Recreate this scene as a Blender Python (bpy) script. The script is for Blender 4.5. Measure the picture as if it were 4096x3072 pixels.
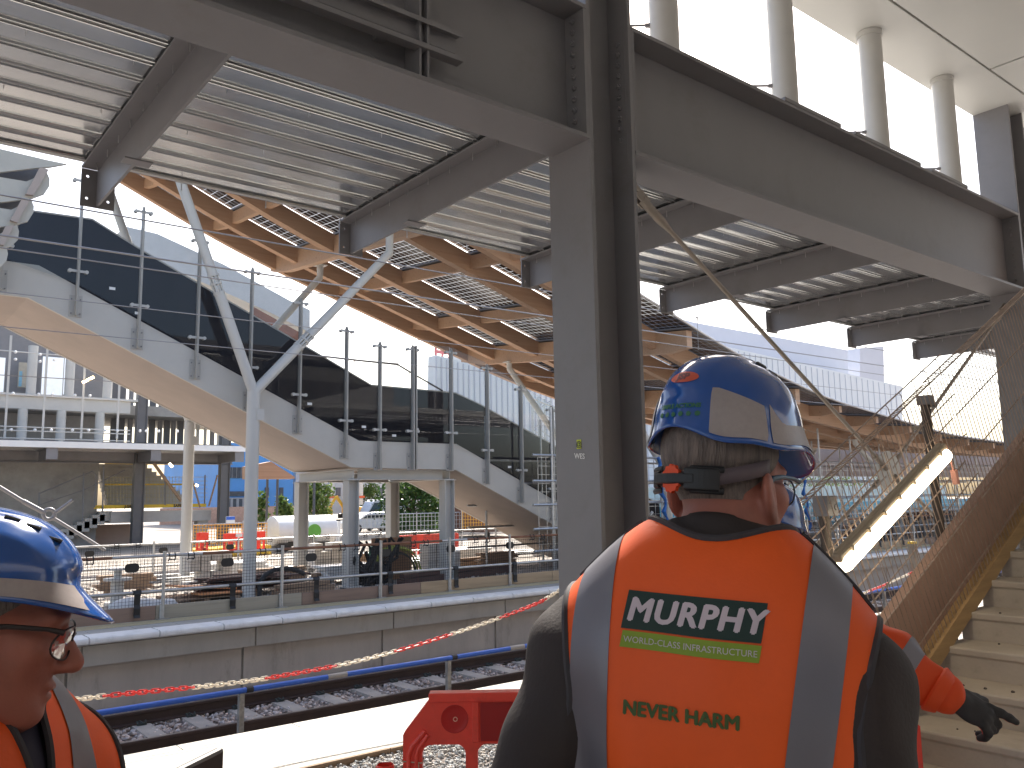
import bpy, bmesh, math, random
import numpy as np
from mathutils import Vector, Matrix, Euler, noise
from mathutils.bvhtree import BVHTree
rad = math.radians
random.seed(7); RNG = np.random.default_rng(11)
scn = bpy.context.scene
for o in list(bpy.data.objects): bpy.data.objects.remove(o)
COL = scn.collection
# ------------------------------------------------------------------ camera
# world: X runs along the tracks, Y across them (away from the camera), Z up, near platform surface at z = 0
YAW, PITCH, ROLL, FPX, CAMZ = rad(38.73926), rad(7.75558), rad(-0.95087), 3372.0, 1.75
_f = np.array([math.sin(YAW)*math.cos(PITCH), math.cos(YAW)*math.cos(PITCH), math.sin(PITCH)])
_r = np.array([math.cos(YAW), -math.sin(YAW), 0.0]); _u = np.cross(_r, _f)
_c, _s = math.cos(ROLL), math.sin(ROLL)
RGT, UPV, FWD = _c*_r+_s*_u, -_s*_r+_c*_u, _f
CAM = np.array([0.0, 0.0, CAMZ])
cd = bpy.data.cameras.new('camera'); cam = bpy.data.objects.new('camera', cd); COL.objects.link(cam)
m = Matrix.Identity(4)
for i in range(3):
    m[i][0] = RGT[i]; m[i][1] = UPV[i]; m[i][2] = -FWD[i]; m[i][3] = CAM[i]
cam.matrix_world = m
cd.sensor_width = 36.0; cd.lens = 36.0*FPX/4096.0; cd.clip_end = 2000; cd.clip_start = 0.05
scn.camera = cam
# ------------------------------------------------------------------ sky, sun, exposure
SUN_AZ, SUN_EL = rad(40.0), rad(46.0)          # azimuth from +Y towards +X
w = bpy.data.worlds.new('World'); scn.world = w; w.use_nodes = True
nt = w.node_tree; bg = nt.nodes['Background']; sky = nt.nodes.new('ShaderNodeTexSky')
sky.sky_type = 'NISHITA'; sky.sun_disc = False; sky.sun_elevation = SUN_EL; sky.sun_rotation = SUN_AZ
sky.dust_density = 4.0; sky.ozone_density = 0.6; sky.air_density = 1.0
nt.links.new(sky.outputs[0], bg.inputs[0]); bg.inputs[1].default_value = 0.15
sd = bpy.data.lights.new('sun', 'SUN'); sd.energy = 4.0; sd.angle = rad(0.6); sd.color = (1, 0.95, 0.87)
sun = bpy.data.objects.new('sun', sd); COL.objects.link(sun)
_d = Vector((math.sin(SUN_AZ)*math.cos(SUN_EL), math.cos(SUN_AZ)*math.cos(SUN_EL), math.sin(SUN_EL)))
sun.rotation_euler = _d.to_track_quat('Z', 'Y').to_euler(); sun.location = _d*60
scn.view_settings.view_transform = 'Standard'; scn.view_settings.look = 'None'
scn.view_settings.exposure = 1.3; scn.view_settings.gamma = 1.0
scn.cycles.max_bounces = 8; scn.cycles.transparent_max_bounces = 24; scn.cycles.diffuse_bounces = 5
scn.cycles.sample_clamp_indirect = 6.0; scn.cycles.use_denoising = True
# ------------------------------------------------------------------ helpers
def ray(x, y):
    return RGT*((x-2048)/FPX) - UPV*((y-1536)/FPX) + FWD
def px(x, y, ax, v):
    """point of the photograph's pixel (x, y) lying on the plane ax = v"""
    d = ray(x, y); i = 'xyz'.index(ax); t = (v-CAM[i])/d[i]
    return Vector(CAM+d*t)
def pd(x, y, depth):
    return Vector(CAM+ray(x, y)*depth)
ORG = {}                                              # world origin that each object's mesh is measured from
def tag(o, label=None, cat=None, group=None, kind=None):
    if label: o['label'] = label
    if cat: o['category'] = cat
    if group: o['group'] = group
    if kind: o['kind'] = kind
    return o
def thing(name, loc, label=None, cat=None, group=None, rz=0.0, kind=None):
    o = bpy.data.objects.new(name, None); COL.objects.link(o); o.location = Vector(loc); o.rotation_euler = (0, 0, rz)
    o.empty_display_size = 0.2
    ORG[o.name] = Vector(loc); return tag(o, label, cat, group, kind)
def kids(o): return [c for c in bpy.data.objects if c.parent == o]
def copy_tree(o, loc=None, label=None, group=None, rz=None):
    fam = {}
    for c in list(COL.objects):
        if c.parent: fam.setdefault(c.parent.name, []).append(c)
    def rec(a, par):
        b = a.copy(); COL.objects.link(b); ORG[b.name] = ORG.get(a.name, Vector())
        if par: b.parent = par
        for ch in fam.get(a.name, []): rec(ch, b)
        return b
    b = rec(o, None)
    if loc is not None: b.location = Vector(loc); ORG[b.name] = Vector(loc)
    if rz is not None: b.rotation_euler = (0, 0, rz)
    if label: b['label'] = label
    if group: b['group'] = group
    return b
class B:
    """collects vertices and faces; build() links them as one mesh object"""
    def __init__(s): s.v = []; s.f = []; s.mi = []; s.cur = 0
    def add(s, vs, fs):
        n = len(s.v); s.v += [tuple(p) for p in vs]
        for f in fs: s.f.append(tuple(i+n for i in f)); s.mi.append(s.cur)
        return s
    def box(s, x0, x1, y0, y1, z0, z1):
        return s.add([(x0,y0,z0),(x1,y0,z0),(x1,y1,z0),(x0,y1,z0),(x0,y0,z1),(x1,y0,z1),(x1,y1,z1),(x0,y1,z1)],
                     [(0,3,2,1),(4,5,6,7),(0,1,5,4),(1,2,6,5),(2,3,7,6),(3,0,4,7)])
    def bar(s, a, b, w, h, up=(0,0,1)):
        """rectangular bar from a to b, w wide across, h high along up"""
        a, b = Vector(a), Vector(b); d = (b-a).normalized(); u = Vector(up); x = d.cross(u)
        if x.length < 1e-4: x = d.cross(Vector((1,0,0)))
        x.normalize(); u = x.cross(d).normalized(); x = x*(w/2); u = u*(h/2)
        return s.add([a-x-u,a+x-u,a+x+u,a-x+u,b-x-u,b+x-u,b+x+u,b-x+u],
                     [(0,1,2,3),(7,6,5,4),(0,4,5,1),(1,5,6,2),(2,6,7,3),(3,7,4,0)])
    def tube(s, pts, r, n=10, cap=True):
        pts = [Vector(p) for p in pts]; rs = r if isinstance(r, (list, tuple)) else [r]*len(pts)
        base = len(s.v); prev = None
        for i, p in enumerate(pts):
            d = (pts[min(i+1, len(pts)-1)]-pts[max(i-1, 0)]).normalized()
            if prev is None:
                x = d.cross(Vector((0,0,1)) if abs(d.z) < 0.9 else Vector((1,0,0))).normalized()
            else:
                x = (prev-d*prev.dot(d)).normalized()
            prev = x; y = d.cross(x)
            for k in range(n):
                a = 2*math.pi*k/n; s.v.append(tuple(p+x*(rs[i]*math.cos(a))+y*(rs[i]*math.sin(a))))
        for i in range(len(pts)-1):
            for k in range(n):
                k2 = (k+1) % n
                s.f.append((base+i*n+k, base+i*n+k2, base+(i+1)*n+k2, base+(i+1)*n+k)); s.mi.append(s.cur)
        if cap:
            s.f.append(tuple(base+k for k in reversed(range(n)))); s.mi.append(s.cur)
            e = base+(len(pts)-1)*n; s.f.append(tuple(e+k for k in range(n))); s.mi.append(s.cur)
        return s
    def prism(s, poly, ax, a, b):
        """poly in the two other axes (in xyz order), extruded along ax from a to b"""
        i = 'xyz'.index(ax); n = len(poly)
        def P(p, t):
            q = list(p); q.insert(i, t); return q
        area = sum(poly[k][0]*poly[(k+1)%n][1]-poly[(k+1)%n][0]*poly[k][1] for k in range(n))
        vs = [P(p, a) for p in poly]+[P(p, b) for p in poly]
        fs = [tuple(range(n)), tuple(range(2*n-1, n-1, -1))]+[(k, n+k, n+(k+1)%n, (k+1)%n) for k in range(n)]
        if (area > 0) == (ax in 'xz'): fs = [tuple(reversed(f)) for f in fs]
        if (b < a): fs = [tuple(reversed(f)) for f in fs]
        return s.add(vs, fs)
    def loft(s, rings, close=True, caps=True):
        base = len(s.v); n = len(rings[0])
        for r in rings: s.v += [tuple(p) for p in r]
        for i in range(len(rings)-1):
            for k in range(n if close else n-1):
                k2 = (k+1) % n
                s.f.append((base+i*n+k, base+i*n+k2, base+(i+1)*n+k2, base+(i+1)*n+k)); s.mi.append(s.cur)
        if caps and close:
            s.f.append(tuple(base+k for k in reversed(range(n)))); s.mi.append(s.cur)
            e = base+(len(rings)-1)*n; s.f.append(tuple(e+k for k in range(n))); s.mi.append(s.cur)
        return s
    def lathe(s, c, prof, n=24, ax='z'):
        c = Vector(c); rings = []
        for r, h in prof:
            ring = []
            for k in range(n):
                a = 2*math.pi*k/n; p = (r*math.cos(a), r*math.sin(a), h)
                if ax == 'y': p = (p[0], p[2], -p[1])
                elif ax == 'x': p = (p[2], p[0], p[1])
                ring.append(c+Vector(p))
            rings.append(ring)
        return s.loft(rings)
    def ball(s, c, r, n=12, m=8, sc=(1,1,1)):
        return s.lathe_sc(c, r, n, m, sc)
    def lathe_sc(s, c, r, n, m, sc):
        c = Vector(c); rings = []
        for j in range(m+1):
            t = math.pi*(j+0.02)/(m+0.04)-math.pi/2
            rings.append([c+Vector((r*sc[0]*math.cos(t)*math.cos(2*math.pi*k/n), r*sc[1]*math.cos(t)*math.sin(2*math.pi*k/n), r*sc[2]*math.sin(t))) for k in range(n)])
        return s.loft(rings)
    def build(s, name, mats, parent=None, label=None, cat=None, group=None, kind=None, smooth=False, local=False, org=None, bevel=0.0, auto=True):
        if not isinstance(mats, (list, tuple)): mats = [mats]
        V = np.array(s.v, dtype=float)
        if parent is not None: o0 = ORG[parent.name]
        elif org is not None: o0 = Vector(org)
        else: o0 = Vector(((V[:,0].min()+V[:,0].max())/2, (V[:,1].min()+V[:,1].max())/2, V[:,2].min()))
        if not local: V = V-np.array(o0)
        me = bpy.data.meshes.new(name); me.from_pydata(V.tolist(), [], s.f)
        for mt in mats: me.materials.append(mt)
        if len(mats) > 1: me.polygons.foreach_set('material_index', s.mi)
        ob = bpy.data.objects.new(name, me); COL.objects.link(ob)
        if parent is not None: ob.parent = parent
        elif not local: ob.location = o0
        ORG[ob.name] = Vector(o0)
        if smooth:
            me.polygons.foreach_set('use_smooth', [True]*len(me.polygons))
            if auto: me.set_sharp_from_angle(angle=rad(38))
        if bevel:
            bv = ob.modifiers.new('bevel', 'BEVEL'); bv.width = bevel; bv.segments = 2; bv.limit_method = 'ANGLE'; bv.angle_limit = rad(40)
        return tag(ob, label, cat, group, kind)
# ------------------------------------------------------------------ materials
def srgb(h):
    h = h.lstrip('#'); return tuple((lambda c: c/12.92 if c <= 0.04045 else ((c+0.055)/1.055)**2.4)(int(h[i:i+2], 16)/255) for i in (0, 2, 4))
def mat(name, col, rough=0.6, metal=0.0, var=0.12, scale=3.0, bump=0.0, bscale=60.0, spec=0.5, stretch=None, dirt=None, coat=0.0, emit=None, sss=0.0, rvar=0.1):
    """paint-like principled material: base colour broken up by two noises, roughness variation, fine bump, optional dirt blotches"""
    m = bpy.data.materials.new(name); m.use_nodes = True; t = m.node_tree; N, L = t.nodes, t.links
    p = N['Principled BSDF']; p.inputs['Metallic'].default_value = metal; p.inputs['Specular IOR Level'].default_value = spec
    if coat: p.inputs['Coat Weight'].default_value = coat; p.inputs['Coat Roughness'].default_value = 0.06
    if sss: p.inputs['Subsurface Weight'].default_value = sss; p.inputs['Subsurface Radius'].default_value = (0.012, 0.004, 0.002)
    if isinstance(col, str): col = srgb(col)
    tc = N.new('ShaderNodeTexCoord'); mp = N.new('ShaderNodeMapping'); L.new(tc.outputs['Object'], mp.inputs[0])
    if stretch: mp.inputs['Scale'].default_value = stretch
    n1 = N.new('ShaderNodeTexNoise'); n1.inputs['Scale'].default_value = scale; n1.inputs['Detail'].default_value = 6; n1.inputs['Roughness'].default_value = 0.65
    L.new(mp.outputs[0], n1.inputs['Vector'])
    mx = N.new('ShaderNodeMix'); mx.data_type = 'RGBA'
    mx.inputs['A'].default_value = (*[max(0, c*(1-var)) for c in col], 1); mx.inputs['B'].default_value = (*[min(1, c*(1+var)) for c in col], 1)
    cr = N.new('ShaderNodeMapRange'); cr.inputs['From Min'].default_value = 0.3; cr.inputs['From Max'].default_value = 0.7
    L.new(n1.outputs['Fac'], cr.inputs['Value']); L.new(cr.outputs[0], mx.inputs['Factor'])
    out = mx.outputs['Result']
    if dirt:
        dc, amt, ds = dirt
        n2 = N.new('ShaderNodeTexNoise'); n2.inputs['Scale'].default_value = ds; n2.inputs['Detail'].default_value = 8; n2.inputs['Roughness'].default_value = 0.75
        L.new(mp.outputs[0], n2.inputs['Vector'])
        r2 = N.new('ShaderNodeMapRange'); r2.inputs['From Min'].default_value = 0.52; r2.inputs['From Max'].default_value = 0.72; r2.inputs['To Max'].default_value = amt
        L.new(n2.outputs['Fac'], r2.inputs['Value'])
        m2 = N.new('ShaderNodeMix'); m2.data_type = 'RGBA'; L.new(r2.outputs[0], m2.inputs['Factor']); L.new(out, m2.inputs['A'])
        m2.inputs['B'].default_value = (*(srgb(dc) if isinstance(dc, str) else dc), 1); out = m2.outputs['Result']
    L.new(out, p.inputs['Base Color'])
    rr = N.new('ShaderNodeMapRange'); rr.inputs['To Min'].default_value = max(0.02, rough-rvar); rr.inputs['To Max'].default_value = min(1, rough+rvar)
    L.new(n1.outputs['Fac'], rr.inputs['Value']); L.new(rr.outputs[0], p.inputs['Roughness'])
    if bump:
        n3 = N.new('ShaderNodeTexNoise'); n3.inputs['Scale'].default_value = bscale; n3.inputs['Detail'].default_value = 4
        L.new(mp.outputs[0], n3.inputs['Vector'])
        bp = N.new('ShaderNodeBump'); bp.inputs['Strength'].default_value = bump; bp.inputs['Distance'].default_value = 0.01
        L.new(n3.outputs['Fac'], bp.inputs['Height']); L.new(bp.outputs[0], p.inputs['Normal'])
    if emit:
        p.inputs['Emission Color'].default_value = (*emit[0], 1); p.inputs['Emission Strength'].default_value = emit[1]
    return m
def glass(name, col=(0.975, 0.985, 0.985), rough=0.0, alpha=0.9, refl=0.45):
    """thin clear sheet: mostly transparent, with a glossy coat that strengthens at grazing angles"""
    m = bpy.data.materials.new(name); m.use_nodes = True; t = m.node_tree; N, L = t.nodes, t.links
    for n in list(N): N.remove(n)
    o = N.new('ShaderNodeOutputMaterial'); mix = N.new('ShaderNodeMixShader'); tr = N.new('ShaderNodeBsdfTransparent'); gl = N.new('ShaderNodeBsdfGlossy')
    fr = N.new('ShaderNodeFresnel'); fr.inputs['IOR'].default_value = 1.5
    tr.inputs[0].default_value = (*[c*alpha for c in col], 1); gl.inputs['Roughness'].default_value = rough
    mu = N.new('ShaderNodeMath'); mu.operation = 'MULTIPLY'; mu.inputs[1].default_value = refl; L.new(fr.outputs[0], mu.inputs[0]); L.new(mu.outputs[0], mix.inputs[0]); L.new(tr.outputs[0], mix.inputs[1]); L.new(gl.outputs[0], mix.inputs[2]); L.new(mix.outputs[0], o.inputs[0])
    return m
def plain(name, col, rough=0.7): return mat(name, col, rough, var=0.06)
M = {}
M['steel'] = mat('grey_steel_paint', (0.218, 0.213, 0.222), 0.45, var=0.07, scale=1.2, dirt=((0.16,0.145,0.13), 0.35, 2.2), bump=0.03, bscale=140)
M['steel_dk'] = mat('dark_steel_paint', (0.14, 0.137, 0.14), 0.5, var=0.1, scale=1.5, dirt=((0.2,0.16,0.13), 0.3, 3))
M['light_steel'] = mat('pale_steel_paint', (0.55, 0.54, 0.51), 0.45, var=0.05, scale=1.0, dirt=((0.4,0.37,0.33), 0.25, 1.5))
M['galv'] = mat('galvanised_steel', (0.5, 0.5, 0.5), 0.38, metal=0.85, var=0.2, scale=9, rvar=0.15)
M['rust'] = mat('rusty_tube', (0.26, 0.13, 0.08), 0.7, metal=0.3, var=0.3, scale=8)
M['black'] = mat('black_plastic', (0.02, 0.02, 0.022), 0.5, var=0.2)
M['white'] = mat('white_paint', (0.8, 0.8, 0.79), 0.5, var=0.03)
M['conc'] = mat('grey_concrete', (0.34, 0.325, 0.30), 0.85, var=0.14, scale=1.6, bump=0.12, bscale=45, dirt=((0.2,0.18,0.16), 0.5, 1.1))
M['conc_wall'] = mat('platform_wall_concrete', (0.48, 0.415, 0.36), 0.85, var=0.16, scale=1.1, stretch=(1, 1, 0.35), bump=0.15, bscale=30, dirt=((0.17,0.14,0.11), 0.6, 1.6))
M['conc_lt'] = mat('pale_concrete', (0.52, 0.49, 0.45), 0.8, var=0.08, scale=2, bump=0.08, bscale=60, dirt=((0.36,0.32,0.28), 0.4, 2.5))
M['bronze'] = M['rust']
M['yellow'] = mat('yellow_board', (0.75, 0.5, 0.04), 0.55, var=0.1)
M['red_pl'] = mat('red_plastic', (0.92, 0.08, 0.05), 0.36, var=0.08, scale=5, dirt=((0.35,0.05,0.04), 0.35, 7), sss=0.0)
# ================================================================== THE STEEL FRAME WE STAND UNDER
from mathutils.geometry import tessellate_polygon
def plate(b, outer, holes, ax, a0, a1):
    """flat plate with holes: 2-D outlines in the two other axes, extruded along ax"""
    i = 'xyz'.index(ax); loops = [outer]+holes
    tri = tessellate_polygon([[Vector((p[0], p[1], 0)) for p in lp] for lp in loops])
    flat = [p for lp in loops for p in lp]
    def P(p, t):
        q = list(p); q.insert(i, t); return q
    n = len(flat); vs = [P(p, a0) for p in flat]+[P(p, a1) for p in flat]; fs = []
    for t in tri: fs.append(tuple(t)); fs.append(tuple(n+k for k in reversed(t)))
    k0 = 0
    for lp in loops:
        k = len(lp)
        for j in range(k): fs.append((k0+j, k0+(j+1) % k, n+k0+(j+1) % k, n+k0+j))
        k0 += k
    b.add(vs, fs)
def circ(x, y, r, n=10): return [(x+r*math.cos(2*math.pi*k/n), y+r*math.sin(2*math.pi*k/n)) for k in range(n)]
def text_mesh(name, s, size, mt, O, xdir, ydir, parent=None, off=0.0, shear=0.0, align='CENTER', ext=0.0005, space=1.0):
    """flat lettering lying on a surface: origin O, baseline along xdir, letters up along ydir"""
    cu = bpy.data.curves.new(name, 'FONT'); cu.body = s; cu.size = size; cu.offset = off; cu.shear = shear; cu.extrude = ext
    cu.align_x = align; cu.align_y = 'CENTER'; cu.space_character = space; cu.resolution_u = 3
    ob = bpy.data.objects.new(name, cu); me = bpy.data.meshes.new_from_object(ob); bpy.data.objects.remove(ob); bpy.data.curves.remove(cu)
    x = Vector(xdir).normalized(); y = Vector(ydir).normalized(); z = x.cross(y)
    mt4 = Matrix((( x.x, y.x, z.x, O[0]), (x.y, y.y, z.y, O[1]), (x.z, y.z, z.z, O[2]), (0,0,0,1)))
    me.transform(mt4)
    if parent is not None: me.transform(Matrix.Translation(-ORG[parent.name]))
    me.materials.clear(); me.materials.append(mt); me.name = name
    ob = bpy.data.objects.new(name, me); COL.objects.link(ob); ORG[ob.name] = ORG[parent.name] if parent is not None else Vector()
    if parent is not None: ob.parent = parent
    return ob
GY0, GY1, GYW = 3.885, 4.28, 4.09           # girder flange near / far edge, web
GB, GT = 4.156, 5.13                        # girder bottom and top
def column(x0, x1, y0, y1, z0, z1, label, name='steel_column', m='steel', group='columns carrying the deck', tf=0.034, tw=0.022, bolts=None):
    t = thing(name, ((x0+x1)/2, (y0+y1)/2, z0), label, 'column', group)
    b = B(); b.box(x0, x0+tf, y0, y1, z0, z1); b.box(x1-tf, x1, y0, y1, z0, z1); ym = (y0+y1)/2
    b.box(x0+tf, x1-tf, ym-tw/2, ym+tw/2, z0, z1)
    b.build('shaft', M[m], t, bevel=0.003)
    b = B(); b.box(x0-0.09, x1+0.09, y0-0.09, y1+0.09, z0-0.001, z0+0.03)
    for sx in (x0-0.05, x1+0.05):
        for sy in (y0-0.05, y1+0.05): b.tube([(sx, sy, z0+0.03), (sx, sy, z0+0.075)], 0.016, 6)
    b.build('base_plate', M[m], t)
    return t
bolt = lambda b, x, y, z, d: b.tube([(x, y, z), (x+d*0.018, y, z)], 0.021, 6) and b.tube([(x+d*0.018, y, z), (x+d*0.034, y, z)], 0.013, 6)
# ---- the two visible columns of our frame
c1 = column(3.83, 4.28, 3.89, 4.31, 0, 6.56, 'large grey H-section steel column standing in the middle beside the red plastic barrier')
b = B()
for k in range(10): bolt(b, 4.246, 3.99, 5.04-0.0815*k-0.02, -1)
b.box(4.243, 4.246, 3.93, 4.05, 4.1, 5.12)
b.build('bolts', M['steel'], c1, smooth=True)
b = B(); b.box(3.826, 3.83, 4.055, 4.095, 2.07, 2.13); stk = b.build('sticker', mat('lime_sticker', (0.62, 0.72, 0.03), 0.5), c1)
text_mesh('target_mark', '@', 0.05, M['black'], (3.8255, 4.075, 2.10), (0,-1,0), (0,0,1), stk, off=0.001)
text_mesh('chalk_lettering', 'WES', 0.05, M['white'], (3.8255, 4.07, 2.02), (0,-1,-0.08), (0,0,1), c1, off=0.0008)
b = B(); plate(b, [(4.0, 3.74), (4.0, 4.15), (4.46, 4.15), (4.50, 4.05), (4.44, 3.82), (4.36, 3.7), (4.28, 3.62), (4.28, 3.74)][2:]+[(4.28, 4.15)], [], 'y', 4.085, 4.11)
b.build('gusset_plate', M['steel'], c1)
c2 = column(11.17, 11.62, 3.89, 4.31, 0, 6.56, 'dark H-section steel column at the right edge of the photo above the stairs')
column(17.9, 18.35, 3.89, 4.31, 0, 6.56, 'farther H-section steel column hidden behind the stair mesh')
column(-3.2, -2.75, 3.89, 4.31, 0, 6.56, 'near H-section steel column outside the left of the view')
# ---- plate girders between the columns
def girder(x0, x1, label, stiff=()):
    t = thing('plate_girder', ((x0+x1)/2, GYW, GB), label, 'girder', 'deep girders between the columns')
    b = B(); b.box(x0, x1, GY0, GY1, GB, GB+0.03); b.box(x0, x1, GY0, GY1, GT-0.03, GT); b.box(x0, x1, GYW-0.012, GYW+0.012, GB+0.03, GT-0.03)
    b.build('beam', M['steel'], t, bevel=0.003)
    b = B()
    for x in (x0, x1-0.026): b = B(); b.prism([(GY0+0.004, GB+0.031), (GY1-0.004, GB+0.031), (GY1-0.004, GT-0.031), (GY0+0.004, GT-0.031)], 'x', x-0.001, x+0.0265); b.build('end_plate', M['steel'], t)
    b = B()
    for x, d in ((x0+0.026, 1), (x1-0.026, -1)):
        for k in range(10): bolt(b, x, 3.995, 5.04-0.0815*k, d)
    b.build('bolts', M['steel'], t, smooth=True)
    if stiff:
        b = B()
        for x in stiff: b.box(x, x+0.014, GY0+0.03, GYW-0.012, GB+0.03, GT-0.03)
        b.build('stiffener', M['steel'], t)
    return t
g1 = girder(-2.75, 3.83, 'deep grey plate girder crossing the top left, a channel fixed along its side', (2.49, 2.545))
g2 = girder(4.28, 11.17, 'deep grey plate girder right of the central column with thin tubes standing on it')
girder(11.62, 17.9, 'plate girder beyond the right-hand column, almost hidden')
girder(-12, -3.2, 'plate girder beyond the upper left corner, out of sight')
b = B()
for x, l in ((6.2, 0.9), (7.35, 1.3), (8.9, 0.85)): b.box(x, x+l, GY0-0.004, GY0+0.06, GT+0.001, GT+0.035)
b.build('packing_strip', M['steel'], g2)
# channel fixed on the girder's near side
t = thing('steel_channel', (1.5, 3.93, 4.37), 'long pale C-shaped steel channel bolted on the side of the left girder', 'channel')
b = B(); y0, y1, z0, z1 = 3.895, 3.965, 4.37, 4.555
b.box(-2.6, 2.775, y1-0.006, y1, z0+0.006, z1-0.006); b.box(-2.6, 2.79, y0, y1, z0, z0+0.006); b.box(-2.6, 2.79, y0, y1, z1-0.006, z1)
b.box(-2.6, 2.79, y0-0.001, y0+0.004, z0+0.006, z0+0.03); b.box(-2.6, 2.79, y0-0.001, y0+0.004, z1-0.03, z1-0.006)
b.box(-2.6, 2.77, y1-0.016, y1-0.006, 4.44, 4.485)
b.build('channel_section', M['steel'], t)
for x in (-2, -0.6, 0.8, 2.3): b = B(); b.box(x-0.03, x+0.03, y1, GYW-0.012, 4.41, 4.51); b.build('bracket', M['steel'], t)
# ---- cantilever tee beams under the deck
BX = [-0.82, 1.60, 4.03, 6.46, 8.95, 11.45, 13.85, 16.2]
SB, ST, SY0, SY1 = 4.30, 4.64, 4.10, 7.66
BL = ['out of the frame at the upper left', 'at the upper left, its drilled end plate showing sky through the holes', 'left of the central column, ending above the forked tube column',
      'just behind the central column, only its end showing to the left', 'first to the right of the tie rod, ending against the sky', 'second to the right of the tie rod',
      'third to the right of the tie rod', 'last at the far right with two small round holes near its end']
m_tee = M['steel']
def tee(x, label):
    t = thing('deck_beam', (x, SY0, SB), 'grey steel tee beam under the deck, '+label, 'beam', 'cantilever tee beams under the metal deck')
    b = B(); b.box(x-0.011, x+0.011, SY0, SY1-0.002, SB, ST-0.022); b.build('web', m_tee, t)
    b = B(); b.box(x-0.14, x+0.14, GY1+0.0, SY1-0.002, ST-0.022, ST-0.002); b.build('flange', m_tee, t, bevel=0.003)
    b = B(); plate(b, [(x-0.135, SB-0.012), (x+0.135, SB-0.012), (x+0.135, ST-0.022), (x-0.135, ST-0.022)], [circ(x+s*0.085, z, 0.0125) for s in (-1, 1) for z in (SB+0.06, ST-0.085)], 'y', SY1-0.002, SY1+0.014)
    b.build('end_plate', m_tee, t)
    b = B(); b.box(x-0.1, x+0.1, 6.38, 6.50, SB-0.013, SB-0.001); b.build('cleat', M['light_steel'] if False else m_tee, t)
    b = B()
    for k in range(9):
        for s in (-0.055, 0.06): b.tube([(x+s, 4.75+0.34*k+(0.1 if s > 0 else 0), ST-0.022), (x+s, 4.75+0.34*k+(0.1 if s > 0 else 0), ST-0.085)], 0.0035, 5)
    b.build('screws', M['galv'], t)
    return t
for x, l in zip(BX, BL): tee(x, l)
# ---- ribbed metal deck
m_deck = mat('galvanised_deck', (0.64, 0.66, 0.67), 0.2, metal=0.92, var=0.07, scale=2.5, stretch=(0.35, 4, 1), bump=0.02, bscale=20, rvar=0.08, dirt=((0.42,0.30,0.27), 0.22, 0.5))
t = thing('metal_deck', (8, 6, ST), 'ribbed galvanised metal deck overhead with bright lengthwise ribs', 'deck')
pts = []; y = 4.19; z0, z1 = ST+0.014, ST+0.055
while y < 7.5:
    pts += [(y, z0), (y+0.185, z0), (y+0.192, z0-0.015), (y+0.196, z0-0.017), (y+0.226, z0-0.002), (y+0.236, z0-0.002), (y+0.241, z0-0.015), (y+0.245, z0-0.017), (y+0.277, z0-0.0005), (y+0.280, z0)]
    y += 0.285
b = B(); n = len(pts)
xs = [-12, 40]
b.add([(x, p[0], p[1]) for x in xs for p in pts], [(i, i+1, n+i+1, n+i) for i in range(n-1)])
b.build('ribbed_sheet', m_deck, t)
b = B(); b.box(-12, 40, 4.19, 7.55, ST+0.06, ST+0.16); b.build('slab', M['conc'], t)
b = B(); b.box(-12, 40, 7.552, 7.556, ST-0.004, ST+0.20); b.box(-12, 40, 7.50, 7.552, ST-0.006, ST-0.002); b.build('edge_trim', mat('deck_edge_trim', (0.5,0.49,0.47), 0.4, metal=0.6), t)
b = B()
for k in range(16):
    x = -0.9+k*0.79
    if min(abs(x-q) for q in BX) > 0.16: b.tube([(x, 7.535, ST), (x, 7.535, ST-0.085)], 0.0045, 5); b.tube([(x, 7.535, ST-0.075), (x, 7.535, ST-0.085)], 0.007, 5)
for k in range(14):
    x = 0.1+k*0.62
    for y in (5.59, 6.445):
        if min(abs(x-q) for q in BX) > 0.16: b.tube([(x, y, ST+0.002), (x, y, ST-0.03)], 0.003, 5)
b.build('screws', M['galv'], t)
# ---- tie rods: cross bracing between the two columns
t = thing('tie_rod_bracing', (7.94, 4.1, 0), 'steel tie rods crossing at a round plate between the columns, behind the helmeted man', 'bracing')
cx, cz = 7.94, 1.94
def rod(a, bb, nm):
    a, bb = Vector(a), Vector(bb); d = (bb-a).normalized()
    b = B(); b.tube([a+d*0.28, bb-d*0.2], 0.019, 12); r = b.build(nm, mat('tie_rod_paint', (0.33,0.29,0.25), 0.5, metal=0.3), t, smooth=True)
    b = B(); b.tube([bb-d*0.3, bb-d*0.08], 0.03, 12); b.build('turnbuckle', r.data.materials[0], r, smooth=True); b = B(); b.tube([a+d*0.1, a+d*0.34, a+d*0.46], [0.036, 0.036, 0.021], 12)
    for s in (-0.024, 0.024): b.bar(a+Vector((0,s,0))-d*0.03, a+Vector((0,s,0))+d*0.16, 0.014, 0.075, up=(0,0,1))
    b.tube([a+Vector((0,-0.045,0)), a+Vector((0,0.045,0))], 0.022, 10)
    b.build('fork_end', r.data.materials[0], r, smooth=True)
rod((4.47, 4.1, 4.0), (cx, 4.1, cz), 'rod'); rod((11.2, 4.1, 0.25), (cx, 4.1, cz), 'rod'); rod((4.33, 4.13, 0.2), (cx, 4.13, cz), 'rod'); rod((11.15, 4.13, 4.0), (cx, 4.13, cz), 'rod')
b = B(); b.lathe((cx, 4.115, cz), [(0.0, -0.012), (0.21, -0.012), (0.21, 0.012), (0.0, 0.012)], 24, 'y'); b.build('centre_plate', M['light_steel'], t)
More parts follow.
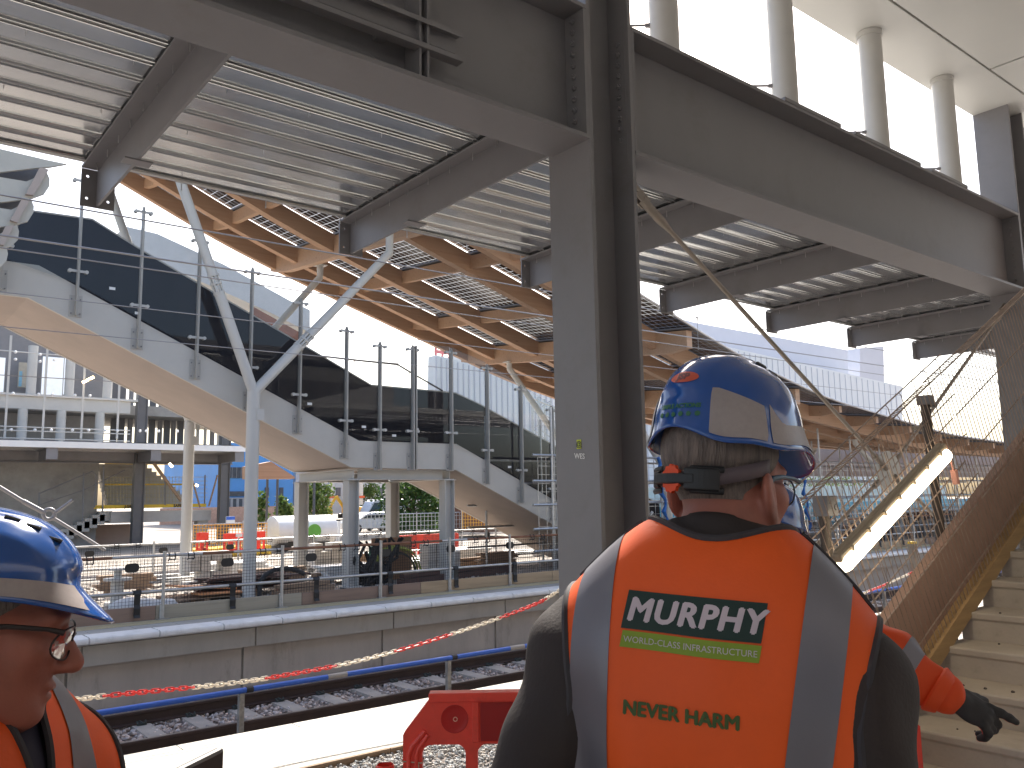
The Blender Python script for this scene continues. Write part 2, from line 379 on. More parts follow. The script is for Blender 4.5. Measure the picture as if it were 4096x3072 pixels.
# ---- slim round posts standing on the girder, carrying the white soffit
for i, x in enumerate((4.9, 6.55, 8.2, 9.85)):
    w_ = ['nearest the central column', 'second from the central column', 'third from the central column', 'nearest the dark right-hand column'][i]
    t = thing('tubular_post', (x, 4.10, GT), 'pale round steel post on the girder, '+w_, 'post', 'round posts on the girder')
    b = B(); b.tube([(x, 4.1, GT), (x, 4.1, 6.56)], 0.117, 28); b.build('tube', M['light_steel'], t, smooth=True)
    b = B(); b.lathe((x, 4.1, 6.5), [(0.1, 0), (0.128, 0.0), (0.128, 0.055), (0.1, 0.06)], 28); b.build('collar', M['light_steel'], t, smooth=True)
    b = B(); b.tube([(x-0.05, 4.13, 5.46), (x-0.50, 4.49, 5.46)], 0.011, 8); b.tube([(x-0.07, 4.15, 5.46), (x-0.12, 4.19, 5.46)], 0.02, 8); b.build('cable_arm', M['steel'], t, smooth=True)
m_soff = mat('soffit_panel', (0.62, 0.62, 0.59), 0.45, var=0.03, scale=0.6)
SOF = [('soffit_panel', -12, 12.1, 3.672, 4.31, 'narrow white soffit strip above the round posts'), ('soffit_panel', -12, 10.05, -7.5, 3.648, 'large white soffit panel at the upper right corner'),
       ('soffit_panel', 10.085, 18, 0.5, 3.648, 'white soffit panel over the dark right-hand column')]
for nm, x0, x1, y0, y1, lb in SOF:
    b = B(); b.box(x0, x1, y0, y1, 6.56, 6.60); b.build(nm, m_soff, label=lb, cat='soffit panel', group='soffit panels overhead', bevel=0.004)
b = B(); b.box(-12, 18, -7.5, 4.3, 6.72, 7.05); b.build('canopy_roof', M['steel_dk'], label='dark roof slab above the white soffit panels', cat='roof')
b = B(); b.box(-14, 24, -9.3, -9.0, 0, 8.2); cw = b.build('added_back_wall', mat('added_back_wall', (0.30,0.29,0.28), 0.8, var=0.08), label='unseen grey wall added behind the camera to darken reflections and girder webs', cat='wall')  # unseen wall, added to block sky light from behind and darken reflections
b = B()
for k in range(9): b.box(-12.5+3.6*k, -10.4+3.6*k, -9.0, -8.97, 0, 2.6)
b.build('added_doorway', M['steel_dk'], cw)
# ================================================================== PLATFORMS AND TRACK
m_pave = mat('pale_paving', (0.46, 0.44, 0.40), 0.8, var=0.06, scale=5, bump=0.05, bscale=90, dirt=((0.42,0.38,0.33), 0.5, 3))
m_grav = mat('gravel_stone', (0.36, 0.35, 0.34), 0.85, var=0.55, scale=45)
m_ball = mat('ballast_stone', (0.50, 0.42, 0.385), 0.85, var=0.5, scale=16)
m_bed = mat('ballast_bed', (0.25, 0.21, 0.19), 0.95, var=0.5, scale=22, bump=0.8, bscale=25)
m_rail = mat('rail_steel', (0.06, 0.036, 0.029), 0.6, metal=0.2, var=0.2, scale=4)
m_railtop = mat('rail_head_polish', (0.34, 0.31, 0.3), 0.35, metal=0.8, var=0.1)
m_sleep = mat('sleeper_concrete', (0.45, 0.40, 0.36), 0.85, var=0.12, scale=6, bump=0.1)
b = B(); b.box(-500, 500, -400, 900, -1.6, -1.35); b.build('ground', mat('site_ground', (0.36, 0.31, 0.26), 0.95, var=0.25, scale=0.6, bump=0.4, bscale=8), kind='structure')
# near platform: slab under our feet, gravel margin, paved edge strip with grooves
b = B(); b.box(-20, 70, -14, 4.3, -1.35, 0.0); b.box(3.97, 70, 4.3, 4.95, -1.35, 0.0); b.build('platform', mat('platform_slab', (0.42,0.40,0.37), 0.85, var=0.1, bump=0.08, dirt=((0.3,0.27,0.24),0.4,1.5)), kind='structure')
b = B(); b.box(-20, 3.965, 4.304, 5.43, -1.35, -0.03); b.box(3.965, 70, 4.954, 5.43, -1.35, -0.03); b.build('gravel_base', m_bed, kind='structure')
b = B()
x = -20.0; k = 0
while x < 70:
    b.box(x+0.006, x+2.694, 5.47, 6.40, -0.30, 0.0); b.box(x+0.006, x+2.694, 6.409, 6.465, -0.30, 0.0); x += 2.7
x = -20.4
while x < 70: b.box(x+0.004, x+0.896, 6.474, 6.62, -0.14, 0.0); x += 0.9
b.box(-20, 70, 5.46, 6.60, -1.35, -0.31)
b.build('paving', m_pave, kind='structure')
b = B(); b.box(-6, 3.2, 5.43, 5.46, -0.05, 0.02); b.box(3.21, 9, 5.43, 5.46, -0.05, 0.018); b.build('edging_board', mat('edging_timber', (0.28,0.19,0.12), 0.8, var=0.25, stretch=(0.4,8,8)), label='thin timber board along the gravel beside the white paving', cat='board')
# ---- loose stone
def rocks(name, n, xr, yr, z, smin, smax, mt, dens=None, kind='stuff', seed=3, depth=0.03):
    r = np.random.default_rng(seed)
    t = (1+5**0.5)/2
    ic = np.array([(-1,t,0),(1,t,0),(-1,-t,0),(1,-t,0),(0,-1,t),(0,1,t),(0,-1,-t),(0,1,-t),(t,0,-1),(t,0,1),(-t,0,-1),(-t,0,1)], float); ic /= np.linalg.norm(ic[0])
    fc = np.array([(0,11,5),(0,5,1),(0,1,7),(0,7,10),(0,10,11),(1,5,9),(5,11,4),(11,10,2),(10,7,6),(7,1,8),(3,9,4),(3,4,2),(3,2,6),(3,6,8),(3,8,9),(4,9,5),(2,4,11),(6,2,10),(8,6,7),(9,8,1)])
    x = r.uniform(*xr, n) if dens is None else xr[0]+(xr[1]-xr[0])*r.uniform(0, 1, n)**dens
    y = r.uniform(*yr, n); s = r.uniform(smin, smax, n)
    zz = (z(x, y) if callable(z) else np.full(n, z))+r.uniform(-depth, 0.3*depth, n)
    V = ic[None]*r.uniform(0.6, 1.25, (n, 12, 1))*s[:, None, None]*r.uniform(0.6, 1.2, (n, 1, 3))
    a = r.uniform(0, 6.28, n); c, sn = np.cos(a)[:, None], np.sin(a)[:, None]
    X = V[..., 0]*c-V[..., 1]*sn+x[:, None]; Y = V[..., 0]*sn+V[..., 1]*c+y[:, None]; Z = V[..., 2]*0.85+zz[:, None]
    W = np.stack([X, Y, Z], -1).reshape(-1, 3); F = (fc[None]+12*np.arange(n)[:, None, None]).reshape(-1, 3)
    me = bpy.data.meshes.new(name); me.vertices.add(len(W)); me.vertices.foreach_set('co', W.ravel()); me.loops.add(F.size); me.loops.foreach_set('vertex_index', F.ravel())
    me.polygons.add(len(F)); me.polygons.foreach_set('loop_start', np.arange(0, F.size, 3)); me.polygons.foreach_set('loop_total', np.full(len(F), 3)); me.update()
    # per-stone colour, so the stones differ as real ones do
    ca = me.color_attributes.new('stone', 'FLOAT_COLOR', 'POINT'); g = r.normal(1, 0.24, n).clip(0.4, 1.7); hue = r.uniform(-1, 1, n)
    colr = np.stack([g*(1+0.10*hue), g, g*(1-0.10*hue), np.ones(n)], -1); ca.data.foreach_set('color', np.repeat(colr, 12, 0).ravel())
    me.materials.append(mt); o = bpy.data.objects.new(name, me); COL.objects.link(o); return tag(o, kind=kind)
for mt in (m_grav, m_ball):
    t_ = mt.node_tree; p_ = t_.nodes['Principled BSDF']; src = p_.inputs['Base Color'].links[0].from_socket
    at = t_.nodes.new('ShaderNodeAttribute'); at.attribute_name = 'stone'; mm = t_.nodes.new('ShaderNodeMix'); mm.data_type = 'RGBA'; mm.blend_type = 'MULTIPLY'; mm.inputs['Factor'].default_value = 1
    t_.links.new(src, mm.inputs['A']); t_.links.new(at.outputs['Color'], mm.inputs['B']); t_.links.new(mm.outputs['Result'], p_.inputs['Base Color'])
rocks('gravel', 17000, (1.2, 7.5), (4.3, 5.43), lambda x, y: np.where((x > 3.95) & (y < 4.97), -0.2, -0.012), 0.008, 0.019, m_grav, seed=4, depth=0.015)
# ---- track bed, rails, sleepers
def bedz(x, y): return np.where(y > 12.66, -1.08, np.where(y > 10.0, -1.10, np.where(y > 9.0, -1.13, -1.12)))
b = B(); b.box(-30, 120, 6.60, 12.84, -1.35, -1.125); b.build('track_bed', m_bed, kind='structure')
rocks('ballast', 21000, (1.5, 26), (8.95, 12.84), lambda x, y: bedz(x, y), 0.018, 0.042, m_ball, dens=1.7, seed=5)
def rail(y, label):
    t = thing('rail', (20, y, -1.075), label, 'rail', 'running rails')
    z = -1.075; zt = -0.915
    pr = [(y-0.07, z), (y+0.07, z), (y+0.07, z+0.011), (y+0.012, z+0.028), (y+0.009, zt-0.045), (y+0.035, zt-0.035), (y+0.035, zt-0.006), (y+0.028, zt), (y-0.028, zt), (y-0.035, zt-0.006), (y-0.035, zt-0.035), (y-0.009, zt-0.045), (y-0.012, z+0.028), (y-0.07, z+0.011)]
    b = B(); b.prism(pr, 'x', -30, 120); b.build('rail_section', m_rail, t)
    b = B(); b.box(-30, 120, y-0.022, y+0.022, zt, zt+0.0015); b.build('running_surface', m_railtop, t)
rail(12.06, 'dark brown steel rail, the far one below the far platform wall'); rail(10.60, 'dark brown steel rail, the near one just beyond the white paving')
rail(8.79, 'steel rail of the hidden near track, its far rail'); rail(7.33, 'steel rail of the hidden near track, closest to our platform')
def sleeper(x, yc):
    t = thing('sleeper', (x, yc, -1.2), 'pale concrete railway sleeper lying in ballast, one of many alike', 'sleeper', 'concrete sleepers')
    b = B(); w0, w1 = 0.135, 0.112; y0, y1 = yc-1.25, yc+1.25
    b.add([(x-w0,y0,-1.24),(x+w0,y0,-1.24),(x+w0,y1,-1.24),(x-w0,y1,-1.24),(x-w1,y0+.02,-1.077),(x+w1,y0+.02,-1.077),(x+w1,y1-.02,-1.077),(x-w1,y1-.02,-1.077)],
          [(0,3,2,1),(4,5,6,7),(0,1,5,4),(1,2,6,5),(2,3,7,6),(3,0,4,7)])
    b.build('sleeper_body', m_sleep, t)
    for yr in (yc-0.73, yc+0.73):
        for s in (-1, 1):
            b = B(); y = yr+s*0.105
            b.tube([(x-0.05, y+s*0.03, -1.06), (x-0.06, y-s*0.02, -1.035), (x-0.02, y-s*0.03, -1.03), (x, y+s*0.05, -1.045), (x+0.03, y+s*0.05, -1.04), (x+0.05, y-s*0.02, -1.03), (x+0.045, y+s*0.01, -1.06)], 0.012, 5)
            b.box(x-0.055, x+0.055, y-0.03, y+0.03, -1.078, -1.056)
            b.build('rail_clip', mat('rail_clip_iron', (0.05,0.06,0.055), 0.6) if 'rail_clip_iron' not in bpy.data.materials else bpy.data.materials['rail_clip_iron'], t)
    return t
s0 = sleeper(4.6, 11.33)
for k in range(-5, 40):
    if k: copy_tree(s0, (4.6+0.628*k, 11.33, -1.2))
s1 = sleeper(4.3, 8.06)
s1['label'] = 'concrete sleeper under the hidden near track, one of many alike'; s1['group'] = 'sleepers of the near track'
for k in range(1, 22): copy_tree(s1, (4.3+0.65*k, 8.06, -1.2), group='sleepers of the near track')
# ---- far platform: wall of concrete panels, cantilever edge, white coping units, deck
b = B(); b.box(-30, 140, 12.86, 24, -1.35, -0.39); b.box(-30, 140, 12.74, 24, -0.39, -0.108)
b.build('platform', mat('far_platform_body', (0.33,0.31,0.28), 0.85, var=0.12, bump=0.1, dirt=((0.2,0.17,0.14),0.4,1.2)), kind='structure')
b = B(); x = -19.0
while x < 120: b.box(x+0.02, x+2.38, 12.835, 12.862, -1.34, -0.40); x += 2.4
b.build('wall_panels', M['conc_wall'], label='row of grey concrete panels below the far platform edge', cat='wall')
b = B(); x = -18.85
while x < 120: b.box(x+0.012, x+2.388, 12.715, 12.742, -0.385, -0.12); x += 2.4
b.build('edge_beam', mat('edge_beam_concrete', (0.43,0.39,0.34), 0.85, var=0.14, scale=1.2, stretch=(1,1,0.3), bump=0.1, dirt=((0.25,0.2,0.16),0.5,2)), label='paler concrete beam under the white platform coping', cat='beam')
m_cop = mat('coping_white', (0.86, 0.85, 0.835), 0.5, var=0.04, scale=4, dirt=((0.5,0.47,0.43),0.35,5))
def coping(x):
    b = B(); p = [(12.665, -0.10), (12.63, -0.095), (12.605, -0.075), (12.60, -0.05), (12.60, -0.03), (12.61, -0.012), (12.64, 0.0), (13.0, 0.0), (13.0, -0.10)]
    b.prism(p, 'x', x+0.009, x+0.893); return b.build('coping_stone', m_cop, org=(x, 12.8, -0.1), smooth=True)
c0 = coping(5.53); tag(c0, 'white bullnosed coping stone along the far platform edge, one of many alike', 'coping stone', 'white coping stones')
for k in range(-9, 60):
    if k:
        c = c0.copy(); COL.objects.link(c); c.location.x = 5.53+0.905*k
b = B(); x = -20.0
while x < 120:
    for y0, y1 in ((13.008, 13.40), (13.41, 13.80), (13.81, 14.6), (14.61, 15.4)): b.box(x+0.003, x+0.60, y0, y1, -0.105, -0.001)
    x += 0.603
b.build('platform_paving', mat('far_paving', (0.42,0.40,0.37), 0.85, var=0.12, scale=2.2, bump=0.05, dirt=((0.3,0.27,0.24),0.4,2)), kind='structure')
b = B(); x = -20
while x < 60:
    for j in range(6):
        for i in range(3): pass
    x += 1
b.box(-20, 120, 13.42, 13.79, -0.004, 0.004); b.build('tactile_strip', mat('tactile_buff', (0.52,0.44,0.27), 0.85, var=0.18, scale=30), kind='structure')
b = B(); b.box(-30, 140, 15.4, 24, -0.108, -0.02); b.build('dirt_surface', mat('site_dirt', (0.30,0.265,0.23), 0.95, var=0.2, scale=1.2, bump=0.5, bscale=12, dirt=((0.38,0.33,0.28),0.6,1.8)), kind='structure')
# ---- blue track safety barrier between the tracks
t = thing('safety_barrier', (8, 9.8, -1.12), 'blue tube rail on short grey posts beside the track', 'barrier')
YB = 9.8
m_blue = mat('blue_fibreglass', (0.035, 0.13, 0.55), 0.4, var=0.08, scale=6, dirt=((0.15,0.22,0.45),0.3,9))
z_b = -0.375
b = B(); b.tube([(-8, YB, z_b), (40, YB, z_b)], 0.031, 14); b.build('tube_rail', m_blue, t, smooth=True)
for x in [-1.9, 0.95, 3.82, 6.68, 9.6, 12.5, 15.4, 18.3, 21.2]:
    b = B(); b.box(x-0.026, x+0.026, YB-0.026, YB+0.026, -1.12, z_b-0.032); b.box(x-0.034, x-0.018, YB-0.03, YB+0.03, -1.05, z_b-0.05); b.build('post', mat('barrier_post', (0.36,0.34,0.31), 0.6, metal=0.4, var=0.3, scale=12) if 'barrier_post' not in bpy.data.materials else bpy.data.materials['barrier_post'], t)
    b = B(); b.tube([(x+0.05, YB, z_b), (x+0.13, YB, z_b)], 0.037, 12); b.build('clip', M['black'], t, smooth=True)
for x in (5.05, 7.9, 10.9, 14.2):
    b = B(); b.tube([(x-0.16, YB, z_b), (x+0.1, YB, z_b)], 0.0335, 12); b.build('tape_wrap', mat('tape_grey', (0.36,0.33,0.30), 0.6) if 'tape_grey' not in bpy.data.materials else bpy.data.materials['tape_grey'], t, smooth=True)
# ---- red and white plastic chain
def chain(pts, label, first=0.0, run=0.53, pitch=0.041):
    P = [Vector(p) for p in pts]; d = [0]
    for i in range(1, len(P)): d.append(d[-1]+(P[i]-P[i-1]).length)
    def at(s):
        i = max(0, min(len(P)-2, int(np.searchsorted(d, s))-1)); u = (s-d[i])/(d[i+1]-d[i])
        p0, p1 = P[max(i-1, 0)], P[min(i+2, len(P)-1)]; a, c = P[i], P[i+1]
        return 0.5*((2*a)+(c-p0)*u+(2*p0-5*a+4*c-p1)*u*u+(3*a-p0-3*c+p1)*u**3)
    b = B(); s = 0.0; k = 0
    while s < d[-1]-0.06:
        a, c = at(s), at(s+0.056); x = (c-a).normalized(); u = Vector((0,0,1)); y = u.cross(x).normalized(); zz = x.cross(y)
        q = (zz if k % 2 == 0 else y); mid = (a+c)/2; loop = []
        hl, hw = 0.0185, 0.0125
        for j in range(14):
            an = 2*math.pi*j/14; loop.append(mid+x*(hl*(1 if math.cos(an) > 0 else -1)+hw*math.cos(an))*1.0+q*(hw*math.sin(an)))
        loop.append(loop[0]); b.cur = int(((s+first)//run) % 2)
        b.tube(loop, 0.0052, 6, cap=False); s += pitch; k += 1
    o = b.build('barrier_chain', [mat('chain_white', (0.82,0.74,0.62), 0.5) if 'chain_white' not in bpy.data.materials else bpy.data.materials['chain_white'], mat('chain_red', (0.74,0.035,0.03), 0.45) if 'chain_red' not in bpy.data.materials else bpy.data.materials['chain_red']], smooth=True)
    return tag(o, label, 'chain')
YC = 6.0
PC = [px(*s, 'y', YC) for s in ((205,2806),(500,2775),(900,2736),(1120,2704),(1378,2656),(1585,2604),(1798,2539),(1972,2481),(2140,2417),(2195,2388))]
PC = [Vector((0.2, YC, 0.75)), Vector((0.7, YC, 0.63))]+PC+[Vector((5.55, YC, 0.98))]
chain(PC, 'red and white plastic chain sagging in front of the track, left of the central column', first=0.33)
PR = [(6.2, YC, 0.9), (7.2, YC, 0.6), (8.4, YC, 0.40), (9.4, YC, 0.34)]+[px(*s, 'y', YC) for s in ((3390,2395),(3480,2363),(3560,2330),(3650,2290))]
chain(PR, 'red and white plastic chain seen through the stair mesh on the right', first=0.1)
chain([px(3668,2268,'y',YC), px(3705,2247,'y',YC), px(3740,2228,'y',YC), (14.2,YC,0.95)], 'short red piece of plastic chain beyond the yellow-topped post', first=0.53)
for x, lb in ((0.2, 'hidden behind the left man'), (5.75, 'hidden behind the central column'), (px(3655,2250,'y',YC).x, 'standing behind the stair mesh')):
    t = thing('chain_post', (x, YC, 0), 'grey post with a yellow top holding the plastic chain, '+lb, 'post', 'posts of the plastic chain')
    b = B(); b.box(x-0.05, x+0.05, YC-0.04, YC+0.04, 0, 1.02); b.build('stake', mat('post_timber', (0.25,0.22,0.19), 0.8, var=0.2) if 'post_timber' not in bpy.data.materials else bpy.data.materials['post_timber'], t)
    b = B(); b.box(x-0.052, x+0.052, YC-0.042, YC+0.042, 1.021, 1.05); b.build('cap', M['yellow'], t)
# ================================================================== EDGE FENCES ON THE FAR PLATFORM
m_board = [mat('toe_board_%s' % n, c, 0.85, var=0.2, scale=2.5, stretch=(0.35, 6, 6), bump=0.08, dirt=((0.2,0.13,0.1), 0.4, 2.5)) for n, c in (('brown', (0.30,0.21,0.165)), ('tan', (0.47,0.35,0.23)), ('grey', (0.40,0.36,0.29)))]
m_mesh = mat('black_mesh', (0.03, 0.03, 0.033), 0.55, var=0.1)
def mesh_panel(L=1.44, H=0.76, pitch=0.05, d=0.0042):
    """black welded-mesh panel with a number plate, two hooks and a strap; origin at its lower left corner"""
    p = thing('mesh_panel', (0, 0, 0)); ORG[p.name] = Vector((0,0,0))
    b = B(); n = int(L/pitch)
    for k in range(n+1): b.box(k*pitch-d/2, k*pitch+d/2, -d/2, d/2, 0, H)
    for k in range(int(H/pitch)+1): b.box(0, L, -d/2-0.0008, d/2-0.0008, k*pitch-d/2, k*pitch+d/2)
    return p, b
def fence(Y, zb, posts, label, x0, x1, rusty, name='edge_fence', toe=True, pl=1.5, zoff=0.0):
    t = thing(name, ((x0+x1)/2, Y, zb), label, 'fence')
    zt = zb+0.965
    p0 = None
    for x in posts:
        if p0 is None:
            b = B(); b.tube([(x, Y-0.03, zb+0.02), (x, Y-0.03, zb+1.03)], 0.027, 10); b.tube([(x-0.035, Y-0.04, zb+0.02), (x-0.035, Y-0.04, zb+0.24)], 0.016, 6)
            b.box(x-0.09, x+0.09, Y-0.12, Y+0.06, zb+0.001, zb+0.016); p0 = b.build('post', M['galv'], t, smooth=True); px0 = x
        else:
            c = p0.copy(); COL.objects.link(c); c.location.x = x-px0
    segs = [x0]+rusty+[x1]
    for i in range(len(segs)-1):
        b = B(); b.tube([(segs[i], Y, zt), (segs[i+1]-0.01, Y, zt)], 0.0242, 10); b.build('top_rail', M['rust'] if i % 2 == 0 and toe else M['galv'], t, smooth=True)
    b = B(); b.tube([(x0, Y-0.006, zb+0.43), (x1, Y-0.006, zb+0.43)], 0.0242, 10); b.build('middle_rail', M['galv'], t, smooth=True)
    if not toe:
        for h in (0.2, 0.66): b = B(); b.tube([(x0, Y-0.01, zb+h), (x1, Y-0.01, zb+h)], 0.022, 8); b.build('middle_rail', M['galv'], t, smooth=True)
    if toe:
        r = random.Random(3); x = x0; k = 0
        while x < x1:
            l = r.choice([2.4, 1.9, 2.9, 3.3]); e = min(x+l, x1)
            b = B(); b.box(x+0.004, e-0.004, Y-0.02, Y+0.018, zb+0.006, zb+0.215); b.build('toe_board', m_board[[0, 1, 1, 0, 2][k % 5]], t, bevel=0.003); x = e; k += 1
    first = None; x = x0+0.1
    while x < x1-1.4 and x < 45:
        if first is None:
            L, H = 1.44, 0.72; b = B()
            n = int(L/0.05)
            z0 = zb+0.20
            for k in range(n+1): b.box(x+k*0.05-0.0024, x+k*0.05+0.0024, Y+0.03, Y+0.0345, z0, z0+H)
            for k in range(15): b.box(x, x+1.4, Y+0.0255, Y+0.0298, z0+k*0.05-0.0024, z0+k*0.05+0.0024)
            first = b.build('mesh_panel', m_mesh, t); xf = x
            b = B(); ov = []
            for k in range(20):
                a = 2*math.pi*k/20; ov.append((x+0.72+(0.045 if math.cos(a) > 0 else -0.045)+0.062*math.cos(a), z0+0.60+0.07*math.sin(a)))
            b.prism(ov, 'y', Y+0.018, Y+0.0245); b.build('number_plate', M['black'], first)
            b = B()
            for hx in (x+0.12, x+1.30):
                for q in (-0.045, 0.045): b.tube([(hx+q, Y+0.03, z0+0.68), (hx+q, Y-0.03, z0+0.70), (hx+q, Y-0.03, zt+0.005), (hx+q, Y, zt+0.034), (hx+q, Y+0.03, zt+0.01)], 0.0085, 6)
                b.tube([(hx-0.045, Y-0.03, z0+0.70), (hx+0.045, Y-0.03, z0+0.70)], 0.0085, 6); b.tube([(hx-0.045, Y-0.03, z0+0.745), (hx+0.045, Y-0.03, z0+0.745)], 0.007, 6)
            b.build('hook', M['black'], first)
            b = B(); xs = x+0.80
            pr = [(-0.034, 0.45), (-0.05, 0.41), (-0.035, 0.33), (-0.034, 0.25), (-0.055, 0.20), (-0.05, 0.10), (-0.07, 0.06)]
            b.loft([[(xs-0.045, Y+q[0], zb+q[1]), (xs+0.045, Y+q[0], zb+q[1]), (xs+0.045, Y+q[0]+0.014, zb+q[1]), (xs-0.045, Y+q[0]+0.014, zb+q[1])] for q in pr]); b.tube([(xs-0.06, Y, zb+0.43), (xs+0.06, Y, zb+0.43)], 0.037, 8)
            if toe: b.build('strap', M['black'], first)
        else:
            c = copy_tree(first); c.parent = t; c.location.x = x-xf
        x += pl
    return t
FP = [-3.6, -1.7, 0.2, 2.15, 4.10, 6.03, 7.93, 9.46, 10.95]+[12.5+1.55*k for k in range(26)]
fence(13.84, 0.0, FP, 'black mesh edge fence with timber toe boards along the front of the far platform', -6, 55, [3.35, 4.7, 5.2, 6.05, 9.3, 9.9, 14.5, 16, 22, 24], pl=1.47)
fence(21.8, -0.16, [-2.2+2.1*k for k in range(22)], 'second mesh fence with a bright white rail at the back of the far platform', -6, 45, [], toe=False, pl=1.66)
# ================================================================== FOOTBRIDGE STAIRS
SA, SBk = 15.80, 18.64
topz = [(-6, 5.80), (2.45, 5.80), (8.54, 3.01), (11.03, 3.01), (17.6, 0.07)]
botz = [(-6, 5.22), (2.32, 5.22), (8.36, 2.45), (11.02, 2.42), (16.2, 0.07)]
iz = lambda prof, x: float(np.interp(x, [p[0] for p in prof], [p[1] for p in prof]))
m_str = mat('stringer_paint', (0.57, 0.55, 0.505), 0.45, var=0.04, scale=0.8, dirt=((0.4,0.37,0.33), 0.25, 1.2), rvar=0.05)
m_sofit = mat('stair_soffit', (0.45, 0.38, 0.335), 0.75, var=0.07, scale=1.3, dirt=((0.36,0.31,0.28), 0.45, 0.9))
st = thing('footbridge_stairs', (8, 17, 0), 'long pale steel footbridge staircase with glass sides and a dark rear panel', 'staircase')
b = B(); b.prism(topz+botz[::-1], 'y', SA, SA+0.06); b.build('stringer', m_str, st, bevel=0.004)
b = B(); b.prism(topz+botz[::-1], 'y', SBk-0.06, SBk); b.build('stringer', m_str, st)
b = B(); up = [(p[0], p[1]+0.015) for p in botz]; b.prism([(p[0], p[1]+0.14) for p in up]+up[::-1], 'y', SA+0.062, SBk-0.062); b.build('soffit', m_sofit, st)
b = B(); x, z = 2.45, 5.62
for x0, z0, n in ((2.45, 5.64, 17), (11.03, 2.85, 17)):
    for k in range(n):
        b.box(x0+k*0.358, x0+(k+1)*0.358, SA+0.07, SBk-0.07, z0-(k+1)*0.164-0.05, z0-(k+1)*0.164)
b.box(8.54, 11.02, SA+0.07, SBk-0.07, 2.76, 2.85); b.box(-6, 2.44, SA+0.07, SBk-0.07, 5.56, 5.64)
b.build('treads', M['conc'], st)
# dark panel on the far side, its top following the flight
m_dark = mat('dark_parapet', (0.030, 0.027, 0.034), 0.4, spec=0.12, var=0.15, scale=1.5, stretch=(1.5, 1, 0.3), rvar=0.06)
tp = [px(*s, 'y', SBk-0.07) for s in ((-350, 860), (133, 848), (368, 881), (583, 1015), (1000, 1259), (1184, 1367), (1483, 1543), (1820, 1574), (1924, 1623), (2225, 1790))]
tp.append(tp[-1]+(tp[-1]-tp[-2])*1.6)
prof = [(p.x, p.z) for p in tp]; b = B(); b.prism(prof+[(p.x, max(0.05, iz(botz, p.x)+0.2)) for p in reversed(tp)], 'y', SBk-0.10, SBk-0.065); b.build('rear_panel', m_dark, st)
b = B(); b.tube([p+Vector((0, -0.02, 0.012)) for p in tp], 0.022, 8); b.build('rear_cap_rail', M['light_steel'], st, smooth=True)
# posts with glass clamps
m_post = mat('baluster_paint', (0.40, 0.385, 0.35), 0.45, var=0.06)
PO = [((326, 700), (312, 1262)), ((570, 825), (558, 1392)), ((803, 944), (783, 1512)), ((1010, 1068), (998, 1640)), ((1203, 1192), (1197, 1732)), ((1384, 1304), (1387, 1832)),
      ((1516, 1365), (1523, 1878)), ((1648, 1379), (1655, 1878)), ((1803, 1392), (1808, 1880)), ((1943, 1455), (1957, 1935)), ((2079, 1540), (2093, 2010))]
tops = []
for (a, c) in PO:
    T, Bm = px(*a, 'y', 15.72), px(*c, 'y', 15.72); x = (T.x+Bm.x)/2; tops.append((x, T.z, Bm.z))
tops = [(-1.3, 7.2, 5.26), (0.35, 7.2, 5.26), (1.9, 7.2, 5.28)]+tops+[(tops[-1][0]+1.0, tops[-1][1]-0.45, tops[-1][2]-0.45), (tops[-1][0]+2.0, tops[-1][1]-0.9, tops[-1][2]-0.9)]
m_plate = mat('base_plate_paint', (0.47, 0.455, 0.42), 0.45, var=0.05)
for i, (x, zt, z0) in enumerate(tops):
    b = B(); w2 = 0.016
    b.add([(x-w2, 15.66, z0), (x+w2, 15.66, z0), (x+w2, 15.785, z0), (x-w2, 15.785, z0), (x-w2, 15.72, zt), (x+w2, 15.72, zt), (x+w2, 15.785, zt-0.06), (x-w2, 15.785, zt-0.06),
           (x-w2, 15.66, zt-0.10), (x+w2, 15.66, zt-0.10)],
          [(0,3,2,1), (0,1,9,8), (8,9,5,4), (1,2,6,5,9), (2,3,7,6), (3,0,8,4,7), (4,5,6,7)])
    if i == 10: b.box(x+0.05, x+0.082, 15.66, 15.785, z0, zt-0.02)
    po = b.build('post', m_post, st)
    zs = iz(topz, x)
    b = B(); zc = z0+0.17; b.box(x-0.105, x+0.105, 15.785, 15.799, z0-0.02, z0+0.36); b.build('base_plate', m_plate, po, bevel=0.012)
    b = B()
    for q in (-0.07, 0.07):
        for h in (0.04, 0.29): b.tube([(x+q, 15.784, z0+h), (x+q, 15.768, z0+h)], 0.013, 8)
    b.build('bolts', M['steel'], po)
    b = B()
    for zc in (zs+0.24, zt-0.11):
        b.box(x-0.13, x+0.13, 15.70, 15.715, zc-0.022, zc+0.022)
        for q in (-0.13, 0.13): b.tube([(x+q, 15.695, zc), (x+q, 15.775, zc)], 0.033, 10)
    b.build('glass_clamp', M['light_steel'], po, smooth=True)
m_glass = glass('balustrade_glass', alpha=0.94)
for i in range(len(tops)-1):
    (x0, t0, _), (x1, t1, _) = tops[i], tops[i+1]
    if x1 > 18: break
    a, c = x0+0.03, x1-0.03; u = lambda x: t0+(t1-t0)*(x-x0)/(x1-x0)
    b = B(); b.prism([(a, iz(topz, a)+0.02), (c, iz(topz, c)+0.02), (c, u(c)+0.03), (a, u(a)+0.03)], 'y', 15.735, 15.7351+0.011)
    b.build('glass_pane', m_glass, st)
# handrail on the landing side
b = B(); hp = [px(*s, 'y', SBk-0.2) for s in ((1290, 1425), (1420, 1440), (1590, 1458), (1640, 1488), (1770, 1563))]; b.tube(hp, 0.024, 8)
for p in hp[1:4]: b.tube([p, p+Vector((0, 0.1, -0.12))], 0.012, 6)
b.build('handrail', M['steel_dk'], st, smooth=True)
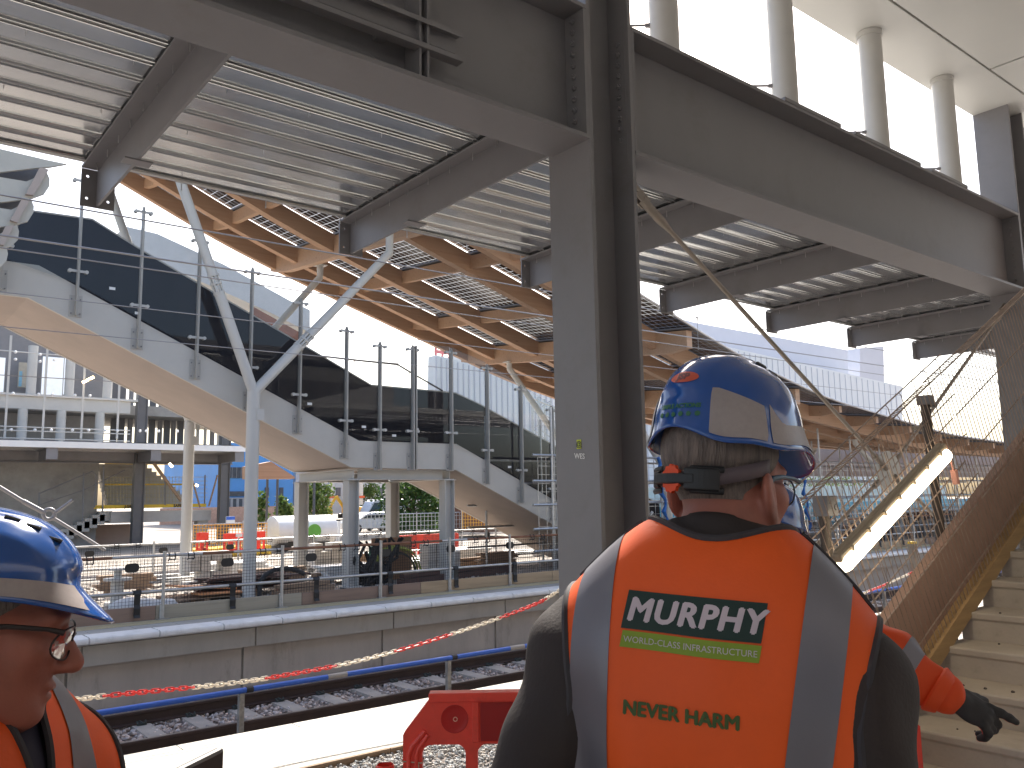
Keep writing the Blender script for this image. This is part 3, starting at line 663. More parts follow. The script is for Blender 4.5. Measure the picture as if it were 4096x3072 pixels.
# small white stickers left on the glass and panel
b = B()
for s in ((450, 1153), (552, 1252), (1240, 1615), (1457, 1707), (1578, 1742), (1668, 1717), (2040, 1868)):
    p = px(*s, 'y', 15.72); b.box(p.x-0.05, p.x+0.05, 15.7335, 15.7348, p.z-0.025, p.z+0.025)
b.build('glass_sticker', M['white'], st)
# ---- steel frame under the landing
lf = thing('landing_frame', (9.6, 17, 0), 'pale steel frame of columns and beams under the stair landing', 'frame')
zb0, zb1 = 2.19, 2.415
cols = [(8.36, 16.02), (10.78, 16.02), (8.36, 18.42), (10.78, 18.42)]
def hsec(b, x, y, w, z0, z1):
    t_ = 0.016; b.box(x-w/2, x-w/2+t_, y-w/2, y+w/2, z0, z1); b.box(x+w/2-t_, x+w/2, y-w/2, y+w/2, z0, z1); b.box(x-w/2+t_, x+w/2-t_, y-0.008, y+0.008, z0, z1)
for x, y in cols:
    b = B(); hsec(b, x+0.12, y, 0.25, 0, zb0-0.002); c = b.build('leg', M['light_steel'], lf)
    b = B(); b.box(x-0.06, x+0.30, y-0.18, y+0.18, -0.001, 0.025); b.build('base_plate', M['light_steel'], c)
    b = B(); b.box(x-0.04, x+0.28, y-0.15, y+0.15, zb0-0.001, zb0+0.014); b.build('cap_plate', M['light_steel'], c)
def ibeam(b, a, c, w, h, along):
    (x0, y0, z0), (x1, y1, z1) = a, c
    if along == 'x':
        b.box(x0, x1, y0-w/2, y0+w/2, z0, z0+0.015); b.box(x0, x1, y0-w/2, y0+w/2, z0+h-0.015, z0+h); b.box(x0, x1, y0-0.007, y0+0.007, z0+0.015, z0+h-0.015)
    else:
        b.box(x0-w/2, x0+w/2, y0, y1, z0, z0+0.015); b.box(x0-w/2, x0+w/2, y0, y1, z0+h-0.015, z0+h); b.box(x0-0.007, x0+0.007, y0, y1, z0+0.015, z0+h-0.015)
for y in (16.02, 18.42):
    b = B(); ibeam(b, (8.62, y, zb0+0.015), (10.78, y, 0), 0.24, zb1-zb0-0.016, 'x'); b.build('beam', M['light_steel'], lf)
for x in (8.48, 10.90):
    b = B(); ibeam(b, (x, 15.9, zb0+0.015), (x, 18.55, 0), 0.24, zb1-zb0-0.016, 'y'); b.build('beam', M['light_steel'], lf)
# ================================================================== FORKED TUBE COLUMNS
m_tube = mat('pale_tube_paint', (0.60, 0.59, 0.555), 0.4, var=0.04, scale=1.2, rvar=0.05)
def ycol(x, y, zj, lt, rt, label, r=0.122, rb=0.098, zbase=0.0):
    t = thing('forked_column', (x, y, zbase), label, 'column', 'forked tube columns under the timber canopy')
    b = B(); b.tube([(x, y, zbase), (x, y, zj)], r, 24); b.build('trunk_tube', m_tube, t, smooth=True)
    b = B(); b.lathe((x, y, zbase), [(0.0, 0), (0.28, 0), (0.28, 0.03), (0.0, 0.03)], 24); b.build('base_plate', m_tube, t)
    b = B(); b.box(x+0.02, x+0.16, y-r-0.012, y-r+0.03, zj-0.55, zj-0.34); b.tube([(x+0.09, y-r-0.013, zj-0.44), (x+0.09, y-r-0.02, zj-0.44)], 0.016, 8); b.build('lug_plate', m_tube, t)
    for (tx, tz, vert) in (lt, rt):
        a = Vector((x, y, zj-0.02)); c = Vector((tx, y, tz)); d = (c-a).normalized(); L = (c-a).length
        s0, s1 = 0.34*L-0.16, 0.34*L+0.16
        b = B(); b.tube([a, a+d*s0], rb, 20); b.tube([a+d*s1, c]+([c+Vector((0,0,vert))] if vert else []), rb*0.93, 20); br = b.build('branch_tube', m_tube, t, smooth=True)
        b = B(); e = d.cross(Vector((0,1,0))); f = Vector((0,1,0))
        for q in (s0-0.03, (s0+s1)/2-0.015, s1-0.01): b.tube([a+d*q, a+d*(q+0.035)], rb*1.12, 20)
        for k in range(8):
            an = 2*math.pi*k/8; o = e*(rb*0.82*math.cos(an))+f*(rb*0.82*math.sin(an)); b.tube([a+d*s0+o, a+d*s1+o], 0.022, 6)
        b.build('cast_node', m_tube, br, smooth=True)
        if vert: b = B(); b.box(tx-0.15, tx+0.15, y-0.15, y+0.15, tz+vert, tz+vert+0.02); b.build('head_plate', m_tube, br)
    return t
CXs = [-4, 0, 3, 5.4, 7, 9, 11.75, 13.3, 15.4, 18.1, 22.1, 29.7, 36, 80]; CZs = [12.8, 11.5, 10.3, 9.4, 8.65, 7.90, 7.05, 6.58, 5.95, 5.12, 4.25, 3.45, 3.25, 3.2]
from numpy import polynomial as _np_poly
def _smooth(x):
    xs = np.linspace(x-1.2, x+1.2, 9); return float(np.mean(np.interp(xs, CXs, CZs)))
def CZ(x, y): return _smooth(x)+0.1*(y-16)
YF = 15.42; jq, lq, rq = px(1015, 1566, 'y', YF), px(540, 720, 'y', YF), px(1558, 1012, 'y', YF)
ycol(jq.x, YF, jq.z, (lq.x, CZ(lq.x, YF)-0.25, 0.2), (rq.x, rq.z, CZ(rq.x, YF)-rq.z-0.1), 'pale forked steel column in front of the stairs, its arms spread in a wide V')
ycol(6.55, 20.5, 3.69, (4.15, CZ(4.15, 20.5)-0.3, 0.2), (9.86, 7.76, 0.32), 'cream forked column behind the stairs, its foot seen left of the wide V column', zbase=-0.02)
jq = px(2665, 1885, 'y', YF); ycol(jq.x, YF, jq.z, (jq.x-2.9, CZ(jq.x-2.9, YF)-0.3, 0.2), (jq.x+3.1, CZ(jq.x+3.1, YF)-0.25, 0.15), 'cream forked column seen between the central column and the man\'s neck')
ycol(19.2, 20.5, 2.75, (16.35, CZ(16.35, 20.5)-0.3, 0.2), (22.3, CZ(22.3, 20.5)-0.25, 0.15), 'pale forked column whose arm slopes down behind the lower stair glass', zbase=-0.02)
ycol(30.3, YF, 1.7, (27.6, CZ(27.6, 16)-0.2, 0.1), (33.0, CZ(33.0, 16)-0.2, 0.1), 'grey forked column below the far end of the timber canopy, front row')
ycol(30.6, 20.5, 1.9, (27.9, CZ(27.9, 20.5)-0.2, 0.1), (33.3, CZ(33.3, 20.5)-0.2, 0.1), 'grey forked column below the far end of the timber canopy, back row', zbase=-0.02)
# ================================================================== TIMBER CANOPY
def timber(name, c1, c2):
    m_ = mat(name, c1, 0.55, var=0.10, scale=1.0, stretch=(0.25, 9, 9), bump=0.05, bscale=30)
    t_ = m_.node_tree; N, L = t_.nodes, t_.links; p = N['Principled BSDF']; src = p.inputs['Base Color'].links[0].from_socket
    tc = N.new('ShaderNodeTexCoord'); mp = N.new('ShaderNodeMapping'); mp.inputs['Scale'].default_value = (0.5, 22, 22); L.new(tc.outputs['Object'], mp.inputs[0])
    nz = N.new('ShaderNodeTexNoise'); nz.inputs['Scale'].default_value = 1.0; nz.inputs['Detail'].default_value = 3; L.new(mp.outputs[0], nz.inputs['Vector'])
    vo = N.new('ShaderNodeTexVoronoi'); vo.inputs['Scale'].default_value = 5; mp2 = N.new('ShaderNodeMapping'); mp2.inputs['Scale'].default_value = (0.35, 1, 1.2); L.new(tc.outputs['Object'], mp2.inputs[0]); L.new(mp2.outputs[0], vo.inputs['Vector'])
    r1 = N.new('ShaderNodeMapRange'); r1.inputs['From Min'].default_value = 0.12; r1.inputs['From Max'].default_value = 0.04; r1.inputs['To Max'].default_value = 0.6; L.new(vo.outputs['Distance'], r1.inputs['Value'])
    mx = N.new('ShaderNodeMix'); mx.data_type = 'RGBA'; L.new(nz.outputs['Fac'], mx.inputs['Factor']); L.new(src, mx.inputs['A']); mx.inputs['B'].default_value = (*c2, 1)
    mk = N.new('ShaderNodeMix'); mk.data_type = 'RGBA'; L.new(r1.outputs[0], mk.inputs['Factor']); L.new(mx.outputs['Result'], mk.inputs['A']); mk.inputs['B'].default_value = (0.13, 0.05, 0.02, 1); L.new(mk.outputs['Result'], p.inputs['Base Color'])
    return m_
m_glu = timber('glulam_timber', (0.41, 0.235, 0.14), (0.53, 0.36, 0.245)); m_glu2 = timber('glulam_rafter', (0.44, 0.26, 0.155), (0.55, 0.375, 0.255))
def pv_glass():
    m_ = bpy.data.materials.new('solar_cell_glass'); m_.use_nodes = True; t_ = m_.node_tree; N, L = t_.nodes, t_.links; p = N['Principled BSDF']; o = N['Material Output']
    p.inputs['Base Color'].default_value = (0.018, 0.016, 0.022, 1); p.inputs['Roughness'].default_value = 0.25
    tc = N.new('ShaderNodeTexCoord'); sp = N.new('ShaderNodeSeparateXYZ'); L.new(tc.outputs['Object'], sp.inputs[0])
    def gap(s, pitch, g):
        a = N.new('ShaderNodeMath'); a.operation = 'DIVIDE'; a.inputs[1].default_value = pitch; L.new(sp.outputs[s], a.inputs[0])
        f = N.new('ShaderNodeMath'); f.operation = 'FRACT'; L.new(a.outputs[0], f.inputs[0])
        c = N.new('ShaderNodeMath'); c.operation = 'LESS_THAN'; c.inputs[1].default_value = g/pitch; L.new(f.outputs[0], c.inputs[0]); return c
    gx, gy = gap('X', 0.19, 0.012), gap('Y', 0.19, 0.012)
    mxn = N.new('ShaderNodeMath'); mxn.operation = 'MAXIMUM'; L.new(gx.outputs[0], mxn.inputs[0]); L.new(gy.outputs[0], mxn.inputs[1])
    tr = N.new('ShaderNodeBsdfTransparent'); tr.inputs[0].default_value = (0.26, 0.27, 0.28, 1); ms = N.new('ShaderNodeMixShader')
    L.new(mxn.outputs[0], ms.inputs[0]); L.new(p.outputs[0], ms.inputs[1]); L.new(tr.outputs[0], ms.inputs[2]); L.new(ms.outputs[0], o.inputs[0]); return m_
m_pv = pv_glass()
cn = thing('timber_canopy', (20, 18, 0), 'curved timber canopy with solar glass sweeping down over the far platform', 'canopy')
BH = 0.46
XS = [1.2+0.6*k for k in range(110)]
for y, wd in ((14.45, 0.18), (16.0, 0.2), (19.15, 0.24), (21.3, 0.2), (22.75, 0.16)):
    b = B(); b.loft([[(x, y-wd/2, CZ(x, y)), (x, y+wd/2, CZ(x, y)), (x, y+wd/2, CZ(x, y)+BH), (x, y-wd/2, CZ(x, y)+BH)] for x in XS]); b.build('glulam_beam', m_glu, cn)
RX = [1.9, 4.0, 5.9, 7.75, 9.62, 11.6, 14.2, 16.4, 18.8, 21.0, 23.2, 25.3]+[27.4+2.1*k for k in range(18)]
for k, x in enumerate(RX):
    main = x in (4.0, 9.62, 16.4, 21.0)
    ya, yb = (13.35, 23.05)
    b = B(); wd = 0.2 if main else 0.13
    lo = (lambda y: CZ(x, y)-0.10) if main else (lambda y: CZ(x, y)+0.14)
    ys = [ya, 14.0, 15.2, 17.5, 20.0, 22.0, yb]
    b.loft([[(x-wd/2, y, lo(y)+(0.12 if y in (ya, yb) else 0)), (x+wd/2, y, lo(y)+(0.12 if y in (ya, yb) else 0)), (x+wd/2, y, CZ(x, y)+BH-0.004), (x-wd/2, y, CZ(x, y)+BH-0.004)] for y in ys])
    b.build('rafter', m_glu2, cn)
for k in range(len(RX)-1):
    x0, x1 = RX[k]+0.09, RX[k+1]-0.09; b = B(); n = 5
    for (ya, yb) in ((13.2, 15.93), (16.07, 19.08), (19.22, 21.25), (21.35, 23.1)):
        b.loft([[(x0+(x1-x0)*i/n, yy, CZ(x0+(x1-x0)*i/n, yy)+BH+0.05) for yy in (ya, yb)] for i in range(n+1)], close=False)
    g = b.build('solar_panel', m_pv, cn)
    b = B(); b.loft([[(x, yy, CZ(x, yy)+BH+0.012+h) for yy, h in ((13.2, 0), (23.1, 0), (23.1, 0.06), (13.2, 0.06))] for x in (RX[k]-0.07, RX[k]+0.07)]); b.build('glazing_bar', M['steel_dk'], g)
b = B(); b.tube([(x, 13.18, CZ(x, 13.18)+BH+0.06) for x in XS if x >= RX[0]], 0.03, 6); b.build('eave_trim', M['galv'], cn, smooth=True)
# hanging yellow tags and tensioners under the eave
# ================================================================== OVERHEAD LINE WIRES
m_wire = mat('catenary_wire', (0.30, 0.30, 0.31), 0.32, metal=0.8, var=0.1)
def wire(pts, r, label, mt=None):
    b = B(); b.tube(pts, r, 6); return tag(b.build('overhead_wire', mt or m_wire, smooth=True), label, 'wire', 'overhead line wires')
def sag(x0, x1, y, z0, z1, s=0.0, n=16): return [(x0+(x1-x0)*k/n, y, z0+(z1-z0)*k/n-4*s*(k/n)*(1-k/n)) for k in range(n+1)]
wire(sag(-12, 40, 8.0, 4.27, 4.63), 0.0075, 'topmost overhead wire crossing the photo in front of the timber canopy')
wire(sag(-12, 45, 8.6, 4.05, 4.62), 0.010, 'thick bright cable crossing in front of the forked column, second from the top')
wire(sag(-12, 40, 8.0, 3.84, 4.1), 0.006, 'overhead wire third from the top, passing over the dark panel')
wire(sag(-12, 60, 11.3, 4.18, 4.62), 0.006, 'overhead wire fourth from the top, crossing the stair glass')
wire(sag(-12, 60, 11.3, 3.77, 4.2), 0.006, 'overhead wire fifth from the top, crossing the pale stringer')
wire(sag(-12, 16, 24.5, 4.9, 5.2), 0.012, 'lowest dark cable at the left, behind the stairs')
for x, y, z0, z1, l in ((10.03, 8.0, 3.93, 4.42, 'left of the tie rod'), (16.6, 11.3, 3.95, 4.36, 'above the helmet'), (22.5, 11.3, 3.96, 4.42, 'over the canopy eave')):
    b = B(); b.tube([(x, y, z0), (x, y, z1)], 0.0035, 5); b.tube([(x, y, z1-0.05), (x, y, z1+0.015)], 0.013, 6); b.tube([(x, y, z0), (x, y, z0+0.05)], 0.011, 6); b.build('wire_dropper', m_wire, label='short dropper wire hanging between two overhead wires, '+l, cat='wire', group='dropper wires')
# ================================================================== ROUNDED STEEL BRACKETS AT THE LEFT EDGE
fn = thing('bracket_frame', px(60, 900, 'y', 14.2), 'pale steel frame with rounded bracket plates at the left edge under the deck', 'steel frame')
m_fin = mat('fin_paint', (0.52, 0.50, 0.44), 0.5, var=0.05)
FN = [[(-200, 575), (0, 595), (190, 640), (268, 656), (200, 668), (157, 670), (0, 689), (-200, 706)],
      [(-200, 690), (0, 708), (105, 726), (188, 690), (199, 715), (198, 745), (178, 775), (132, 792), (87, 799), (0, 809), (-200, 830)],
      [(-200, 815), (0, 832), (45, 839), (126, 800), (136, 825), (134, 850), (112, 885), (72, 897), (0, 908), (-200, 925)],
      [(-200, 915), (0, 935), (68, 897), (76, 925), (72, 958), (45, 985), (8, 993), (-200, 1010)],
      [(-200, 1000), (0, 992), (26, 988), (32, 1015), (26, 1042), (3, 1066), (-60, 1076), (-200, 1085)]]
for k, pl_ in enumerate(FN):
    b = B(); q = [px(sx, sy, 'y', 14.2+0.004*k) for sx, sy in pl_]; b.prism([(p.x, p.z) for p in q], 'y', 14.2+0.004*k, 14.26+0.004*k); b.build('bracket_plate', m_fin, fn)
b = B(); q = [px(sx, sy, 'y', 14.6) for sx, sy in ((-200, 590), (150, 640), (165, 700), (10, 1050), (-200, 1080))]; b.prism([(p.x, p.z) for p in q], 'y', 14.6, 14.7); b.build('dark_backing', M['steel_dk'], fn)
for pl_ in ([(160, 668), (196, 678), (135, 780), (103, 776)], [(87, 797), (123, 795), (70, 890), (41, 880)], [(22, 905), (58, 900), (16, 980), (-12, 976)]):
    b = B(); q = [px(sx, sy, 'y', 14.12) for sx, sy in pl_]; b.prism([(p.x, p.z) for p in q], 'y', 14.12, 14.19); b.build('edge_flat', m_sofit, fn)
# ================================================================== CONCRETE STAIRS ON THE RIGHT
NX = lambda n: 3.937+0.328*n
cs = thing('concrete_stairs', (3.9, 1.3, 0), 'flight of warm grey concrete steps rising at the lower right', 'stairs')
m_step = mat('step_concrete', (0.49, 0.43, 0.36), 0.85, var=0.13, scale=2.2, bump=0.15, bscale=50, dirt=((0.24,0.18,0.14), 0.55, 2.6))
b = B(); x0 = NX(0)
b.prism([(x0, 0.118), (x0-0.012, 0.13), (x0-0.012, 0.160), (x0-0.004, 0.168), (x0+0.36, 0.168), (x0+0.36, -0.12), (x0, -0.12)], 'y', 0.05, 2.497)
s0_ = b.build('step', m_step, cs, bevel=0.004)
for n in range(1, 26):
    c = s0_.copy(); COL.objects.link(c); c.location = (0.328*n, 0, 0.168*n)
b = B(); b.prism([(x0+0.3, -0.1), (NX(26), 0.168*26-0.25), (NX(26), 0.168*26-0.02), (x0+0.36, -0.02)], 'y', 0.06, 2.49); b.build('waist_slab', m_step, cs)
r = random.Random(5); b = B()
for k in range(60):
    n = r.randrange(0, 7); x = NX(n)+r.uniform(0.02, 0.3); y = r.uniform(0.5, 2.3); s = r.uniform(0.004, 0.012); b.lathe_sc((x, y, 0.168*(n+1)+s*0.4), s, 5, 4, (1, 1, 0.7))
b.build('stair_grit', mat('grit', (0.10,0.08,0.07), 0.9), kind='stuff')
TL = lambda x: 1.10+0.505*(x-4.79)
m_ply = mat('parapet_board', (0.40, 0.255, 0.195), 0.7, var=0.07, scale=1.5, bump=0.05, dirt=((0.28,0.2,0.16),0.35,2))
b = B(); b.prism([(3.45, TL(3.45)), (3.45, 0.0), (3.75, 0.0), (12.6, TL(12.6)-0.62), (12.6, TL(12.6))], 'y', 2.50, 2.56)
pb = b.build('parapet_board', m_ply, label='long pinkish brown board sloping up along the concrete steps', cat='board')
m_bat = mat('batten_timber', (0.43, 0.28, 0.13), 0.7, var=0.2, stretch=(0.4, 6, 6), scale=3, bump=0.05)
b = B(); u = Vector((1, 0, 0.505)).normalized(); b.bar((3.9, 2.462, TL(3.9)-0.455), (12.4, 2.462, TL(12.4)-0.455), 0.074, 0.10); b.build('batten', m_bat, pb)
# wire mesh in front of the board, its top folded over
m_wm = mat('mesh_wire', (0.38, 0.29, 0.23), 0.55, metal=0.3, var=0.3, scale=8)
sl = math.atan(0.49); ux, uz = math.cos(sl), math.sin(sl)
def mesh_sheet(s0, s1, tlow, thigh, y, fold, label, pitch=0.052, diag=True):
    t = thing('wire_mesh_panel', (4.4, y, 1.9), label, 'mesh panel', 'wire mesh panels along the stairs')
    O = Vector((4.43, y, 1.98-thigh/ux*0+0))
    def P(s, tt, dy=0.0): return Vector((4.43+s*ux-(tt)*uz, y+dy, 1.98+s*uz+tt*ux))
    b = B(); n = int((s1-s0)/pitch)
    for k in range(n+1):
        s = s0+k*pitch; p = [P(s, tlow), P(s, -0.02), P(s, 0.0, 0.01)]
        if fold: p += [P(s+0.0, -0.03, 0.06), P(s, -0.055, fold)]
        b.tube(p, 0.0029, 4, cap=False)
    for tt, dy in [(0.0, 0.012), (tlow, 0)]+[(-0.30*k, 0.004) for k in range(1, 5) if -0.30*k > tlow]+([(-0.055, fold)] if fold else []):
        b.tube([P(s0, tt, dy), P(s1, tt, dy)], 0.0045, 5)
    b.build('welded_wires', m_wm, t); return t
mesh_sheet(-0.95, 1.15, -1.35, 0, 2.445, 0.13, 'wire mesh panel left of the slanting light, its top edge folded over')
mesh_sheet(1.2, 3.9, -1.35, 0, 2.44, 0.15, 'wire mesh panel at the upper right, in front of the dark column')
mesh_sheet(-0.9, 1.6, -1.0, -0.02, 2.60, 0.0, 'second wire mesh sheet standing just behind the folded ones', pitch=0.2)
def pole(a, c, label, extra=True):
    t = thing('scaffold_pole', c, label, 'pole', 'poles holding the stair mesh')
    b = B(); b.tube([c, a], 0.030, 12); b.build('tube', mat('dark_pole', (0.085,0.07,0.06), 0.6, metal=0.2, var=0.2) if 'dark_pole' not in bpy.data.materials else bpy.data.materials['dark_pole'], t, smooth=True)
    b = B(); a = Vector(a); b.box(a.x-0.035, a.x+(0.075 if extra else 0.036), a.y-0.05, a.y+0.04, a.z-(0.10 if extra else 0.05), a.z+0.012); b.tube([a+Vector((0.05,-0.055,-0.05)), a+Vector((0.05,0.05,-0.05))], 0.018, 8); b.build('coupler', M['galv'] if False else M['steel'], t, bevel=0.004)
    return t
pole(px(3288, 1992, 'y', 2.62), Vector((4.40, 2.62, 0.0)), 'dark scaffold pole with a boxy coupler on top, right of the man\'s face')
pole(px(3697, 1590, 'y', 2.62), Vector((5.78, 2.62, 0.0)), 'dark scaffold pole behind the upper end of the lit tube', False)
# lit work light hung along the mesh
a, c = px(3372, 2262, 'y', 2.36), px(3783, 1818, 'y', 2.36)
wl = thing('tube_light', (a+c)/2, 'lit fluorescent tube light hanging at a slant on the stair mesh', 'light')
d = (c-a).normalized(); side = d.cross(Vector((0, 1, 0))).normalized()        # up-left of the tube
m_lamp = mat('lamp_diffuser', (0.9, 0.85, 0.75), 0.4, emit=((1.0, 0.84, 0.60), 3.2)); m_lb = mat('lamp_body', (0.36, 0.29, 0.20), 0.5, var=0.1)
b = B(); b.tube([a-d*0.03, a, a+d*0.02, c-d*0.02, c, c+d*0.03], [0.012, 0.038, 0.043, 0.043, 0.038, 0.012], 16); b.build('diffuser', m_lamp, wl, smooth=True)
if side.z < 0: side = -side
o = side*0.045+Vector((0, 0.012, 0))
b = B(); b.bar(a+o-d*0.02, c+o+d*0.02, 0.05, 0.05, up=side); b.bar(a+o*1.5, c+o*1.5, 0.03, 0.03, up=side)
b.build('housing', m_lb, wl, bevel=0.012)
b = B(); L = (c-a).length
for k in range(7):
    q = a+d*(L*(k+0.5)/7); b.bar(q+o*1.0-d*0.010, q+o*1.0+d*0.010, 0.075, 0.030, up=side)
b.build('clip', m_lb, wl)
b = B(); b.tube([c+o-d*0.02, c+o+d*0.05, c+o+d*0.09+Vector((0,0,-0.06)), c+d*0.10+Vector((0,0,-0.16))], 0.006, 6); b.tube([c+d*0.085+Vector((0.01,0,-0.13)), c+d*0.10+Vector((0.015,0,-0.22))], 0.022, 8); b.build('plug_cable', mat('cable_pink', (0.5,0.25,0.2), 0.6), wl, smooth=True)
# ================================================================== RED PLASTIC BARRIER
RB = pd(1615, 2770, 3.3); rz = math.atan2(RGT[1], RGT[0])
rb = thing('plastic_barrier', (RB.x, RB.y, 0.0), 'red plastic pedestrian barrier with slots, beside the man in the middle', 'barrier', rz=rz)
def rr(x0, z0, x1, z1, r_, n=5):
    out = []
    for cx_, cz_, a0 in ((x1-r_, z0+r_, -90), (x1-r_, z1-r_, 0), (x0+r_, z1-r_, 90), (x0+r_, z0+r_, 180)):
        for k in range(n+1): an = rad(a0+90*k/n); out.append((cx_+r_*math.cos(an), cz_+r_*math.sin(an)))
    return out
zt = pd(1740, 2772, 3.3).z
Z = lambda dz: zt-dz
outer = [(0.0, 0.16), (0.0, Z(0.15)), (0.006, Z(0.14)), (0.108, Z(0.012)), (0.122, Z(0.0)), (1.86, Z(0.0)), (1.88, Z(0.012)), (1.99, Z(0.14)), (2.0, Z(0.15)), (2.0, 0.16)]
holes = [rr(0.074, 0.34, 0.2415, Z(0.187), 0.035)]
x = 0.288
while x < 1.6: holes.append(rr(x, 0.34, x+0.167, Z(0.187), 0.035)); x += 0.2145
holes.append(rr(1.76, 0.34, 1.926, Z(0.187), 0.035))
b = B(); plate(b, outer, holes, 'y', -0.022, 0.022); body = b.build('frame', M['red_pl'], rb, local=True, bevel=0.008)
b = B(); b.box(0.10, 1.90, -0.031, 0.031, Z(0.030), Z(-0.004)); b.box(0.30, 1.68, -0.030, -0.022, Z(0.186), Z(0.178)); b.box(0.268, 0.294, -0.033, -0.021, Z(0.18), Z(0.03)); b.build('rib', M['red_pl'], body, local=True, bevel=0.006)
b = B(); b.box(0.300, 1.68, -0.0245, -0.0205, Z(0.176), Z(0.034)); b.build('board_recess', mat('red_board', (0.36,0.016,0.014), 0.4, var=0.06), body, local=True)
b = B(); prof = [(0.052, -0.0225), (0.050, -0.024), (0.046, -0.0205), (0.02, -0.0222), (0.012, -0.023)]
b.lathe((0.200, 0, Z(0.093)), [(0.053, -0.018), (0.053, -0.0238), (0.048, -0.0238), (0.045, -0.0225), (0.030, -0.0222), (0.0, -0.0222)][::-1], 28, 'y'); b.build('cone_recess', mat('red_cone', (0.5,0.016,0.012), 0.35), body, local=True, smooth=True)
b = B()
q = []
for k in range(17): an = 2*math.pi*k/16; q.append((0.203+0.0075*math.cos(an), -0.027, Z(0.093)+0.0075*math.sin(an)))
b.tube(q, 0.0018, 6, cap=False); b.build('lamp_hole_ring', mat('pale_ring', (0.8,0.5,0.35), 0.4), body, local=True, smooth=True)
b = B(); b.tube([(0.022, -0.024, 0.45), (0.022, -0.024, Z(0.22)), (0.035, -0.024, Z(0.19)), (0.085, -0.024, Z(0.135))], 0.010, 8); b.tube([(0.052, -0.024, 0.45), (0.052, -0.024, Z(0.225)), (0.06, -0.024, Z(0.2)), (0.096, -0.024, Z(0.15))], 0.009, 8); b.build('handle_groove', M['red_pl'], body, local=True, smooth=True)
b = B(); b.tube([(-0.072, 0, 0.2), (-0.072, 0, Z(0.268)), (-0.072, 0, Z(0.262))], [0.036, 0.036, 0.031], 20, cap=False); b.box(-0.05, 0.01, -0.018, 0.018, Z(0.34), Z(0.288)); b.build('joining_peg', M['red_pl'], body, local=True, smooth=True)
b = B(); b.tube([(-0.003, -0.025, Z(0.245)), (0.074, -0.027, Z(0.252)), (0.078, 0.025, Z(0.25)), (-0.003, 0.025, Z(0.246)), (-0.003, -0.025, Z(0.245))], 0.0028, 5); b.tube([(0.06, -0.027, Z(0.253)), (0.065, -0.03, Z(0.30)), (0.072, -0.028, Z(0.36))], 0.002, 5); b.build('twine', mat('twine', (0.55,0.42,0.3), 0.8), body, local=True)
for xf in (0.35, 1.55):
    b = B(); b.box(xf, xf+0.14, -0.24, 0.24, 0.0, 0.045); b.box(xf+0.03, xf+0.11, -0.05, 0.05, 0.045, 0.17); b.build('foot', M['black'], rb, local=True, bevel=0.01)
# ================================================================== PEOPLE
# signed-distance modelling: smooth unions of ellipsoids and round cones, skinned by surface nets
def ell(c, r, R=None):
    c = np.array(c, float); r = np.array(r, float)
    def f(P):
        q = P-c
        if R is not None: q = q@R
        k0 = np.linalg.norm(q/r, axis=1); k1 = np.linalg.norm(q/(r*r), axis=1)+1e-9
        return k0*(k0-1)/k1
    return f
def cone(a, b_, ra, rb_, sq=None):
    a, b_ = np.array(a, float), np.array(b_, float)
    def f(P):
        ab = b_-a; t = np.clip(((P-a)@ab)/(ab@ab), 0, 1); d = P-a-t[:, None]*ab
        if sq is not None: d = d*np.array(sq)
        return np.linalg.norm(d, axis=1)-(ra+(rb_-ra)*t)
    return f
def uni(fs, k=0.03):
    def f(P):
        d = fs[0](P)
        for g in fs[1:]:
            e = g(P); h = np.clip(0.5+0.5*(e-d)/k, 0, 1); d = e*(1-h)+d*h-k*h*(1-h)
        return d
    return f
def sub(f, gs, k=0.01):
    def h_(P):
        d = f(P)
        for g in gs:
            e = -g(P); h = np.clip(0.5-0.5*(d-e)/k*1.0, 0, 1); h = np.clip(0.5+0.5*(e-d)/k, 0, 1); d = d*(1-h)+e*h+k*h*(1-h)
        return d
    return h_
def rot3(ax, a):
    c, s = math.cos(a), math.sin(a)
    return np.array({'x': [[1,0,0],[0,c,-s],[0,s,c]], 'y': [[c,0,s],[0,1,0],[-s,0,c]], 'z': [[c,-s,0],[s,c,0],[0,0,1]]}[ax], float)
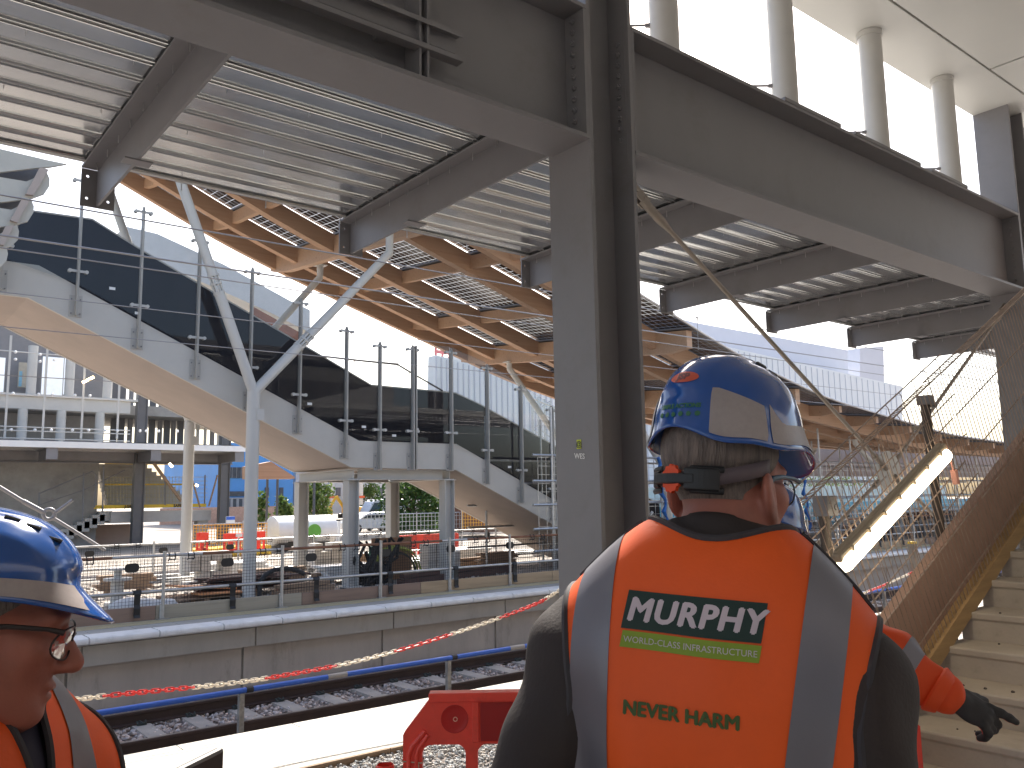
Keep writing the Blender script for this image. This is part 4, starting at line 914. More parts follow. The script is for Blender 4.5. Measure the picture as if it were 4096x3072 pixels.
def snet(f, xs, ys, zs, chunk=400000):
    """surface nets on a (possibly uneven) grid -> verts, quads"""
    X, Y, Z = np.meshgrid(xs, ys, zs, indexing='ij'); P = np.stack([X, Y, Z], -1).reshape(-1, 3)
    D = np.concatenate([f(P[i:i+chunk]) for i in range(0, len(P), chunk)]).reshape(X.shape); nx, ny, nz = X.shape
    ins = D < 0
    cs_ = [(i, j, k) for i in (0, 1) for j in (0, 1) for k in (0, 1)]
    cnt = sum(ins[i:nx-1+i, j:ny-1+j, k:nz-1+k].astype(int) for i, j, k in cs_); act = (cnt > 0) & (cnt < 8)
    idx = np.full(act.shape, -1); I = np.argwhere(act); idx[act] = np.arange(len(I))
    G = np.stack([X, Y, Z], -1); acc = np.zeros((len(I), 3)); n = np.zeros(len(I))
    for a in cs_:
        for ax in range(3):
            if a[ax]: continue
            b_ = list(a); b_[ax] = 1
            ia = tuple((I+np.array(a)).T); ib = tuple((I+np.array(b_)).T); da, db = D[ia], D[ib]; m_ = (da < 0) != (db < 0)
            t = np.where(m_, da/(da-db+1e-12), 0)[:, None]; acc += np.where(m_[:, None], G[ia]*(1-t)+G[ib]*t, 0); n += m_
    V = acc/n[:, None]; F = []
    for ax in range(3):
        o = [x for x in range(3) if x != ax]
        sl0 = [slice(None)]*3; sl1 = [slice(None)]*3; sl0[ax] = slice(0, -1); sl1[ax] = slice(1, None)
        e = ins[tuple(sl0)] != ins[tuple(sl1)]
        for q in o:
            s_ = [slice(None)]*3; s_[q] = slice(1, -1)
            pad = np.zeros_like(e); pad[tuple(s_)] = e[tuple(s_)]; e = pad
        E_ = np.argwhere(e)
        E_ = E_[(E_[:, o[0]] > 0) & (E_[:, o[1]] > 0) & (E_[:, o[0]] < act.shape[o[0]]) & (E_[:, o[1]] < act.shape[o[1]])]
        def g(d0, d1):
            J = E_.copy(); J[:, o[0]] -= d0; J[:, o[1]] -= d1; return idx[tuple(J.T)]
        q = np.stack([g(1, 1), g(0, 1), g(0, 0), g(1, 0)], 1); flip = ins[tuple(E_.T)]
        if ax == 1: flip = ~flip
        q[~flip] = q[~flip][:, ::-1]; F.append(q[(q >= 0).all(1)])
    return V, np.concatenate(F)
def mesh_obj(name, V, F, mats, parent, smooth=True):
    me = bpy.data.meshes.new(name); me.from_pydata(np.asarray(V).tolist(), [], [tuple(int(i) for i in f) for f in F]); me.update()
    for m_ in (mats if isinstance(mats, (list, tuple)) else [mats]): me.materials.append(m_)
    if smooth: me.polygons.foreach_set('use_smooth', [True]*len(me.polygons))
    o = bpy.data.objects.new(name, me); COL.objects.link(o); o.parent = parent; ORG[o.name] = Vector(); return o
def relax(V, F, it=2, lam=0.5):
    F = np.asarray(F); n = len(V)
    E_ = np.concatenate([F[:, [0, 1]], F[:, [1, 2]], F[:, [2, 3]], F[:, [3, 0]]]); E_ = np.concatenate([E_, E_[:, ::-1]])
    deg = np.bincount(E_[:, 0], minlength=n)[:, None].clip(1)
    for _ in range(it):
        S = np.zeros_like(V); np.add.at(S, E_[:, 0], V[E_[:, 1]]); V = V*(1-lam)+lam*S/deg
    return V
def vnorm(V, F):
    F = np.asarray(F); nrm = np.zeros_like(V); fn = np.cross(V[F[:, 2]]-V[F[:, 0]], V[F[:, 3]]-V[F[:, 1]])
    for k in range(4): np.add.at(nrm, F[:, k], fn)
    return nrm/(np.linalg.norm(nrm, axis=1)[:, None]+1e-12)
def region(V, F, f, off=0.0):
    """part of a mesh where f > 0, cut cleanly along f = 0 and lifted by off along the normals -> verts, faces(list), border loops"""
    N_ = vnorm(V, F); val = f(V); keep = (val[np.asarray(F)] > 0).any(1)
    pts, mp, faces = [], {}, []
    W = V+N_*off
    def vert(i):
        if ('v', i) not in mp: mp[('v', i)] = len(pts); pts.append(W[i])
        return mp[('v', i)]
    def cut(i, j):
        k = ('e', min(i, j), max(i, j))
        if k not in mp: t = val[i]/(val[i]-val[j]); mp[k] = len(pts); pts.append(W[i]*(1-t)+W[j]*t)
        return mp[k]
    for fc in np.asarray(F)[keep]:
        out = []
        for a in range(4):
            i, j = int(fc[a]), int(fc[(a+1) % 4])
            if val[i] > 0: out.append(vert(i))
            if (val[i] > 0) != (val[j] > 0): out.append(cut(i, j))
        if len(out) >= 3: faces.append(tuple(out))
    ed = {}
    for fc in faces:
        for a in range(len(fc)):
            e = (fc[a], fc[(a+1) % len(fc)]); ed[e] = 1
    bd = {a: b_ for a, b_ in ed if (b_, a) not in ed}; loops = []; seen = set()
    for s in list(bd):
        if s in seen: continue
        lp = [s]; seen.add(s); c = bd[s]
        while c in bd and c not in seen: lp.append(c); seen.add(c); c = bd[c]
        loops.append([Vector(pts[i]) for i in lp])
    return np.array(pts) if pts else np.zeros((0, 3)), faces, loops
def thick(o, t=0.003, off=0.0):
    s = o.modifiers.new('thickness', 'SOLIDIFY'); s.thickness = t; s.offset = off; return o
def sm(c, k=2):
    for _ in range(k): c = [(c[i-1]+c[i]*2+c[(i+1) % len(c)])/4 for i in range(len(c))]
    return c
def piping(name, loops, r, mt, parent, minlen=30, sel=None):
    b = B()
    for lp in loops:
        if len(lp) < minlen or (sel and not sel(lp)): continue
        c = sm(lp, 4)[::2]; b.tube(c+[c[0]], r, 6, cap=False)
    if b.v: return b.build(name, mt, parent, local=True, smooth=True)
def folds(P, amp, seed=0, fx=(22, 22, 5)):
    r = np.random.default_rng(seed); d = np.zeros(len(P))
    for _ in range(6):
        k = np.array(fx)*r.normal(0, 1, 3); ph = r.uniform(0, 6.28); w_ = r.normal(0, 3, 3)
        d += np.sin(P@k+ph+1.3*np.sin(P@w_+ph*2))
    return amp*d/3
def drape(ob, bvh, direction, lift):
    """project flat lettering onto a curved surface along direction"""
    d = Vector(direction).normalized()
    for v in ob.data.vertices:
        h = bvh.ray_cast(v.co-d*0.5, d)
        if h[0] is not None: v.co = h[0]-d*lift
def subdiv_mesh(me, L):
    bm = bmesh.new(); bm.from_mesh(me); bmesh.ops.triangulate(bm, faces=bm.faces)
    for _ in range(3):
        es = [e for e in bm.edges if e.calc_length() > L]
        if not es: break
        bmesh.ops.subdivide_edges(bm, edges=es, cuts=1)
    bm.to_mesh(me); bm.free()
m_skin = mat('skin', (0.39, 0.135, 0.09), 0.5, var=0.14, scale=18, bump=0.06, bscale=220, sss=0.12, dirt=((0.30,0.10,0.07), 0.5, 9))
m_hair = mat('grey_hair', (0.17, 0.13, 0.11), 0.55, var=0.55, scale=5, stretch=(30, 30, 2.5), bump=0.5, bscale=18)
m_jack = mat('dark_jacket', (0.032, 0.022, 0.020), 0.75, var=0.15, scale=4, bump=0.12, bscale=160)
m_vest = mat('orange_hi_vis', (0.88, 0.105, 0.006), 0.6, var=0.05, scale=3, bump=0.05, bscale=260)
m_refl = mat('reflective_tape', (0.20, 0.19, 0.215), 0.38, metal=0.25, var=0.06, scale=2, bump=0.03, bscale=300)
m_helm = mat('blue_helmet', (0.012, 0.082, 0.33), 0.16, var=0.04, scale=2, coat=0.7, rvar=0.04)
m_htape = mat('helmet_tape', (0.36, 0.31, 0.30), 0.42, metal=0.1, var=0.07, scale=120)
m_trim = mat('dark_trim', (0.045, 0.04, 0.045), 0.7); m_grn = mat('dark_green_print', (0.006, 0.028, 0.02), 0.6); m_lime = mat('lime_print', (0.24, 0.34, 0.02), 0.6)
m_gtx = mat('green_lettering', (0.055, 0.10, 0.02), 0.6); m_pink = mat('pale_lettering', (0.62, 0.52, 0.56), 0.6); m_trou = mat('dark_trousers', (0.03, 0.03, 0.04), 0.8)
m_strap = mat('grey_strap', (0.12, 0.09, 0.10), 0.6); m_org = mat('orange_knob', (0.75, 0.07, 0.01), 0.5); m_boot = mat('boots', (0.03, 0.022, 0.015), 0.7)
m_helm_in = M['black']
def head_parts(aged=True):
    """head in its own frame: origin between the ears, +y forward, +z up"""
    fs = [ell((0, -0.016, 0.045), (0.077, 0.100, 0.088)), ell((0, 0.036, -0.042), (0.058, 0.062, 0.072)), ell((0, 0.083, -0.100), (0.022, 0.017, 0.016))]
    fs += [ell((s*0.044, 0.056, -0.018), (0.024, 0.026, 0.022)) for s in (-1, 1)]+[cone((s*0.055, 0.0, -0.055), (s*0.028, 0.07, -0.098), 0.022, 0.018) for s in (-1, 1)]
    fs += [ell((0, 0.080, 0.026), (0.052, 0.016, 0.012))]
    f = uni(fs, 0.028)
    f = sub(f, [ell((s*0.032, 0.102, 0.004), (0.019, 0.014, 0.012)) for s in (-1, 1)], 0.012)
    f = uni([f]+[ell((s*0.031, 0.081, 0.003), (0.0125, 0.0125, 0.0125)) for s in (-1, 1)], 0.004)
    nose = uni([cone((0, 0.086, 0.012), (0, 0.117, -0.030), 0.009, 0.0125), ell((0, 0.116, -0.034), (0.013, 0.013, 0.011))]+[ell((s*0.013, 0.104, -0.038), (0.009, 0.011, 0.008)) for s in (-1, 1)], 0.008)
    f = uni([f, nose], 0.010)
    lips = uni([ell((0, 0.094, -0.0635), (0.023, 0.012, 0.0065)), ell((0, 0.092, -0.0765), (0.020, 0.012, 0.0075))], 0.004)
    f = uni([f, lips], 0.008); f = sub(f, [ell((0, 0.106, -0.0700), (0.024, 0.012, 0.0018))], 0.003)
    for s in (-1, 1):
        R = rot3('x', 0.25)@rot3('z', s*0.35)
        ear = sub(ell((s*0.083, -0.008, -0.020), (0.009, 0.022, 0.036), R), [ell((s*0.093, 0.0, -0.018), (0.008, 0.011, 0.019), R)], 0.004)
        ear = uni([ear, ell((s*0.078, 0.004, -0.052), (0.008, 0.009, 0.011))], 0.008)
        f = uni([f, ear], 0.006)
    return f
def helmet(parent, Mh, logo=True, tape_side=True):
    """safety helmet in the head frame (Mh: 4x4 head-to-person matrix): dome, raised crown band, peak, skirt dips, tape"""
    na, nh = 72, 26; rx, ry, hz = 0.106, 0.134, 0.132; zb = 0.062
    rings = []
    def rim(a):          # a = 0 at the front (+y), going to the right (+x)
        c = math.cos(a); back = max(0.0, -c)
        s_ = abs(math.sin(a))
        d = -0.004-0.013*math.exp(-((abs(math.degrees(a) if a <= math.pi else 360-math.degrees(a))-100)/26)**2)-0.010*math.exp(-((abs(math.degrees(a) if a <= math.pi else 360-math.degrees(a))-140)/18)**2)
        d += 0.012*math.exp(-((abs(math.degrees(a) if a <= math.pi else 360-math.degrees(a))-180)/22)**2)-0.010*math.exp(-((abs(math.degrees(a) if a <= math.pi else 360-math.degrees(a)))/34)**2)
        return zb+d
    def P(a, t):
        """t 0 at the rim .. 1 at the crown"""
        e = 2.35; th = t*math.pi/2; cz, sz = math.cos(th)**(2/e), math.sin(th)**(2/e)
        z0 = rim(a); z = z0+(zb+hz-z0)*sz; x, y = rx*cz*math.sin(a), ry*cz*math.cos(a)
        if y < 0: y *= 0.96
        fl = max(0.0, 1-t/0.10); x *= 1+0.045*fl**2; y *= 1+0.035*fl**2
        band = 0.0045*(1/(1+math.exp((abs(x)-0.040)/0.0025)))*min(1, max(0, (t-0.22)/0.05))
        rib = 0.0016*math.exp(-((abs(x)-0.078)/0.004)**2)*min(1, max(0, (t-0.3)/0.1))
        r_ = 1+(band+rib)/0.12; p = Vector((x*r_, y*r_, zb+(z-zb)*(r_ if z > zb else 1)))
        pk = max(0.0, math.cos(a)); g = max(0, 1-t/0.13)
        if pk > 0: p.y += 0.052*pk**2.2*g**1.2; p.z -= 0.018*pk**2*g
        return p
    ts = [0, 0.012, 0.03, 0.05, 0.075, 0.10, 0.13]+[0.13+0.87*(k+1)/(nh-6) for k in range(nh-6)]
    ts[-1] = 0.985
    V = [P(2*math.pi*k/na, t) for t in ts for k in range(na)]; F = []
    for i in range(len(ts)-1):
        for k in range(na): F.append((i*na+k, (i+1)*na+k, (i+1)*na+(k+1) % na, i*na+(k+1) % na))
    top = len(V); V.append(Vector((0, 0, zb+hz*1.035))); e = (len(ts)-1)*na
    tri = [(e+k, top, e+(k+1) % na) for k in range(na)]
    W = [Mh@p for p in V]
    sh = mesh_obj('helmet', [tuple(p) for p in W], F+tri, m_helm, parent); thick(sh, 0.0030, 1.0)
    sh.modifiers['thickness'].offset = -1.0
    Vn = np.array([tuple(p) for p in V]); Wn = np.array([tuple(p) for p in W]); Fq = np.array(F)
    A_ = np.degrees(np.arctan2(Vn[:, 0], Vn[:, 1])); tt = np.concatenate([np.repeat(ts, na), [1.0]])
    def tape(nm, fun, mt, off=0.0012):
        pts, fc, lp = region(Wn, Fq, lambda X: fun(A_, Vn[:, 2], tt), off)
        if len(fc): return mesh_obj(nm, pts, fc, mt, sh)
    for s in ((-1, 1) if tape_side else ()):
        def big(a, z, t, s=s): a = a*s; return np.minimum.reduce([a-112, 153-a, (0.106-0.0006*(153-a))-z, z-(0.020+0.0004*np.abs(a-133))-0.006, t-0.015])*1.0*np.where(True, 1, 1)
        def fr(a, z, t, s=s): a = a*s; return np.minimum.reduce([(a-42)*0.02, (109.5-a)*0.02, (0.052+0.028*np.clip((a-75)/35, 0, 1))-z, t-0.018])
        tape('reflective_tape', lambda a, z, t: np.minimum(np.minimum((a*s-112)*0.02, (155-a*s)*0.02), np.minimum(0.128-0.0006*np.maximum(0, 150-a*s)-z, t-0.02)), m_htape)
        tape('reflective_tape', lambda a, z, t: np.minimum(np.minimum((a*s-18)*0.02, (109.5-a*s)*0.02), np.minimum((0.125+0.14*np.clip((a*s-92)/17.5, 0, 1)**1.5-t)*0.15, (t-0.02)*0.15)), m_htape)
    # vents along the crown band
    b = B()
    for s in (-1, 1):
        for yv in (0.02, 0.05, 0.078):
            pz = Vector((s*0.0445, yv, 0)); a = math.atan2(pz.x, pz.y)
            best = min(range(len(V)), key=lambda i: (V[i].x-pz.x)**2+(V[i].y-pz.y)**2-0.0001*V[i].z); p = V[best]
            b.tube([p+Vector((0, -0.010, 0.0012)), p+Vector((0, 0.010, -0.002))], 0.004, 6)
    b.v = [tuple(Mh@Vector(v)) for v in b.v]; b.build('vents', M['black'], sh, local=True)
    bvh = BVHTree.FromPolygons([tuple(p) for p in W], F+tri)
    return sh, bvh, P
def body_mesh(parent, Mh, torso, head=True, zsplit=1.42, aged=True):
    Mi = np.array(Mh.inverted()); hp = head_parts(aged); hc = np.array(Mh.translation)
    def f(Pt):
        d = torso(Pt); m_ = (np.linalg.norm(Pt-hc, axis=1) < 0.28)
        if m_.any():
            q = Pt[m_]@Mi[:3, :3].T+Mi[:3, 3]; h = hp(q); e = d[m_]; k = 0.02; hh = np.clip(0.5+0.5*(h-e)/k, 0, 1); d[m_] = h*(1-hh)+e*hh-k*hh*(1-hh)
        return d
    def axis(c, half, fine, lo, hi, coarse):
        a = np.arange(c-half, c+half, fine); l = np.arange(lo, c-half-coarse*0.5, coarse); h = np.arange(c+half+coarse*0.5, hi, coarse); return np.concatenate([l, a, h])
    xs = axis(hc[0], 0.125, 0.004, -0.5, 0.5, 0.02); ys = axis(hc[1], 0.15, 0.004, -0.35, 0.6, 0.02); zs = axis(hc[2]-0.02, 0.165, 0.004, -0.02, hc[2]+0.25, 0.025)
    V, F = snet(f, xs, ys, zs); return V, F
def skeleton(J, infl=0.0, legs=True, arms=True, neck=True):
    fs = [ell((0, 0.0, 1.33), (0.205+infl, 0.125+infl, 0.26)), ell((0, 0.005, 1.06), (0.175+infl, 0.115+infl, 0.22)), ell((0, 0, 0.93), (0.18+infl, 0.125+infl, 0.15))]
    for s in ('L', 'R'):
        sh, el, wr = J['sh'+s], J['el'+s], J['wr'+s]
        fs.append(cone((sh[0]*0.30, -0.02, 1.525), (sh[0]*0.92, sh[1], sh[2]), 0.062+infl*0.7, 0.062+infl))
        if arms: fs += [cone(sh, el, 0.062+infl, 0.050+infl), cone(el, wr, 0.050+infl, 0.036+infl*0.8)]
        if legs:
            x = (-1 if s == 'L' else 1)*0.095
            fs += [cone((x, 0, 0.88), (x*1.05, 0.01, 0.48), 0.085+infl, 0.058+infl), cone((x*1.05, 0.01, 0.48), (x*1.1, -0.02, 0.09), 0.056+infl, 0.042+infl), cone((x*1.1, -0.03, 0.05), (x*1.25, 0.14, 0.035), 0.045, 0.035)]
    return fs
def helper_limbs(parent, J, boots=True, infl=0.012):
    """trousers and boots"""
    fs = []; bf = []
    for s in (-1, 1):
        x = s*0.095
        fs += [cone((x, 0, 0.90), (x*1.05, 0.01, 0.48), 0.095, 0.072), cone((x*1.05, 0.01, 0.48), (x*1.1, -0.02, 0.10), 0.070, 0.062)]
        bf += [cone((x*1.1, -0.025, 0.20), (x*1.1, -0.03, 0.06), 0.056, 0.054), cone((x*1.1, -0.03, 0.056), (x*1.25, 0.15, 0.05), 0.054, 0.046)]
    f = uni(fs+[ell((0, 0, 0.95), (0.20, 0.14, 0.14))], 0.03); V, F = snet(lambda P: f(P)+folds(P, 0.004, 3, (30, 30, 14)), np.arange(-0.3, 0.3, 0.016), np.arange(-0.22, 0.25, 0.016), np.arange(0.06, 1.12, 0.018)); mesh_obj('trousers', V, F, m_trou, parent)
    g = uni(bf, 0.02); V, F = snet(lambda P: np.maximum(g(P), 0.004-P[:, 2]), np.arange(-0.3, 0.3, 0.012), np.arange(-0.15, 0.28, 0.012), np.arange(-0.02, 0.28, 0.012)); mesh_obj('boots', V, F, m_boot, parent)
def glove_sdf(bend, spread=0.0, thumb=(0.6, 0.4)):
    """right glove: wrist at the origin, fingers along +y, palm facing -z, thumb on the -x side. bend: per finger (knuckle, middle) angles for index, middle, ring, little"""
    fs = [ell((0, 0.048, 0), (0.043, 0.052, 0.0165)), cone((0, -0.02, 0), (0, 0.02, 0), 0.030, 0.030, (1, 1, 1.35))]; tips = []
    for k, (x, L) in enumerate(((-0.030, 0.074), (-0.010, 0.082), (0.011, 0.076), (0.030, 0.060))):
        p = np.array((x, 0.090-0.005*abs(k-1), 0.0)); a = 0.0; fan = (x/0.03)*spread
        for seg, (q, bnd) in enumerate(((0.45, bend[k][0]), (0.30, bend[k][1]), (0.25, bend[k][1]*0.7))):
            a += bnd; d = np.array((math.sin(fan)*math.cos(a), math.cos(a)*math.cos(fan), -math.sin(a))); e = p+d*L*q; r0 = (0.0105, 0.0098, 0.0090)[seg]; fs.append(cone(p, e, r0, r0-0.0008)); p = e
        tips.append(p)
    t0 = np.array((-0.034, 0.028, -0.006)); t1 = t0+np.array((-0.030, 0.028*thumb[1]+0.012, -0.010-0.02*thumb[0])); t2 = t1+np.array((-0.014, 0.026, -0.010*thumb[0])); fs += [cone(t0, t1, 0.0155, 0.0125), cone(t1, t2, 0.0125, 0.0105)]; tips.append(t2)
    return fs, tips
def glove(parent, name, Mg, bend, mt, spread=0.1, thumb=(0.6, 0.4), flip=False, tipmat=None, palm=None):
    fs, tips = glove_sdf(bend, spread, thumb); f = uni(fs, 0.008)
    V, F = snet(f, np.arange(-0.10, 0.075, 0.0035), np.arange(-0.06, 0.20, 0.0035), np.arange(-0.12, 0.05, 0.0035)); V = relax(V, F, 1, 0.4)
    pts = [V.copy()]
    if flip: V = V*np.array((-1, 1, 1)); F = F[:, ::-1]
    W = [tuple(Mg@Vector(v)) for v in V]; g = mesh_obj(name, W, F, mt, parent)
    if tipmat:                                                     # orange underside of the fingers
        Wn = np.array(W); loc = pts[0]; nl = vnorm(loc, F if not flip else F[:, ::-1])
        pt, fc, lp = region(Wn, F, lambda X: np.minimum((-nl[:, 2]-0.35)*0.03, (loc[:, 1]-0.070)), 0.0008)
        if len(fc): mesh_obj('finger_dip', pt, fc, tipmat, g)
    return g
# ------------------------------------------------------------------ placing people
def person(label, phi, scale, head_world, hl, roll=0.0):
    """root at the feet; hl = head centre in the person's own frame"""
    R = Euler((0, roll, -phi)).to_matrix()
    off = R @ (Vector(hl)*scale)
    t = thing('person', (head_world.x-off.x, head_world.y-off.y, 0), label, 'person'); t.rotation_euler = (0, roll, -phi); t.scale = (scale,)*3
    Mw = Matrix.Translation(t.location) @ R.to_4x4() @ Matrix.Scale(scale, 4)
    return t, Mw.inverted()
def clothes(t, J, seed, m_j, infl, collar, vest=True, vest_mat=None, strip=((0.124, 0.180), (0.124, 0.180)), sleeve_r=(0.075, 0.062, 0.05), zlo=0.80, arm_w=None, cell=0.0085, neck_r=0.083, neck_z=(1.532, 0), skew=(0.0, 0.0), vn=0.075, ns=0.62):
    fs = skeleton(J, infl, legs=False, arms=False); tor = uni(fs, 0.05)
    arms = []
    for s in 'LR': arms.append(uni([cone(J['sh'+s], J['el'+s], sleeve_r[0], sleeve_r[1]), cone(J['el'+s], J['wr'+s], sleeve_r[1], sleeve_r[2])], 0.03))
    body = uni([tor]+arms, 0.035)
    c0, c1, r0, r1 = collar; cc = cone(c0, c1, r0, r1); ax = (np.array(c1)-np.array(c0)); ax /= np.linalg.norm(ax)
    col = lambda P: np.maximum(cc(P), (P-np.array(c1))@ax)
    zn, nx = neck_z
    def edge(P):
        z = P[:, 2]; a = np.interp(z, [0.7, 1.12, 1.26, 1.36, 1.44, 1.52], [0.235, 0.215, 0.195, 0.186, 0.200, 0.222])
        n = np.sqrt((P[:, 0]*0.92)**2+(P[:, 1]-0.015)**2)-neck_r; back = P[:, 1] < 0.0
        n = np.where(z > 1.44, np.where(back, np.maximum(n-0.0, np.minimum(zn-z-0.10*np.abs(P[:, 0]), 0.05)*1.0), n), 0.05); n2 = np.where((P[:, 1] > 0) & (z > 1.33), np.abs(P[:, 0])*1.0-vn*(z-1.33)/0.2, 0.05)
        n = np.where(z > 1.40, np.clip(np.maximum(zn-ns*np.maximum(0, P[:, 1]+0.03)-z, np.sqrt((P[:, 0]*0.95)**2+(P[:, 1]-0.01)**2)-0.100), -0.2, 0.05), 0.05)
        return np.minimum.reduce([a-np.abs(P[:, 0]), n, n2, z-(zlo-0.03)])
    jk = lambda P: np.maximum(uni([body, col], 0.015)(P)+folds(P, 0.0085, seed, (30, 30, 14))+(0.014*np.clip(edge(P)/0.03, 0, 1) if vest else 0), zlo-P[:, 2])
    allx = [J[k][0] for k in J]; ally = [J[k][1] for k in J]; zs = [J[k][2] for k in J]
    V, F = snet(jk, np.arange(min(allx+[-0.24])-0.11, max(allx+[0.24])+0.11, cell), np.arange(min(ally+[-0.16])-0.10, max(ally+[0.16])+0.11, cell), np.arange(min(zs+[zlo])-0.12, 1.68, cell))
    V = relax(V, F, 2, 0.5)
    jo = mesh_obj('jacket', V, F, m_j, t)
    if not vest: return jo, V, F, None, None, None
    # vest: its own draped surface with broad folds, cut at neckline and armholes
    vj = lambda P: np.maximum(uni([tor, lambda Q: uni(arms, 0.02)(Q)+0.02], 0.04)(P)-0.009+folds(P, 0.022, seed+9, (30, 20, 6.0))*np.clip((1.50-P[:, 2])/0.22, 0.10, 1), zlo-0.06-P[:, 2])
    VV, FV = snet(vj, np.arange(-0.33, 0.33, cell), np.arange(-0.26, 0.30, cell), np.arange(zlo-0.08, 1.66, cell)); VV = relax(VV, FV, 2, 0.5)
    pt, fc, lp = region(VV, FV, edge, 0.0)
    ve = mesh_obj('vest', pt, fc, vest_mat or m_vest, t); thick(ve, 0.004, -1.0)
    piping('binding', lp, 0.0052, m_trim, ve)
    bvh = BVHTree.FromPolygons([tuple(v) for v in VV], [tuple(int(i) for i in f) for f in FV])
    for s in (-1, 1):
        g = lambda P, s=s: np.minimum(edge(P)-0.002, np.minimum(P[:, 0]*s-skew[(s+1)//2]*(P[:, 2]-1.36)-strip[(s+1)//2][0], strip[(s+1)//2][1]+skew[(s+1)//2]*(P[:, 2]-1.36)-P[:, 0]*s))
        q, fq, l2 = region(VV, FV, g, 0.0016); mesh_obj('reflective_strip', q, fq, m_refl, ve)
    g = lambda P: np.minimum(edge(P)-0.002, 0.027-np.abs(P[:, 2]-0.97)); q, fq, l2 = region(VV, FV, g, 0.0022); mesh_obj('reflective_strip', q, fq, m_refl, ve)
    # shoulder seam piping
    for s in (-1, 1):
        b = B(); c = []
        for k in range(15):
            x = s*(0.085+0.130*k/14); h = bvh.ray_cast(Vector((x, -0.012, 1.75)), Vector((0, 0, -1)))
            if h[0] is not None and edge(np.array([tuple(h[0])]))[0] > 0.003: c.append(h[0]+Vector((0, 0, 0.002)))
        if len(c) > 3: b.tube(c, 0.004, 6); b.build('shoulder_piping', m_trim, ve, local=True, smooth=True)
    return jo, V, F, ve, bvh, edge
def on_back(ve, bvh, s, size, mt, x, z, name, off=0.0, shear=0.0, space=1.0, lift=0.0016, front=False, rot=0.0, bold=0.0):
    xd = (1, 0, rot) if not front else (-1, 0, rot)
    ob = text_mesh(name, s, size, mt, (x, -0.5 if not front else 0.5, z), xd, (-rot, 0, 1) if not front else (rot, 0, 1), None, off=off, shear=shear, space=space, ext=0)
    ob.parent = ve; subdiv_mesh(ob.data, 0.012)
    if bold:
        bm = bmesh.new()
        for k, (dx, dz) in enumerate(((0, 0), (bold, 0), (-bold, 0), (0, bold*0.7), (0, -bold*0.7))):
            n0 = len(bm.verts); bm.from_mesh(ob.data); bm.verts.ensure_lookup_table()
            for v in bm.verts[n0:]: v.co += Vector((dx, 0, dz))
        bm.to_mesh(ob.data); bm.free()
    drape(ob, bvh, (0, 1, 0) if not front else (0, -1, 0), lift)
    if bold:
        n1 = len(ob.data.vertices)//5
        for i, v in enumerate(ob.data.vertices): v.co.y += (-1 if not front else 1)*0.00012*(i//n1)
    return ob
def patch(ve, bvh, x0, x1, z0, z1, mt, name, lift=0.0010, skew=0.0, front=False):
    b = B(); n, m_ = 16, 5; y = -0.5 if not front else 0.5
    b.add([(x0+(x1-x0)*i/n+skew*(j/m_-0.5), y, z0+(z1-z0)*j/m_) for j in range(m_+1) for i in range(n+1)], [(j*(n+1)+i, j*(n+1)+i+1, (j+1)*(n+1)+i+1, (j+1)*(n+1)+i) for j in range(m_) for i in range(n)])
    o = b.build(name, mt, ve, local=True); drape(o, bvh, (0, 1, 0) if not front else (0, -1, 0), lift); return o
def head_matrix(hl, yaw, pitch, rl=0.0): return Matrix.Translation(hl) @ Euler((0, 0, yaw)).to_matrix().to_4x4() @ Euler((pitch, rl, 0)).to_matrix().to_4x4()
def on_head(Mh, pts): return [Mh @ Vector(p) for p in pts]
def hair(t, Vb, Fb, Mh, fn, off=0.0025):
    Mi = np.array(Mh.inverted())
    def f(P): return fn(P@Mi[:3, :3].T+Mi[:3, 3])
    pt, fc, lp = region(Vb, Fb, f, off); return mesh_obj('hair', pt, fc, m_hair, t)
HAIRF = lambda q: np.minimum.reduce([np.interp(q[:, 2], [-0.07, -0.02, 0.02, 0.06], [-0.065, -0.045, 0.015, 0.06])-q[:, 1], q[:, 2]+0.030, 0.0795-np.abs(q[:, 0])])
def glasses(t, Mh, mframe, mlens):
    b = B()
    for s in (-1, 1):
        b.tube(on_head(Mh, [(s*0.084, -0.012, -0.008), (s*0.0835, -0.002, 0.006), (s*0.079, 0.03, 0.012), (s*0.071, 0.075, 0.014), (s*0.066, 0.094, 0.012)]), [0.0045, 0.0045, 0.0035, 0.003, 0.004], 8)
    g = b.build('glasses', mframe, t, local=True, smooth=True)
    for s in (-1, 1):
        lens = []; rim_ = []
        for k in range(24):
            a = 2*math.pi*k/24; x = s*0.036+0.030*math.cos(a)*(1-0.12*math.sin(a)); z = -0.004+0.021*math.sin(a); y = 0.108-0.55*(abs(x)-0.01)**2*14
            rim_.append((x, y, z))
        q = on_head(Mh, rim_); b = B(); b.tube(q+[q[0]], 0.0014, 6, cap=False); b.build('lens_rim', mframe, g, local=True, smooth=True)
        b = B(); c = sum((Vector(p) for p in q), Vector())/24; b.v = [tuple(p) for p in q]+[tuple(c)]; b.f = [(k, (k+1) % 24, 24) for k in range(24)]; b.mi = [0]*24; b.build('lens', mlens, g, local=True)
    b = B(); b.tube(on_head(Mh, [(-0.010, 0.108, 0.002), (0, 0.110, 0.005), (0.010, 0.108, 0.002)]), 0.0016, 6); b.build('bridge', mframe, g, local=True)
    return g
m_lens = glass('spectacle_lens', alpha=0.93, refl=0.35); m_frame = mat('spectacle_frame', (0.03, 0.02, 0.02), 0.35); m_frame_b = mat('blue_grey_frame', (0.05, 0.10, 0.14), 0.35)
